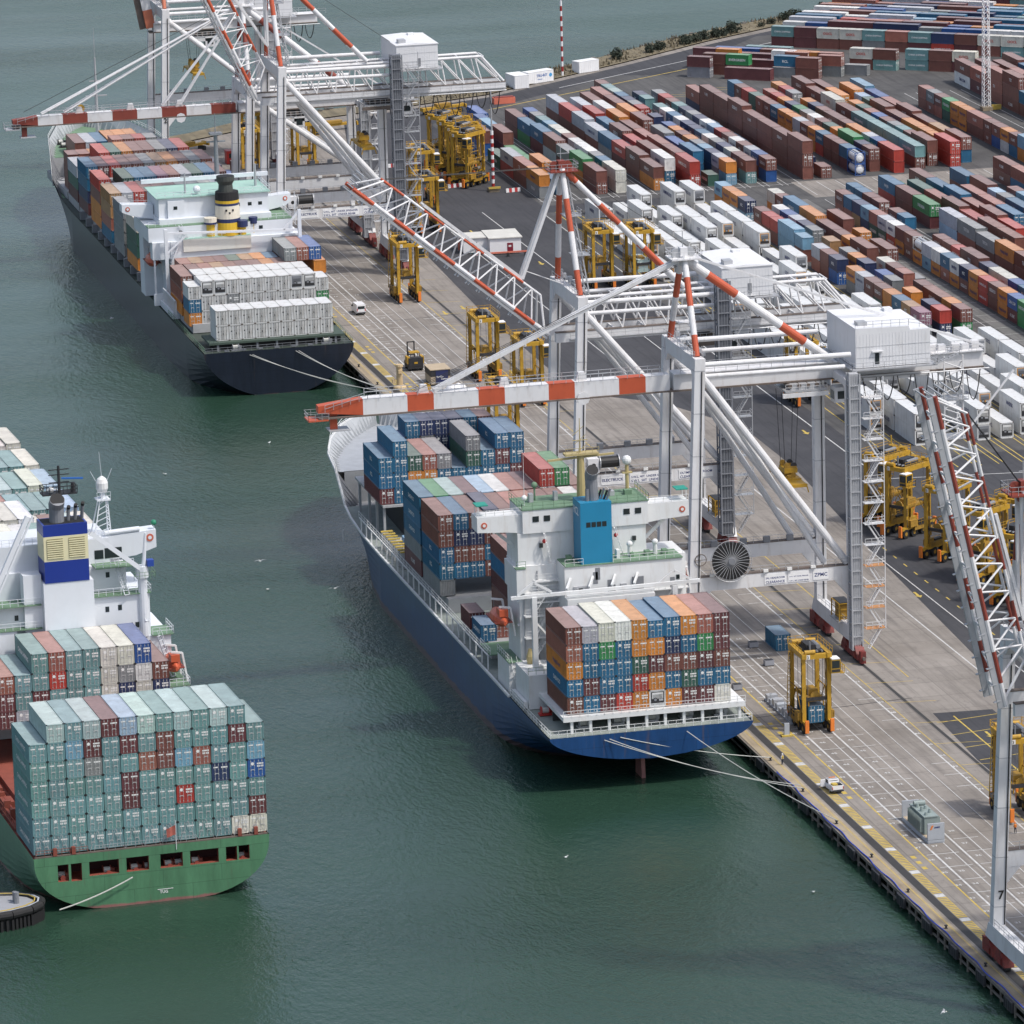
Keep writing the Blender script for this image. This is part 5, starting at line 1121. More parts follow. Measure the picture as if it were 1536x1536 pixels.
b.box((X(118),HY+1,gz(5.4)), (X(148.2),HY+15,gz(19.5)), SHW); b.box((X(119),HY+1.5,gz(19.5)), (X(145.2),HY+15,gz(26.3)), SHW); b.box((X(121),HY+4,gz(26.3)), (X(142.2),HY+15,gz(30.6)), SHW); b.box((X(122),HY+5,gz(30.6)), (X(140),HY+15,gz(34.6)), SHW)
b.box((X(128.2),HY-1.2,gz(5.4)), (X(136),HY+3.5,gz(29.9)), SHW); b.box((X(125.4),HY+.4,gz(16)), (X(128.2),HY+3,gz(31)), SHW); b.box((X(116.5),HY,gz(19)), (X(124),HY+2,gz(22.6)), SHW)
b.box((X(137),HY+4.5,gz(26.3)), (X(142),HY+8,gz(30.5)), SHW)
b.build('deckhouse', GR)
b = MB(); b.box((X(136),HY+1,gz(26.3)), (X(145.4),HY+4.2,gz(26.45)), GREENDK); b.box((X(137),HY+1.6,gz(30.6)), (X(143),HY+5,gz(30.75)), GREENDK); b.box((X(116.4),HY-.2,gz(22.6)), (X(128),HY+1.6,gz(22.75)), GREENDK); b.box((X(117),HY-.2,gz(26.3)), (X(128),HY+4,gz(26.45)), GREENDK)
b.box((X(145.2),HY+.6,gz(19.5)), (X(148.6),HY+6,gz(19.65)), GREENDK); b.box((X(146),HY-7,gz(13.2)), (X(149.2),HY+1,gz(13.35)), GREENDK); build_each(b, 'deck', GR, shift=False)
b = MB(); b.slab([(X(140),30.8),(X(144.4),31.2),(X(147.6),32.2),(X(147.6),35),(X(140),34.6)], HY+6, HY+9, SHW); b.v = [(x,y,z+3) for x,y,z in b.v]
b.tube((X(139.5),HY+6.2,gz(35.1)), (X(145),HY+6.2,gz(35.3)), .4, SHW, n=10); b.lathe((X(146.6),HY+5.95,gz(33.8)), [(.6,-.05),(.6,.02)], M('lifebuoy_red', (.5,.12,.07,1)), 12, 'y'); b.lathe((X(146.6),HY+5.88,gz(33.8)), [(.3,-.03),(.3,.0)], SHW, 10, 'y'); b.sphere((X(147.4),HY+6.5,gz(36.0)), .45, M('green_lamp_housing', (.02,.22,.12,1), .5)); b.tube((X(147.4),HY+6.5,gz(35)),(X(147.4),HY+6.5,gz(35.6)), .1, SHW, n=5)
b.build('bridge_wing', GR)
b = MB()
for x, z, yy in ((138.2,23.8,1.5),(140.2,23.9,1.5),(139,20.8,1.5),(142.8,20.9,1.5),(139,28.6,4),(124,20.4,0),(121,14,1),(124,23.8,1.5)): b.box((X(x),HY+yy-.04,gz(z)), (X(x)+.6,HY+yy+.05,gz(z+.85)), GLASS)
b.box((X(139.2),HY+4.94,gz(31.4)), (X(141.9),HY+5.1,gz(33)), GLASS); b.box((X(137.6),HY+4.94,gz(31.4)),(X(139),HY+5.1,gz(32.8)), GLASS); build_each(b, 'window', GR, shift=False)
b = MB(); FB2 = M('funnel_deep_blue', (.012,.035,.24,1), .4, 0, .05, .4); CR = M('funnel_cream_band', (.66,.62,.40,1), .5, 0, .05, .4)
x0, x1 = X(128.5), X(135.4); y0, y1 = HY-1.3, HY+3.6
for z0_, z1_, m in ((29.9,33.3,FB2),(33.3,37.2,CR),(37.2,39.0,FB2)): b.box((x0,y0,gz(z0_)), (x1,y1,gz(z1_)), m)
b.box((x0+.3,y0+.3,gz(38.6)),(x1-.3,y1-.3,gz(39.02)), BLACK)
for c0_ in (x0+.5, x1-3.0):
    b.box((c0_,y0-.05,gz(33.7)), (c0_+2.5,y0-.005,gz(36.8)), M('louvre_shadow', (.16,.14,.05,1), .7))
    for k in range(9): b.box((c0_,y0-.14,gz(33.75+k*.34)), (c0_+2.5,y0-.051,gz(33.95+k*.34)), CR)
fn = b.build('funnel', GR)
b = MB(); b.tube((x0+2.6,y0+2,gz(39)), (x0+2.6,y0+1.9,gz(42)), 1.15, GREY, 1.2, 16); b.tube((x0+2.6,y0+1.8,gz(41.6)), (x0+2.6,y0+.9,gz(42.7)), 1.18, GREY, 1.18, 16); b.tube((x0+2.6,y0+.89,gz(42.71)), (x0+2.6,y0+.85,gz(42.75)), 1.1, BLACK, 1.1, 16)
for k in range(3): b.tube((x0+4.4+k*1.1,y0+2.2+.2*k,gz(39)), (x0+4.5+k*1.1,y0+2,gz(40.9+.2*k)), .28, GREY, n=8); b.tube((x0+4.5+k*1.1,y0+2,gz(40.9+.2*k)),(x0+4.5+k*1.1,y0+1.7,gz(41.3+.2*k)), .3, BLACK, n=8)
b.build('exhaust_pipe', fn)
b = MB(); b.box((x0+1,y0+4,gz(42.6)), (x0+6.4,y0+6.4,gz(42.8)), DARK); b.rail([(x0+1,y0+4,gz(42.8)),(x0+6.4,y0+4,gz(42.8)),(x0+6.4,y0+6.4,gz(42.8)),(x0+1,y0+6.4,gz(42.8)),(x0+1,y0+4,gz(42.8))], DARK, 1.1, 1, .09); b.tube((x0+3.8,y0+5,gz(38)),(x0+3.8,y0+5,gz(47)), .3, DARK, .2, 8)
for z in (44.4,45.6,46.4): b.bar((x0+2.2,y0+5,gz(z)),(x0+5.4,y0+5,gz(z)), .14, .14, DARK)
b.bar((x0+4.2,y0+5,gz(45)),(x0+7.5,y0+4.7,gz(44.8)), .25, .25, M('blue_radar_bar', (.02,.12,.42,1), .5)); b.sphere((x0+2.4,y0+4.6,gz(43.4)), .5, WHITE2); b.tube((x0+5.8,y0+4.3,gz(42.8)),(x0+5.8,y0+4.3,gz(44.4)), .3, DARK, n=8)
b.build('radar_mast', GR)
b = MB(); mx_, my_ = X(139.4), HY+8
for sx_, sy_ in ((-1,-1),(1,-1),(1,1),(-1,1)): b.bar((mx_+sx_*1.3,my_+sy_*1.3,gz(34.6)), (mx_+sx_*.6+.5,my_+sy_*.6,gz(40)), .16, .16, SHW)
for k in range(6): z = 35+k*.9; t = 1.3-.13*k; b.bar((mx_-t+.1*k,my_-t,gz(z)), (mx_+t+.1*k,my_-t,gz(z+.8)), .1, .1, SHW); b.bar((mx_+t+.1*k,my_-t,gz(z)), (mx_+t+.1*k,my_+t,gz(z)), .1, .1, SHW)
b.box((mx_-.6,my_-1.1,gz(40)), (mx_+1.5,my_+1.1,gz(40.2)), SHW); b.rail([(mx_-.6,my_-1.1,gz(40.2)),(mx_+1.5,my_-1.1,gz(40.2))], SHW, 1.2, .7); b.lathe((mx_+.45,my_,gz(41.2)), [(.7,0),(.95,.6),(.95,1.5),(.7,2.1),(.2,2.5)], WHITE2, 14); b.tube((mx_+.45,my_,gz(40.2)),(mx_+.45,my_,gz(41.3)), .4, SHW)
b.tube((mx_+.45,my_,gz(43.6)),(mx_+.2,my_,gz(47.6)), .05, SHW, .03, 5); b.tube((mx_-.5,my_,gz(43)),(mx_-1.3,my_,gz(44.6)), .04, SHW, n=4); b.tube((mx_+1.3,my_,gz(43)),(mx_+2.1,my_,gz(44.8)), .04, SHW, n=4); b.build('antenna_tower', GR)
b = MB()                                                     # two store cranes
b.tube((X(144.2),HY+1.5,gz(19.5)), (X(144.2),HY+1.5,gz(28.8)), .75, SHW, n=12); b.tube((X(144.2),HY+1.5,gz(28.8)),(X(144.2),HY+1.5,gz(30.6)), 1.0, SHW, n=12); b.rail([(X(142.6),HY,gz(28.8)),(X(146),HY,gz(28.8)),(X(146),HY+3,gz(28.8))], GREENDK, 1.1, .9)
b.bar((X(144.2),HY+1,gz(30)), (X(136),HY-.3,gz(37)), .55, .7, SHW); b.tube((X(144.4),HY+1.2,gz(30.4)),(X(144.9),HY+1.2,gz(35.8)), .35, SHW, .2, 8); b.box((X(144.9),HY+.5,gz(30.6)),(X(145.9),HY+1.6,gz(31.6)), M('blue_cab_cover', (.02,.06,.3,1), .5))
b.build('store_crane', GR); b = MB(); b.bar((X(119.6),HY-.8,gz(27)), (X(126.4),HY-.4,gz(40.5)), .55, .7, SHW); b.bar((X(120.4),HY-.8,gz(27)), (X(127.2),HY-.4,gz(40.5)), .2, .3, SHW); b.tube((X(120),HY,gz(20)),(X(120),HY,gz(28)), .8, SHW, n=12); b.build('store_crane', GR)
b = MB(); b.stair((X(141.6),HY+.9,gz(26.4)), (X(140.6),HY+3.4,gz(30.7)), .9, SHW); b.stair((X(119),HY-.5,gz(19)), (X(120.2),HY-.3,gz(24)), .8, SHW); b.stair((X(144.6),HY+.9,gz(22)),(X(144.0),HY+2,gz(26.3)), .8, SHW)
for P_ in ([(136,1.1,26.45),(145.4,1.1,26.45),(145.4,4,26.45)],[(137,1.7,30.75),(143,1.7,30.75)],[(116.4,-.1,22.75),(128,-.1,22.75)],[(117,-.1,26.45),(128,-.1,26.45)],[(145.3,.7,19.65),(148.6,.7,19.65),(148.6,6,19.65)],[(146,-7,13.35),(149.2,-7,13.35),(149.2,1,13.35)],[(122,5.1,34.6),(140,5.1,34.6)]):
    b.rail([(X(x),HY+y,gz(z)) for x,y,z in P_], SHW, 1.1, 1.2, .06)
b.stair((X(146.2),HY+.4,gz(19.5)),(X(147.8),HY-1.5,gz(13.4)), .9, SHW); b.build('stairway', GR)
b = MB()
for dx in (0,2.6):
    for dy in (0,3): b.bar((X(146.4)+dx,HY-6.5+dy,gz(5.4)), (X(146.4)+dx,HY-6.5+dy,gz(13.2)), .3, .3, SHW)
b.bar((X(146.4),HY-6.5,gz(9.5)), (X(149),HY-6.5,gz(6.5)), .2, .2, SHW); b.bar((X(146.4),HY-6.5,gz(9.6)),(X(149),HY-6.5,gz(9.6)), .25, .25, SHW); b.build('boat_deck_frame', GR)
lifeboat(GR, X(147.6), HY-1.5, gz(15.4), 7)
b = MB(); b.text('TUG', (18.2,-.05,gz(-1.75)), (1,0,0), (0,0,1), .6, WHITETX); b.bar((17.9,-.05,gz(-1.15)),(20.2,-.05,gz(-1.15)), .03,.08, WHITETX); b.build('hull_mark', GR)
fl = MB(); fl.tube((20.9,-.1,gz(4.6)), (20.9,-.3,gz(9.0)), .06, WHITE2, n=5)
for k in range(3): fl.add([(20.85-.45*k,-.3+.12*math.sin(k*2),gz(6.9-.12*k)),(20.4-.45*k,-.3+.12*math.sin(k*2+2),gz(6.8-.12*k)),(20.4-.45*k,-.3+.12*math.sin(k*2+2),gz(8.2-.16*k)),(20.85-.45*k,-.3+.12*math.sin(k*2),gz(8.3-.16*k))][::1], [(0,1,2,3)], M('faded_ensign', (.36,.10,.075,1), .8, 0, .25, 2))
fl.build('ensign_flag', GR)
# ------------------------------------------------------------ ship-to-shore cranes (x measured from the waterside rail at 237)
G_ = 27.4
def zig(b, P0, P1, Q0, Q1, n, w, m, verts=False):       # zigzag bracing between two chords
    P0, P1, Q0, Q1 = map(Vector, (P0,P1,Q0,Q1))
    for i in range(n):
        a = P0.lerp(P1, i/n); c = P0.lerp(P1, (i+1)/n); t = Q0.lerp(Q1, (i+.5)/n)
        b.tube(a, t, w, m, n=6, cap=False); b.tube(t, c, w, m, n=6, cap=False)
        if verts: b.tube(c, Q0.lerp(Q1, (i+1)/n), w*.8, m, n=5, cap=False)
def festoon(b, x0, x1, y, z, n, sag):
    for i in range(n):
        a = x0+(x1-x0)*i/n; c = x0+(x1-x0)*(i+.8)/n; s = sag*(.7+.5*((i*37) % 10)/10)
        pts = [(a+(c-a)*t/8, y, z-s*math.sin(math.pi*t/8)**.7) for t in range(9)]; b.path(pts, .07, CABLE, 4); b.path([(x+.15,yy+.3,zz-.15) for x,yy,zz in pts], .05, CABLE, 4)
def mid_letters(b, words, x, y, z, size, m):
    for i, wd in enumerate(words): b.text(wd, (x, y, z-i*size*1.35), (1,0,0), (0,0,1), size, m)
def sts(yc, hs, kind, bang, zg, label, number=None, house=True, num_y=None, reel=None, signs=(), band=None, boomL=44, far_only=False):
    c = empty('gantry_crane', (237, yc, 0), label=label, cat='crane', group='ship to shore gantry cranes along the quay')
    band = band or ORANGE; zt = zg+8 if kind == 'lattice' else zg+5.5; tilt = 1.9*(zt/47)
    for y in (-hs, hs):                                  # legs
        for x0, x1, za, zb in ((0,tilt,3.6,zt),(G_,G_,3.6,zg)):
            b = MB(); b.bar((x0,y,za), (x1,y,zb), 1.75, 1.55, WHITE)
            if x0 == 0 and number and y == (num_y or -hs): b.text(number, (.35,y-.9,9.2 if number == '7' else 12.2), (1,0,0), (0,0,1), 1.7, BLACKTX, 'C')
            for z in range(8, int(zb), 7):
                t = (z-za)/(zb-za); xx = x0+(x1-x0)*t; b.bar((xx,y,z), (xx+(x1-x0)*.003,y,z+.12), 1.8, 1.6, GALV)
            b.build('leg', c)
    for x in (0, G_):                                    # sill beams on bogies
        b = MB(); b.slabx([(-hs-2.6,3.1),(-hs+2,2.9),(hs-2,2.9),(hs+2.6,3.1),(hs+1.2,5.4),(-hs-1.2,5.4)], x-.85, x+.85, WHITE); b.rail([(x-.7,-hs+1,5.4),(x-.7,hs-1,5.4)], GALV, 1.0, 2.2); b.build('sill_beam', c)
        for s in (-1, 1):
            for k in (0, 1):
                b = MB(); y0 = s*(hs-3.0)+s*k*5.0-2.2
                b.slabx([(y0,.7),(y0+4.4,.7),(y0+3.9,1.7),(y0+2.7,2.95),(y0+1.7,2.95),(y0+.5,1.7)], x-.75, x+.75, BOGRED)
                for w_ in (.7,1.75,2.8,3.7): b.tube((x-.35,y0+w_,.42), (x+.35,y0+w_,.42), .40, DARK, n=10)
                b.box((x-.95,y0+1,.9), (x-.6,y0+2.1,1.7), BOGRED); b.box((x+.6,y0+2.3,.9),(x+.95,y0+3.2,1.7), DARK)
                b.build('bogie', c)
        for s in (-1, 1):
            b = MB(); b.box((x-.45,s*(hs+4.6)-.5,.3), (x+.45,s*(hs+4.6)+.5,2.3), BOGRED); b.tube((x,s*(hs+5.1),1.2), (x,s*(hs+5.7),1.2), .28, RUST, n=8); b.build('buffer', c)
    for y in (-hs, hs):                                  # portal tie beams with walkway and signs
        b = MB(); b.bar((.8,y,14.7), (G_-.7,y,14.7), 1.15, 2.3, WHITE); b.slab([(G_-3.4,13.6),(G_-.8,13.6),(G_-.8,10.4)], y-.5, y+.5, WHITE); b.slab([(.9,13.6),(.9,10.8),(3.4,13.6)], y-.5, y+.5, WHITE)
        b.bar((.8,y,15.9), (G_-.8,y,15.9), 1.3, .12, RUST); b.rail([(1,y-.6,15.95),(G_-1,y-.6,15.95)], GALV, 1.1, 2.2); b.build('portal_beam', c)
        b = MB(); b.tube((tilt*.9,y,zt-2.2), (G_-1.1,y,16.2), .62, WHITE, n=12); b.tube((tilt*.9+1.2,y+1.5,zt-3.0), (G_-4.5,y+1.5,16.2), .5, WHITE, n=10) if kind != 'box2' else None; b.build('diagonal_brace', c)
        b = MB(); b.tube((tilt,y,zt-1.1), (G_,y,zt-1.3), .42, WHITE, n=10); b.tube((tilt,y,zt-3.0), (G_-1,y,zt-3.2), .36, WHITE, n=10); b.build('tie_pipe', c)
    if signs:
        for (x, wd, words, tm) in signs:
            b = MB(); b.box((x,-hs-.66,13.85), (x+wd,-hs-.60,15.55), M('sign_white', (.78,.78,.78,1), .5)); sz = 1.25/max(1, len(words)) if len(words) > 1 else .95
            for i, t in enumerate(words): b.text(t, (x+.2,-hs-.67,15.2-sz*.8-i*sz*1.15), (1,0,0), (0,0,1), min(sz, (wd-.4)/textmesh(t)[2]), tm)
            b.build('sign_board', c)
    b = MB()                                             # top frame along the quay with haunches
    b.slabx([(-hs,zt-4.6),(-hs+2.4,zt-2.4),(hs-2.4,zt-2.4),(hs,zt-4.6),(hs,zt),(-hs,zt)], tilt-.75, tilt+.75, WHITE); b.rail([(tilt-.7,-hs,zt),(tilt-.7,hs,zt)], GALV, 1.1, 2); b.rail([(tilt+.7,-hs,zt),(tilt+.7,hs,zt)], GALV, 1.1, 2); b.build('top_frame', c); b = MB(); b.slabx([(-hs,zg-3),(-hs+2,zg-1.2),(hs-2,zg-1.2),(hs,zg-3),(hs,zg),(-hs,zg)], G_-.7, G_+.7, WHITE); b.build('rear_frame', c)
    xe = 52.5 if kind != 'box2' else 40
    if kind == 'lattice':
        b = MB()
        for y in (-3.1, 3.1):
            b.bar((-1.5,y,zg-.2), (xe,y,zg-.2), .9, 1.7, WHITE); b.bar((-1.5,y,zg+.72), (xe,y,zg+.72), 1.05, .14, RUST)
            b.tube((tilt,y*.75,zg+6.4), (xe-5,y*.75,zg+6.4), .32, WHITE, n=8); zig(b, (tilt+.5,y,zg+.7), (xe-1,y,zg+.7), (tilt+.5,y*.75,zg+6.4), (xe-4.6,y*.75,zg+6.4), 12, .16, WHITE); b.tube((xe-5,y*.75,zg+6.4), (xe-.3,y,zg+.8), .26, WHITE, n=8)
        for k in range(9): b.bar((4+k*5.5,-3.1,zg+.3), (4+k*5.5,3.1,zg+.3), .3, .4, WHITE); b.bar((4+k*5.5,-2.3,zg+6.4), (4+k*5.5,2.3,zg+6.4), .2, .2, WHITE)
        b.rail([(1,-4.1,zg-.4),(xe,-4.1,zg-.4)], GALV, 1.1, 2.4); b.bar((1,-3.9,zg-.5),(xe,-3.9,zg-.5), .7, .08, GALV); b.build('main_girder', c)
        a = R(bang); dx, dz = -math.cos(a), math.sin(a); nx, nz = math.sin(a), math.cos(a); h0 = Vector((-2.6,0,zg+.4)); L = boomL
        D = Vector((dx,0,dz)); N = Vector((nx,0,nz)); b = MB(); br = [WHITE, band]*8; lens = [2.2]+[4.4]*20
        for y in (-3.0, 3.0):
            q = []; t = 0
            p0 = h0+Vector((0,y,0)); b.striped(p0, p0+D*L, .36, [WHITE,band], [3.4]+[4.5]*9, 8)
            b.bar(p0-N*.7, p0+D*L-N*.7, .8, .35, GALV); 
            for k in range(18): b.bar(p0+D*(1+k*2.4)-N*.6, p0+D*(1+k*2.4)-N*1.5, .5, .12, GALV)
            yy = y*.42; q0 = h0+D*5+N*4.6+Vector((0,yy,0)); q1 = h0+D*(L-4)+N*4.2+Vector((0,yy,0)); 
            b.striped(q0, q1, .22, [WHITE,band], [4.0]+[4.5]*7, 8)
            b.tube(p0+D*1, q0, .2, WHITE, n=6); b.tube(p0+D*(L-.5), q1, .2, WHITE, n=6)
            zig(b, p0+D*4, p0+D*(L-3), q0, q1, 9, .15, WHITE)
        for k in range(10): b.bar(h0+D*(2+k*4.3)+Vector((0,-3,0)), h0+D*(2+k*4.3)+Vector((0,3,0)), .28, .28, WHITE)
        for k in range(9): b.tube(h0+D*(2+k*4.3)+Vector((0,-3,0)), h0+D*(6.3+k*4.3)+Vector((0,3,0)), .1, WHITE, n=5)
        for k in range(5): q = h0+D*(L-.2)+N*(k*.9-.8); b.bar(q+Vector((0,-3.2,0)), q+Vector((0,3.2,0)), .16, .16, GALV)
        b.build('boom', c)
        tip = h0+D*(L*(.72 if bang < 60 else .58))+N*5.0; ap = Vector((1.0,0,zg+29)); elbow = Vector((-6.6,0,zg+10.2) if bang < 60 else (.6,0,zg+11.5)) 
        b = MB()
        for y in (-1.0, 1.0):
            b.bar(ap+Vector((-.6,y,-.6)), elbow+Vector((0,y,0)), .42, .5, WHITE); b.bar(elbow+Vector((0,y,0)), tip+Vector((0,y*1.2,0)), .42, .5, WHITE)
            m_ = h0+D*(L*.55)+N*4.6+Vector((0,y,0)); b.tube(tip+Vector((0,y,0)), m_, .12, WHITE, n=5)
        b.tube(elbow+Vector((0,0,1.5)), Vector((1,0,zt+.5)), .08, WHITE, n=5); b.build('forestay', c)
    else:
        b = MB(); hh = 2.6 if kind == 'box' else 2.0
        b.bar((0,0,zg), (xe,0,zg), 2.4, hh, WHITE); b.bar((0,0,zg+hh/2+.06), (xe,0,zg+hh/2+.06), 3.6, .12, WHITE); b.bar((-1,0,zg-hh/2-.1), (xe,0,zg-hh/2-.1), 3.2, .25, RUST)
        b.rail([(1,-1.8,zg+hh/2+.1),(24,-1.8,zg+hh/2+.1)], GALV, 1.1, 2); b.rail([(1,1.8,zg+hh/2+.1),(xe,1.8,zg+hh/2+.1)], GALV, 1.1, 2); b.rail([(42,-1.8,zg+hh/2+.1),(xe,-1.8,zg+hh/2+.1)], GALV, 1.1, 2)
        b.build('main_girder', c)
        b = MB(); a = R(bang); D = Vector((-math.cos(a),0,math.sin(a))); N = Vector((math.sin(a),0,math.cos(a))); h0 = Vector((-.6,0,zg)); L = boomL
        lens = [4.0,4.4,7.3,4.3,7.2,4.3,7.3,4.3,7.2,7.2] if kind == 'box' else [5.5]*9
        if kind != 'box': L = boomL
        tot = sum(lens); t = 0
        for i, l in enumerate(lens):
            m = (WHITE if kind == 'box' else band) if i % 2 == 0 else (band if kind == 'box' else WHITE); p = h0+D*(L*t/tot); q = h0+D*(L*(t+l)/tot)
            if i == len(lens)-1: b.bar(p, q, 2.2, hh, m, 1.8, hh*.45)
            else: b.bar(p, q, 2.2, hh, m)
            b.bar(p-N*(hh/2+.12), q-N*(hh/2+.12), 2.9, .22, RUST); t += l
        for y in (-1.35, 1.35): b.rail([h0+D*1+N*(hh/2)+Vector((0,y,0)), h0+D*(L-8)+N*(hh/2)+Vector((0,y,0))], GALV, 1.15, 2.0, .07)
        b.rail([h0+D*(L-8)+N*(hh/2)+Vector((0,-1.35,0)), h0+D*(L-1)-N*.4+Vector((0,-1.35,0))], GALV, 1.15, 1.6, .07)
        e = h0+D*L; b.box((e.x-1.8,-1.8,e.z-1.7), (e.x+1.5,1.8,e.z-1.5), band if kind == 'box' else GALV); b.rail([(e.x-1.8,-1.8,e.z-1.5),(e.x+1.5,-1.8,e.z-1.5)], GALV, 1.1, 1); b.rail([(e.x-1.8,-1.8,e.z-1.5),(e.x-1.8,1.8,e.z-1.5)], GALV, 1.1, 1); b.rail([(e.x-1.8,1.8,e.z-1.5),(e.x+1.5,1.8,e.z-1.5)], GALV, 1.1, 1)
        b.box((e.x+1.6,-1.6,e.z-3.6), (e.x+5,1.6,e.z-3.45), GALV); b.bar((e.x+2.6,0,e.z-3.5), (e.x+2.6,0,e.z-.6), 1.2, .3, band)
        for f in (.25,.47,.7): q = h0+D*(L*f)+N*(hh/2); b.slab([(q.x-.9,q.z),(q.x+.9,q.z),(q.x+.5,q.z+1.4),(q.x-.5,q.z+1.4)], -.35, .35, WHITE)
        b.lathe(h0+D*(L*.25)+Vector((0,-1.35,-1.4)), [(1.1,-.08),(1.1,.08)], WHITE, 8, 'y'); b.lathe(h0+D*(L*.69)+N*2+Vector((0,.3,0)), [(.8,-.15),(.8,.15)], YELLOW, 10, 'y')
        b.build('boom', c)
        ap = Vector((tilt+.2,0,zg+20.5 if kind == 'box' else zg+23)); b = MB()
        if kind == 'box':
            for y in (-.45,.45): b.bar(ap+Vector((-1,y,-.7)), (-39.5,y,zg+1.6), .42, .62, WHITE)
            for y in (-.8,0,.8): b.tube(ap+Vector((-1.2,y,-1.5)), (-43,y,zg+1.8), .045, CABLE, n=4)
        elif bang < 30:
            for y in (-.8,.8):
                b.tube(ap, (-39,y,zg+1.4), .22, WHITE, n=6); b.tube(ap, (-44,y,zg+1.4), .22, WHITE, n=6); b.tube(ap, (-13,y,zg+1.4), .2, WHITE, n=6); b.tube(ap, (-17,y,zg+1.4), .2, WHITE, n=6)
            b.tube(ap+Vector((0,0,1)), (-48,0,zg+2), .05, CABLE, n=4)
        else: b.tube(ap, h0+D*(L*.6), .2, WHITE, n=6)
        b.build('forestay', c)
    if kind == 'lattice':
        b = MB()
        for y in (-.5,0,.5):
            b.tube(ap+Vector((0,y,.3)), h0+D*(L*.9)+N*4.6+Vector((0,y,0)), .04, CABLE, n=4); b.tube(ap+Vector((.5,y,.3)), (30,y*2,zg+9), .04, CABLE, n=4)
        SPLIT.add('hoist_cable'); b.build('hoist_cable', c)
    # mast (A frame) and back stays
    b = MB(); top = ap
    for y in (-1, 1):
        b.striped((tilt,y*hs*.86,zt), (top.x,y*.8,top.z), .52, [band,WHITE], [4.3,5.8,5.8,4.3] if kind == 'box' else [4.2,6.4,5.5,5.0], 12)
    if kind == 'lattice':
        for y in (-.7,.7):
            b.bar((tilt+3.2,y*2.4,zt-1), (top.x+.8,y,top.z-.5), .22, .22, GALV)
        zig(b, (tilt+3.2,-1.7,zt-1), (top.x+.8,-.7,top.z-.5), (tilt+3.2,1.7,zt-1), (top.x+.8,.7,top.z-.5), 10, .07, GALV)
        for z_ in (.3,.62): p = Vector((tilt+3.2,0,zt-1)).lerp(top, z_); b.box((p.x-1.4,-1.8,p.z), (p.x+1.6,1.8,p.z+.12), GALV); b.rail([(p.x-1.4,-1.8,p.z),(p.x+1.6,-1.8,p.z),(p.x+1.6,1.8,p.z)], GALV, 1.1, 1.1)
    else:
        zig(b, (tilt+.9,-3.2,zt), (top.x+.6,-.5,top.z-4), (tilt+.9,1.0,zt), (top.x+.6,.5,top.z-4), 7, .08, WHITE); 
        for z_ in (.12,.3): p = Vector((tilt,-2.5,zt)).lerp(top, z_); b.box((p.x-1.6,p.y-1.2,p.z), (p.x+1.2,p.y+1.2,p.z+.12), WHITE); b.rail([(p.x-1.6,p.y-1.2,p.z),(p.x+1.2,p.y-1.2,p.z),(p.x+1.2,p.y+1.2,p.z)], WHITE, 1.1, 1)
    pm_ = RUST if kind == 'lattice' else WHITE
    b.box((top.x-2.4,-2.2,top.z-.4), (top.x+2.6,2.2,top.z-.2), REDBR if kind == 'lattice' else WHITE); b.rail([(top.x-2.4,-2.2,top.z-.2),(top.x+2.6,-2.2,top.z-.2),(top.x+2.6,2.2,top.z-.2),(top.x-2.4,2.2,top.z-.2),(top.x-2.4,-2.2,top.z-.2)], GALV if kind == 'lattice' else WHITE, 1.2, 1.1)
    b.box((top.x-.6,-.8,top.z-1.6), (top.x+.6,.8,top.z+1.4), REDBR if kind == 'lattice' else WHITE)
    for k in (-1.2,1.2): b.lathe((top.x+k,0,top.z+.5), [(.8,-.2),(.8,.2)], GALV if kind != 'lattice' else REDBR, 12, 'y')
    b.tube((top.x,0,top.z+1), (top.x,0,top.z+4), .07, GALV, n=5); b.bar((top.x-.6,0,top.z+2.6),(top.x+1.6,0,top.z+2.6), .1, .1, GALV)
    for k in range(22): z_ = zt+1+k*(top.z-zt-3)/22; p = Vector((tilt,-hs*.86,zt)).lerp(Vector((top.x,-.8,top.z)), (z_-zt)/(top.z-zt)); b.bar((p.x+.55,p.y-.25,z_), (p.x+.55,p.y+.25,z_), .05, .05, GALV)
    b.build('mast', c)
    b = MB()
    for k in range(9):                                      # lamps, boxes and cable trays on the frame
        yy = -hs+1.4+k*2.2; b.box((tilt+.8,yy,zt+.02), (tilt+1.5,yy+.7,zt+.5+.3*(k%3)), GALV if k%2 else GREY)
    for x in (3,7,12,16,20): b.box((x,-hs-.95,15.95), (x+.8,-hs-.65,16.4), M('lamp_white', (.75,.75,.73,1), .4)); b.box((x+1.5,hs-.9,15.95),(x+2.6,hs-.3,16.9), GREY)
    for y in (-hs-.92,hs-.92):
        b.tube((tilt*.2+.4,y,5.5), (tilt*.9+.4,y,zt-2), .09, CABLE, n=4); b.tube((G_+.3,y,5.5),(G_+.3,y,zg-2), .09, CABLE, n=4)
    SPLIT.add('frame_fitting'); b.build('frame_fitting', c)
    b = MB()
    if kind == 'lattice':
        b.striped((top.x+.8,-.9,top.z-.6), (22.0,-2.6,zg+7), .48, [band,WHITE], [2.6,6.2,5.2,6.6,6,5], 12); b.striped((top.x+.8,.9,top.z-.6), (22.0,2.6,zg+7), .48, [band,WHITE], [2.6,6.2,5.2,6.6,6,5], 12)
    else:
        b.striped((top.x+.6,0,top.z-.8), (26.6,-1.0,zg+1.6), .72, [WHITE,band], [4.6,6.4,10,5.4,6.0], 14)
        for y in (-.5,.5): b.bar((top.x+.6,y,top.z), (53 if kind == 'box' else 34,y,zg+1.8), .2, .3, WHITE)
    b.build('backstay', c)
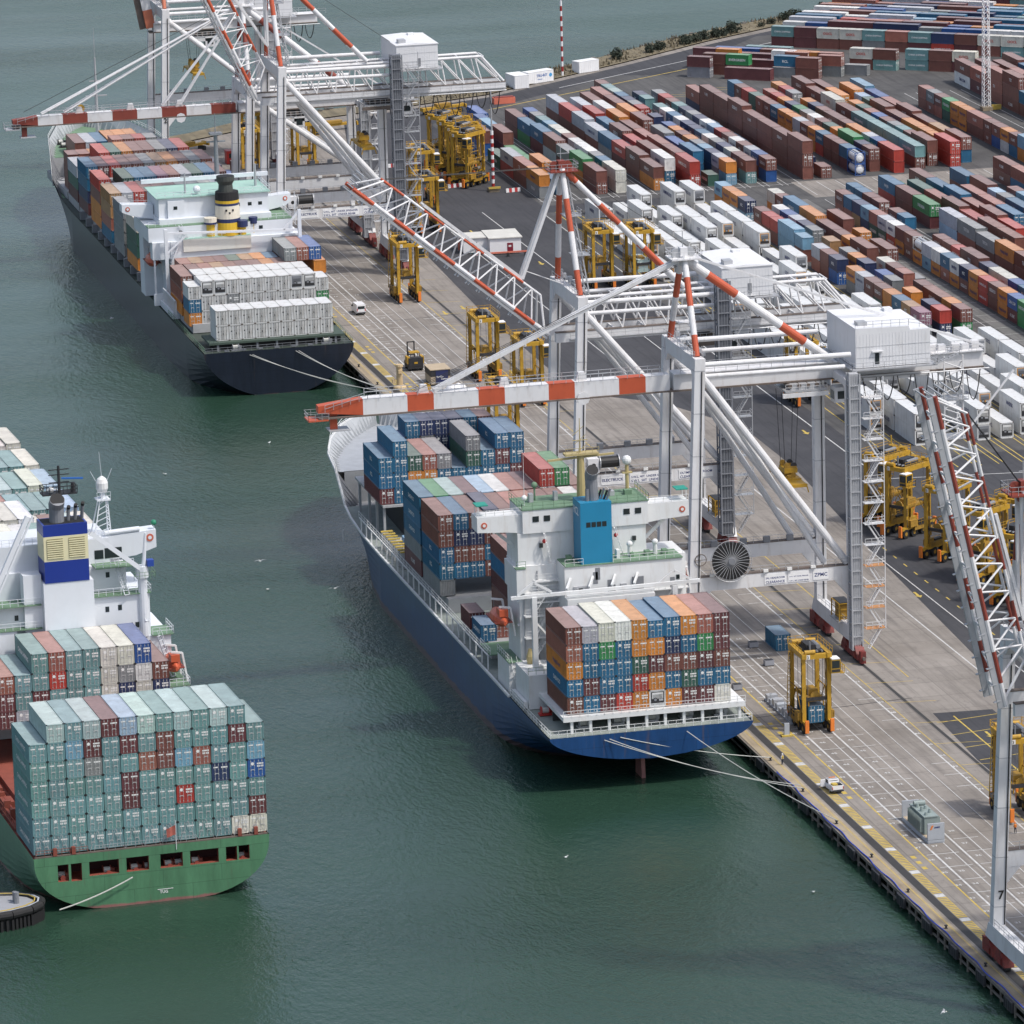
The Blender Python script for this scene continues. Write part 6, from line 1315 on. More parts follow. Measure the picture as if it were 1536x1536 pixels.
    # machine house
    if house:
        hx0, hx1, hy0, hy1, hz0, hz1 = ((27.6,36.8,-7,8.2,zg+5.4,zg+11) if kind == 'lattice' else (28.4,41.0,-9,7,zg+1.7,zg+8.2) if kind == 'box' else (22.5,33,-6,6,zg+1.6,zg+6.6))
        b = MB(); HW = M('machine_house_white', (.68,.685,.70,1), .5, 0, .05, .25, .3, (.4,.38,.34), 5)
        if kind == 'box': b.slab([(hx0,hz0),(hx1,hz0),(hx1,hz1-.8),(hx1-3.4,hz1-.8),(hx1-3.6,hz1-.15),(hx0,hz1)], hy0, hy1, HW)
        else: b.slab([(hx0,hz0),(hx1,hz0),(hx1,hz1-.25),((hx0+hx1)/2,hz1),(hx0,hz1-.25)], hy0, hy1, HW); b.box((hx0-.15,hy0-.15,hz1-.42), (hx1+.15,hy1+.15,hz1-.26), HW)
        n = int((hx1-hx0)/.55)
        for k in range(n): b.box((hx0+.2+k*.55,hy0-.035,hz0+.1), (hx0+.26+k*.55,hy0-.001,hz1-.95), HW)
        b.box((hx0+1,hy0+2,hz1-.1 if kind != 'lattice' else hz1-.28), (hx0+2.6,hy0+4,hz1+.55), GALV); b.box((hx1-4,hy1-4,hz1-.9),(hx1-2.6,hy1-2.4,hz1+.35), HW)
        for z_ in (hz0+1.6,hz0+3.4): b.box((hx0+.05,hy0-.05,z_), (hx1-.05,hy0-.036,z_+.05), GALV)
        hm = b.build('machine_house', c)
        b = MB(); dxr = hx0+(3.6 if kind == 'box' else 5); b.box((dxr-.9,hy0-.5,hz0+2.5 if kind == 'box' else hz0+.1), (dxr+.9,hy0-.04,hz0+2.7 if kind == 'box' else hz0+.2), HW); b.box((dxr-.35,hy0-.07,hz0+.5), (dxr+.35,hy0-.036,hz0+2.3), GLASS if kind == 'box' else GREY); b.build('door', hm)
        b = MB(); P = [(hx0-.9,hy0-1,hz0-.1),(hx1+.9,hy0-1,hz0-.1),(hx1+.9,hy1+1,hz0-.1),(hx0-.9,hy1+1,hz0-.1)]
        b.prism([(p[0],p[1]) for p in P], hz0-.3, hz0-.1, GALV); b.rail(P+[P[0]], GALV, 1.1, 1.8)
        if kind == 'box': b.rail([(hx0,hy0+.1,hz1),(hx1-3.6,hy0+.1,hz1-.1),(hx1,hy0+.1,hz1-.8)], GALV, 1.1, 1.6); b.stair((hx1+.4,hy0-1,hz0), (hx1+4.5,hy0-.4,hz0+1.2), .8, GALV); b.bar((hx0+1,-4,zg-1.2),(hx0+14,-4,zg-1.2), .3, .9, WHITE)
        b.build('walkway', c)
    # stair and lift tower on the landside leg
    b = MB(); tx, ty = (26.6, -hs-1.6) if kind != 'box' else (27.2, -hs-1.9); z0, z1 = (3.5, zg+9.4) if kind == 'lattice' else (2.0, zg+1.5); w_ = 1.1 if kind == 'lattice' else .85
    TG = M('lift_tower_grey', (.20,.21,.235,1), .6, .1, .15, .6)
    tw = TG if kind == 'lattice' else GALV
    for sx, sy in ((-1,-1),(1,-1),(1,1),(-1,1)): b.bar((tx+sx*w_,ty+sy*w_,z0), (tx+sx*w_,ty+sy*w_,z1), .22, .22, tw)
    b.box((tx-w_*.82,ty-w_*.82,z0), (tx+w_*.82,ty+w_*.82,z1), M('lift_shaft_mesh', (.14,.15,.17,1), .7, .1, .2, 1) if kind == 'lattice' else M('lift_shaft_light', (.42,.43,.45,1), .6, .1, .12, 1))
    z = z0
    while z < z1:
        b.box((tx-w_-.1,ty-w_-.1,z), (tx+w_+.1,ty+w_+.1,z+.14), tw)
        for f in (-.45,0,.45): b.bar((tx+f*w_,ty-w_,z), (tx+f*w_,ty-w_,min(z+2.2,z1)), .07, .07, tw)
        z += 2.2
    b.build('lift_tower', c)
    b = MB(); x0 = tx+1.5; z = z0; flip = 0; st_m = GALV if kind == 'lattice' else WHITE
    while z < z1-4:
        a_, c_ = (x0+.5,x0+2.6) if not flip else (x0+2.6,x0+.5)
        b.stair((a_,ty-.5,z+.1), (c_,ty-.5,z+3.4), .8, st_m); b.box((x0-.1,ty-1.1,z+3.4), (x0+3.2,ty+.4,z+3.52), M('orange_edge', (.55,.26,.10,1), .6) if z < 16 and kind == 'box' else st_m); b.rail([(x0-.1,ty-1.1,z+3.5),(x0+3.2,ty-1.1,z+3.5),(x0+3.2,ty+.4,z+3.5)], st_m, 1.1, 1.1); flip ^= 1; z += 3.5
        b.bar((x0+3.2,ty-1.1,z-.1), (x0+3.2,ty-1.1,z+3.4), .12, .12, st_m)
    b.build('stair_tower', c)
    # trolley, cab, festoon
    b = MB(); tz = zg-1.6; tx0 = 18.2 if kind == 'box' else (21 if kind == 'lattice' else 9)
    b.box((tx0,-3.4,tz-1.2), (tx0+7,3.4,tz-.9), GALV); b.rail([(tx0,-3.4,tz-.9),(tx0+7,-3.4,tz-.9)], WHITE, 1.1, 1.2); b.box((tx0+1,-2.6,tz-.9), (tx0+6,2.6,tz), DARK if kind != 'box' else GALV); b.box((tx0-.5,-3.6,tz-2),(tx0+7.2,-3.2,tz-1.3), WHITE if kind != 'lattice' else RUST)
    for k in range(4): b.tube((tx0+1+k*1.5,-2.8,tz-.3), (tx0+1+k*1.5,2.8,tz-.3), .35, RUST, n=8)
    tr = b.build('trolley', c)
    b = MB(); cx = tx0+8.2 if kind != 'box2' else tx0+3; b.box((cx,-3.6,tz-3.4), (cx+2.4,-1.0,tz-.9), WHITE); b.box((cx-.04,-3.3,tz-2.9), (cx-.002,-1.3,tz-1.5), GLASS); b.box((cx+.5,-3.64,tz-2.8), (cx+1.9,-3.602,tz-1.5), GLASS); b.build('cab', tr)
    b = MB(); festoon(b, 28, xe-1, -4.4, zg-1.0, 8 if kind != 'box2' else 4, 4.4); b.tube((26,-4.4,zg-1), (xe,-4.4,zg-1), .1, GALV, n=5); b.build('festoon_cable', c)
    if kind == 'box':
        b = MB(); ex = xe-7
        for sx in (0,3.2):
            for sy in (-2.2,1.0): b.bar((ex+sx,sy,zg-13), (ex+sx,sy,zg+1), .22, .22, WHITE)
        zig(b, (ex,-2.2,zg-13), (ex,-2.2,zg), (ex+3.2,-2.2,zg-13), (ex+3.2,-2.2,zg), 5, .1, WHITE); zig(b, (ex+3.2,-2.2,zg-13), (ex+3.2,-2.2,zg), (ex+3.2,1,zg-13), (ex+3.2,1,zg), 5, .1, WHITE)
        for z_ in (-13,-6.5): b.box((ex-3,-2.6,zg+z_), (ex+4,1.6,zg+z_+.15), GALV); b.rail([(ex-3,-2.6,zg+z_),(ex+4,-2.6,zg+z_)], GALV, 1.1, 1.3)
        b.bar((ex+3.4,-2,zg-12.5), (ex+12,-2,zg-2.2), .3, .3, WHITE); b.build('service_tower', c)
        b = MB()
        for k in range(6): b.box((xe-11+k*1.9,-1.4+(k%3)*.7,zg+1.4), (xe-9.8+k*1.9,-.2+(k%3)*.7,zg+2.4+.3*(k%2)), WHITE)
        b.rail([(xe-12,-2,zg+1.4),(xe,-2,zg+1.4)], WHITE, 1.1, 1.4); b.build('rope_anchor', c)
    if reel == 'spoke':
        b = MB(); rc = (6.3,-hs-1.7,18.6)
        b.lathe(rc, [(3.1,-.28),(3.1,.28)], BLACK, 28, 'y'); b.lathe((rc[0],rc[1]-.3,rc[2]), [(.55,-.3),(.55,.3)], GREY, 14, 'y')
        for k in range(30):
            t = 2*math.pi*k/30; b.bar((rc[0]+.5*math.cos(t),rc[1]-.34,rc[2]+.5*math.sin(t)), (rc[0]+3.5*math.cos(t),rc[1]-.34,rc[2]+3.5*math.sin(t)), .075, .08, GALV, .05, .06)
        pts = [(rc[0]+3.45*math.cos(2*math.pi*k/36),rc[1]-.34,rc[2]+3.45*math.sin(2*math.pi*k/36)) for k in range(37)]; b.path(pts, .05, GALV, 4)
        b.box((rc[0]-.5,rc[1]+.3,rc[2]-2.9), (rc[0]+.5,rc[1]+1.4,rc[2]+.5), GREY); pts = [(1.5+.95*math.cos(2*math.pi*k/16),-hs-.9,18.9+.95*math.sin(2*math.pi*k/16)) for k in range(17)]; b.path(pts, .07, RUST, 4); b.bar((.6,-hs-.9,18.9),(2.4,-hs-.9,18.9),.08,.08,RUST)
        b.build('cable_reel', c)
    elif reel == 'drum':
        b = MB(); b.tube((4.2,-hs-.4,17.9), (7.6,-hs-.4,17.9), 1.0, CABLE, n=14); b.tube((4.1,-hs-.4,17.9),(4.25,-hs-.4,17.9), 1.25, GALV, n=14); b.tube((7.5,-hs-.4,17.9),(7.65,-hs-.4,17.9), 1.25, GALV, n=14); b.box((2,-hs-1.2,16.2), (4,-hs+.4,18.8), WHITE); b.lathe((3,-hs-1.21,17.6), [(.4,-.02),(.4,.01)], BLACK, 10, 'y'); b.rail([(1,-hs-1.4,16),(9,-hs-1.4,16)], GALV, 1.1, 1.3); b.build('cable_reel', c)
    b = MB(); b.box((G_-1.6,-hs+3.5,5.1), (G_+1.2,-hs+8.5,5.3), GALV)
    for y in (-hs+3.8,-hs+8.2):
        for x in (G_-1.3,G_+.9): b.bar((x,y,5.3), (x,y,8.2), .18, .18, YELLOW)
    for z in (6.2,7.2,8.2): b.bar((G_-1.3,-hs+3.8,z), (G_+.9,-hs+3.8,z), .12, .12, YELLOW); b.bar((G_-1.3,-hs+3.8,z), (G_-1.3,-hs+8.2,z), .12, .12, YELLOW)
    b.box((G_-.9,-hs+4.4,5.4), (G_+.6,-hs+7.6,7.8), DYELLOW); b.box((G_-1.2,-hs+4,8.2),(G_+.8,-hs+8,8.35), DARK); b.build('drive_unit', c)
    return c
EL = ['ELECTRUCK']
sts(883.5, 9.4, 'box', 0, 46.5, 'white crane over the blue ship with a level orange and white striped box boom', '6', num_y=9.4, reel='spoke', boomL=58, signs=((12.2,3.6,['SAL HEADROOM','CLEARANCE'],NAVYTX),(16.2,3.6,['S.W.L. 40T UNDER SPREADER','S.W.L. 50T UNDER BEAM'],NAVYTX),(20.4,2.6,['ZPMC'],NAVYTX)))
sts(958.3, 9.2, 'lattice', 39.7, 39.4, 'white crane behind the blue ship funnel with a half raised lattice boom and folded stay', '5', num_y=9.2, reel='drum', signs=((4.4,4.2,EL,NAVYTX),(9.6,7.6,['S.W.L. 40T  UNDER SPREADER','S.W.L. 50T  UNDER BEAM'],NAVYTX),(18.4,6.2,['OLYMPIC HEADROOM','CLEARANCE'],NAVYTX)))
sts(1217.3, 9.0, 'lattice', 66, 39.0, 'white crane beside the navy ship bridge with a steeply raised lattice boom', None, reel='drum', signs=((4.4,4.2,EL,NAVYTX),(9.6,8.0,['S.W.L. 40T  UNDER SPREADER','S.W.L. 50T  UNDER BEAM'],NAVYTX),(18.6,6,['OLYMPIC HEADROOM','CLEARANCE'],NAVYTX)))
sts(1251, 8.0, 'box2', 0, 31.6, 'white crane over the navy ship with a level dark red and white striped boom', None, house=False, band=REDBR, boomL=50)
sts(1356, 9.3, 'box2', 80, 33.8, 'farthest white crane at the end of the quay with its boom raised upright', '2', band=M('pale_orange_paint', (.50,.16,.09,1), .5), boomL=40)
sts(708.7, 9.3, 'lattice', 77.5, 39.4, 'white crane at the right edge with an upright red and white lattice boom', '7', num_y=9.3, boomL=44, band=REDBR)

# ------------------------------------------------------------ spreaders hanging from the cranes
def spreader(x, y, z, ztop, label):
    c = empty('spreader', (x, y, z), label=label, cat='spreader', group='yellow spreaders hanging from the cranes')
    b = MB(); b.box((-1.3,-3.2,0), (1.3,3.2,.7), YELLOW)
    for s in (-1,1): b.box((-1.25,s*3.2-.0 if s > 0 else -6.2,.1), (1.25,6.2 if s > 0 else -3.2,.5), YELLOW); b.bar((-1.4,s*6.1,.2), (1.4,s*6.1,.2), .35, .5, YELLOW)
    for sx in (-1.3,1.3):
        for sy in (-6.1,6.1): b.bar((sx,sy,.2), (sx*1.25,sy,-1.0), .18, .12, YELLOW)
    for k in range(6): b.box((-.9+(k%2)*.9,-2.8+k*.9,.7), (-.2+(k%2)*.9,-2.2+k*.9,1.2+.2*(k%3)), DYELLOW)
    b.build('spreader_frame', c)
    b = MB(); b.box((-1.1,-1.6,1.3), (1.1,1.6,2.1), YELLOW)
    for s in (-1.2,1.2): b.lathe((-.6,s,2.5), [(.5,-.2),(.5,.2)], DYELLOW, 10, 'y'); b.lathe((.6,s,2.5), [(.5,-.2),(.5,.2)], DARK, 10, 'y'); b.box((-1,s-.3,2.1), (1,s+.3,2.4), DYELLOW)
    b.build('head_block', c)
    b = MB()
    for sx in (-.9,.9):
        for sy in (-1.3,1.3): b.tube((sx,sy,2.4), (sx*1.6,sy*1.2,ztop-z), .045, CABLE, n=4)
    b.build('hoist_rope', c)
spreader(256.4, 883.5, 28.6, 43.5, 'yellow spreader hanging on ropes below the crane with the level orange boom')
spreader(258, 1217, 27.3, 36, 'yellow spreader hanging between the white legs of the crane by the navy ship')
spreader(246.6, 1356, 22.5, 31, 'small yellow spreader hanging from the farthest crane above the sea')
# ------------------------------------------------------------ straddle carriers
SCP = None
PARTS = {}
def make_carrier():
    r = empty('straddle_carrier', (0,0,0))
    def col(sx, sy):
        b = MB(); b.bar((sx*2.05,sy*3.2,1.5), (sx*2.05,sy*3.2,12.4), .62, .55, YELLOW)
        for z in range(2, 12, 2): b.bar((sx*2.4,sy*3.2-.12,z), (sx*2.4,sy*3.2-.12,z+1.4), .06, .2, DARK)
        b.build('column', r)
    for sx in (-1,1):
        for sy in (-1,1): col(sx, sy)
        b = MB(); b.bar((sx*2.05,-4.6,1.75), (sx*2.05,4.6,1.75), .6, .5, YELLOW); b.box((sx*2.05-.3,-2.4,1.8), (sx*2.05+.3,2.2,2.6), DYELLOW); b.box((sx*2.5-.25,-1.6,1.2),(sx*2.5+.25,1.8,2.2), DYELLOW); b.build('side_beam', r)
        for y in (-3.6,-1.3,1.3,3.6):
            b = MB(); b.tube((sx*2.05-.36,y,.84), (sx*2.05+.36,y,.84), .84, BLACK, n=16); b.tube((sx*2.05-.38,y,.84), (sx*2.05+.38,y,.84), .36, DYELLOW, n=10); b.build('wheel', r)
        for sy in (-1,1):
            b = MB(); b.box((sx*2.05-.3,sy*4.85-.18,.4), (sx*2.05+.3,sy*4.85+.18,2.4), BOOT); b.lathe((sx*2.05,sy*4.98,1.9), [(.12,-.02),(.12,.02)], BLACK, 8, 'y'); b.lathe((sx*2.05,sy*4.98,1.2), [(.12,-.02),(.12,.02)], BLACK, 8, 'y'); b.build('bumper', r)
    for sx in (-1,1):
        b = MB(); b.tube((sx*2.3,-3.1,2.4), (sx*2.3,0,6.6), .09, DYELLOW, n=5); b.tube((sx*2.3,3.1,2.4), (sx*2.3,0,6.6), .09, DYELLOW, n=5); b.bar((sx*2.25,-3.1,6.6),(sx*2.25,3.1,6.6), .12, .16, DYELLOW); b.build('side_brace', r)
        b = MB(); b.box((sx*2.55-.4,-2.9,2.0), (sx*2.55+.4,-1.0,3.2), DYELLOW); b.box((sx*2.5-.35,-.6,2.0), (sx*2.5+.35,1.4,2.9), DARK); b.tube((sx*2.6,1.6,2.5),(sx*2.6,2.9,2.5), .38, GREY, n=10); b.rail([(sx*2.95,-3,2.1),(sx*2.95,3,2.1)], DYELLOW, 1.0, 1.5, .06); b.build('power_unit', r)
    b = MB(); b.stair((-2.75,3.0,2.2), (-2.75,1.6,12.0), .5, YELLOW); b.build('ladder', r)
    b = MB()
    for k in range(5): b.path([(-1.6+.25*k,-2.2,12.9),(-1.4+.3*k,0,13.35+.1*(k%2)),(-1.2+.35*k,2.6,12.95)], .07, CABLE, 4)
    for k in range(4): b.tube((-1.3+k*.8,-3.1,12.95),(-1.3+k*.8,-2.5,12.95), .16, GREY, n=7)
    b.build('pipework', r)
    b = MB()
    for sx in (-1,1): b.bar((sx*2.05,-3.9,12.4), (sx*2.05,3.9,12.4), .75, .8, YELLOW); b.rail([(sx*2.5,-3.9,12.8),(sx*2.5,3.9,12.8)], YELLOW, 1.0, 1.6, .06)
    for y in (-3.4,3.4): b.bar((-2.0,y,12.3), (2.0,y,12.3), .7, .75, YELLOW); b.tube((-1.9,y*1.02,13.0), (-.2,y*1.02,13.0), .36, YELLOW, n=10)
    b.tube((.3,3.5,13.0),(1.9,3.5,13.0), .36, YELLOW, n=10); b.rail([(-2.4,3.9,12.8),(2.4,3.9,12.8)], YELLOW, 1.0, 1.2, .06); b.build('top_frame', r)
    b = MB(); b.box((-1.5,-2.4,12.2), (1.6,2.4,12.9), DARK); b.box((-1.0,-1.8,12.9), (.4,1.4,13.7), DARK); b.tube((.9,-1.6,13.3), (.9,1.4,13.3), .38, GREY, n=10); b.box((-1.4,1.5,12.9),(1.2,2.3,13.4), DYELLOW); b.tube((-.6,-2.0,12.9),(-.6,-2.0,14.3), .14, GREY, n=6); b.build('engine_deck', r)
    b = MB(); b.box((2.0,-4.9,9.7), (3.5,-3.0,11.9), YELLOW); b.box((2.1,-4.95,11.9), (3.4,-3.1,12.05), M('cab_roof_white', (.74,.74,.74,1), .5)); b.build('cab', r)
    cab = r.children[-1] if r.children else None
    b = MB(); b.box((2.12,-4.94,10.5), (3.38,-4.905,11.7), GLASS); b.box((3.505,-4.7,10.5),(3.54,-3.3,11.7), GLASS); b.box((2.1,-4.96,9.9),(3.4,-4.905,10.3), DARK); b.build('cab_window', r)
    b = MB(); b.rail([(2.2,-3.0,9.7),(4.1,-3.0,9.7),(4.1,-5.0,9.7)], YELLOW, 1.2, .9, .07); b.box((3.5,-5,9.6),(4.1,-3,9.7), YELLOW); b.build('cab_platform', r)
    b = MB(); b.box((-1.9,-3.79,11.95), (-1.1,-3.755,12.65), STICK); b.text('13', (-1.8,-3.80,12.05), (1,0,0), (0,0,1), .62, BLACKTX); b.build('number_plate', r)
    b = MB(); b.box((-1.25,-3.0,4.9), (1.25,3.0,5.5), DYELLOW); b.bar((-1.7,-3.0,5.3), (1.7,-3.0,5.3), .4, .5, DARK); b.bar((-1.7,3.0,5.3), (1.7,3.0,5.3), .4, .5, DARK); b.box((-.8,-1.4,5.5),(.8,1.2,6.4), DYELLOW); b.lathe((0,-2.6,5.6), [(.8,-.1),(.8,.1)], DYELLOW, 12, 'y')
    for sx in (-1,1):
        for sy in (-1,1): b.tube((sx*1.2,sy*2.6,5.5), (sx*1.2,sy*2.9,12.2), .04, GREY, n=4); b.bar((sx*1.2,sy*3.0,4.9),(sx*1.2,sy*3.0,4.2), .18, .18, DYELLOW)
    b.build('lifting_frame', r)
    for sx in (-1,1):
        b = MB()
        for k in range(7): b.tube((sx*1.7,-3.15+.25*(k%2),2.6+k*1.3), (sx*1.72,-3.15+.25*((k+1)%2),3.9+k*1.3), .05, CABLE, n=4)
        b.bar((sx*1.62,-2.8,2),(sx*1.62,-2.8,11.8), .12, .16, DYELLOW); b.build('hose_bundle', r)
    return r
CAR = make_carrier()
carriers = [
 (246.1,837.5,0,'clean yellow straddle carrier carrying a blue container beside the blue ship'),
 (258.5,1181,0,'yellow straddle carrier standing empty on the quay behind the navy ship stern'),
 (256.6,1100.6,0,'yellow straddle carrier farthest left of the three behind the orange boom'),
 (259.6,1076,0,'yellow straddle carrier behind the orange and white boom, middle of three'),
 (245.6,1039,0,'yellow straddle carrier beside the forward stack of the blue ship'),
 (261.2,782.5,0,'yellow straddle carrier half hidden by the leg of the right edge crane'),
 (301.5,1304,-50,'front straddle carrier with white boots beside the red and white pole'),
 (302.3,1312,-50,'second straddle carrier in the parked group by the red and white pole'),
 (302.3,1320.5,-50,'third straddle carrier in the parked group by the red and white pole'),
 (301.5,1329,-50,'rear straddle carrier in the parked group by the red and white pole'),
 (286.4,1287,0,'straddle carrier behind the grey lift tower of the crane by the navy ship'),
 (279.8,1254,0,'nearer straddle carrier beside the grey lift tower, low by the lattice boom'),
 (254.2,1330,0,'straddle carrier seen between the white legs of the far cranes'),
 (258.5,1352,0,'rear straddle carrier seen between the white legs of the far cranes'),
 (268.3,1334,0,'straddle carrier alone under the far white girder'),
 (301.0,1180,0,'straddle carrier under the half raised boom crane, next to white reefers'),
 (309.2,1177,0,'straddle carrier holding a pale container next to the white reefers'),
 (309.8,1057,0,'straddle carrier whose boots show below the white girder of the near crane'),
 (297.8,950.5,-56,'front straddle carrier of the parked group right of the near stair tower'),
 (296.6,959.5,-56,'rear straddle carrier of the parked group right of the near stair tower'),
 (299.2,932.5,-56,'straddle carrier second in the parked group, low in front of the lattice boom'),
 (300.5,915.5,-56,'straddle carrier behind the upright lattice boom, third of the parked group'),
 (300.8,898.5,-56,'straddle carrier at the right edge behind the upright lattice boom'),
 (304.5,884.5,-56,'nearest of the straddle carriers parked at the right edge'),
 (309.0,922.0,-56,'straddle carrier in the back line at the right edge'),
]
for i, (x, y, a, lab) in enumerate(carriers):
    o = CAR if i == 0 else tree_copy(CAR)
    o.location = (x, y, .02); o.rotation_euler.z = R(a); tag(o, lab, 'straddle carrier', 'yellow straddle carriers on the terminal')
cont(246.1-CW/2, 834.4, 1.5, L20, 'u', 'held inside the straddle carrier beside the blue ship', 'single containers on the quay', left=True)
cont(309.2-CW/2, 1174, 3.5, L20, 'f', 'held inside the straddle carrier by the white reefers', 'single containers on the quay', left=True)
# ------------------------------------------------------------ vehicles and small things on the quay
def wheels(c, xs, ys, r, wd, name='wheel'):
    for x in xs:
        for y in ys:
            b = MB(); b.tube((x-wd/2,y,r), (x+wd/2,y,r), r, BLACK, n=16); b.tube((x-wd/2-.01,y,r), (x+wd/2+.01,y,r), r*.55, GALV, n=12); b.build(name, c)
CARW = M('white_car_paint', (.75,.75,.76,1), .25, 0, .03, .5)
# pickup truck seen from behind
pk = empty('pickup_truck', (239.3,803.6,.02), R(3), label='white pickup truck with toolbox and open door on the yellow walkway by the quay edge', cat='pickup')
b = MB(); b.slabx([(-2.6,.45),(2.6,.45),(2.6,.95),(1.6,1.05),(.9,1.1),(-2.6,1.1)], -.93, .93, CARW); b.slabx([(-.9,1.1),(1.05,1.1),(.55,1.75),(-.75,1.78)], -.82, .82, CARW); b.build('body', pk)
b = MB(); b.box((-.88,-2.55,1.1), (.88,-.95,1.2), DARK); b.box((-.93,-2.62,1.1),(-.85,-.95,1.35), CARW); b.box((.85,-2.62,1.1),(.93,-.95,1.35), CARW); b.box((-.93,-2.66,.7),(.93,-2.6,1.32), CARW); b.box((-.9,-2.75,.4),(.9,-2.6,.62), DARK); b.box((-.7,-2.4,1.2),(.1,-1.4,1.5), LINEY); b.box((.2,-2.3,1.2),(.75,-1.3,1.42), DARK); b.build('tray', pk)
b = MB(); b.box((-.7,-.80,1.25), (.7,-.755,1.65), GLASS); b.build('rear_window', pk)
for s in (-1,1):
    b = MB(); b.slabx([(-.6,1.15),(.85,1.15),(.48,1.66),(-.55,1.68)], s*.83-.01, s*.83+.01, GLASS); b.build('side_window', pk)
    b = MB(); b.box((s*.86-.06,-2.69,.75), (s*.86+.06,-2.64,1.15), REDLIGHT); b.build('tail_light', pk)
b = MB(); b.box((-1.75,.2,.55), (-.95,.28,1.6), CARW); b.build('door', pk)
b = MB(); b.box((-.7,-.5,1.8), (.7,.4,1.86), GALV); b.box((-.5,-.1,1.86),(.5,.1,1.96), ORTX); b.build('roof_rack', pk)
wheels(pk, (-.8,.8), (-1.6,1.7), .38, .25)
vn = empty('van', (246.0,1170.5,.02), R(2), label='white delivery van seen from behind on the quay by the navy ship stern', cat='van')
b = MB(); b.slabx([(-2.4,.4),(2.4,.4),(2.4,1.1),(1.9,1.3),(1.3,2.15),(1.0,2.3),(-2.35,2.3),(-2.45,1.0)], -.95, .95, CARW); b.build('body', vn)
b = MB(); b.box((-.75,-2.47,1.35), (.75,-2.42,1.95), GLASS); b.build('rear_window', vn)
for s in (-1,1):
    b = MB(); b.slabx([(1.0,1.35),(1.75,1.35),(1.3,2.0),(1.0,2.0)], s*.955-.01, s*.955+.01, GLASS); b.build('side_window', vn)
    b = MB(); b.box((s*.85-.07,-2.5,.9), (s*.85+.07,-2.44,1.5), REDLIGHT); b.build('tail_light', vn)
    b = MB(); b.box((s*1.05-.1,1.5,1.3), (s*1.05+.1,1.65,1.6), DARK); b.build('mirror', vn)
b = MB(); b.box((-.9,-2.55,.4), (.9,-2.4,.65), DARK); b.build('bumper', vn)
wheels(vn, (-.82,.82), (-1.5,1.5), .36, .22)
fk = empty('forklift', (244.9,1112.5,.02), 0, label='large black and yellow forklift seen from behind next to a timber box', cat='forklift')
b = MB(); b.slabx([(-1.6,.5),(2.6,.5),(2.6,1.6),(.6,1.8),(-1.0,2.9),(-1.6,2.7)], -1.5, 1.5, DARK); b.box((-1.4,-1.66,1.0),(1.4,-1.61,2.5), DARK); b.box((-.35,-1.7,1.5), (.35,-1.66,1.9), YELLOW); b.build('body', fk)
b = MB(); b.box((-1.0,-.8,3.5), (1.0,1.0,3.7), YELLOW); 
for sx in (-.95,.95):
    for sy in (-.75,.95): b.bar((sx,sy,2.2), (sx,sy,3.5), .12, .12, DARK)
b.build('cab', fk)
for s in (-1,1): b = MB(); b.box((s*1.45-.28,-1.5,1.5), (s*1.45+.28,.6,2.9), YELLOW); b.build('mudguard', fk)
b = MB()
for s in (-.7,.7): b.bar((s,2.9,.3), (s,2.9,5.2), .22, .3, DARK)
for z in (.6,2.5,5.1): b.bar((-.7,2.9,z), (.7,2.9,z), .2, .2, DARK)
b.build('mast', fk); wheels(fk, (-1.2,1.2), (-.9,1.9), .65, .5)
tb = empty('timber_crate', (246.5,1098.8,.02), 0, label='large tan timber cargo box with a navy banner on its end', cat='crate')
b = MB(); b.box((-1.9,-2.6,.35), (2.0,2.6,1.9), TAN); b.box((-1.95,-2.65,1.9), (2.05,2.65,3.2), DARK); b.box((-2.05,-2.8,3.2), (2.15,2.8,3.35), TAN); b.box((-1.8,-2.4,0), (1.9,2.4,.35), DARK); b.build('box', tb)
b = MB(); b.box((-.9,-2.72,.5), (1.6,-2.66,3.1), M('navy_banner', (.012,.02,.085,1), .6)); b.text('SWIRE', (-.75,-2.73,1.65), (1,0,0), (0,0,1), .5, WHITETX); b.text('SHIPPING', (.35-.2,-2.73,1.2), (1,0,0), (0,0,1), .36, WHITETX); b.build('banner', tb)
wt = MB()
vs = []; rg = random.Random(9)
for i in range(7):
    for j in range(6):
        x = -2.2+i*.73; y = -1.5+j*.6; e = min(i, 6-i, j, 5-j); vs.append((x+rg.uniform(-.1,.1), y+rg.uniform(-.1,.1), (.05 if e == 0 else .9+rg.uniform(-.15,.35))))
wt.add(vs, [(i*6+j,(i+1)*6+j,(i+1)*6+j+1,i*6+j+1) for i in range(6) for j in range(5)], M('white_tarpaulin', (.72,.72,.74,1), .6))
wt.v = [(x+248.6,y+1091.5,z) for x,y,z in wt.v]; wt.build('tarpaulin', label='white tarpaulin heaped over cargo in front of the timber box', cat='tarpaulin')
cn = MB(); TANP = M('tan_steel_post', (.50,.38,.22,1), .6, 0, .1, .6)
cn.lathe((238.3,1096.5,0), [(1.4,0),(1.3,.5),(.65,.8),(.6,4.3),(.8,4.5),(.75,4.9)], TANP, 12); cn.box((237.9,1095.5,3.2),(238.7,1095.9,3.9), TANP); cn.box((236.8,1096.2,1.2),(237.4,1096.9,2.0), TANP); cn.build('capstan_post', label='tall tan steel post with round base on the quay behind the orange boom tip', cat='post')
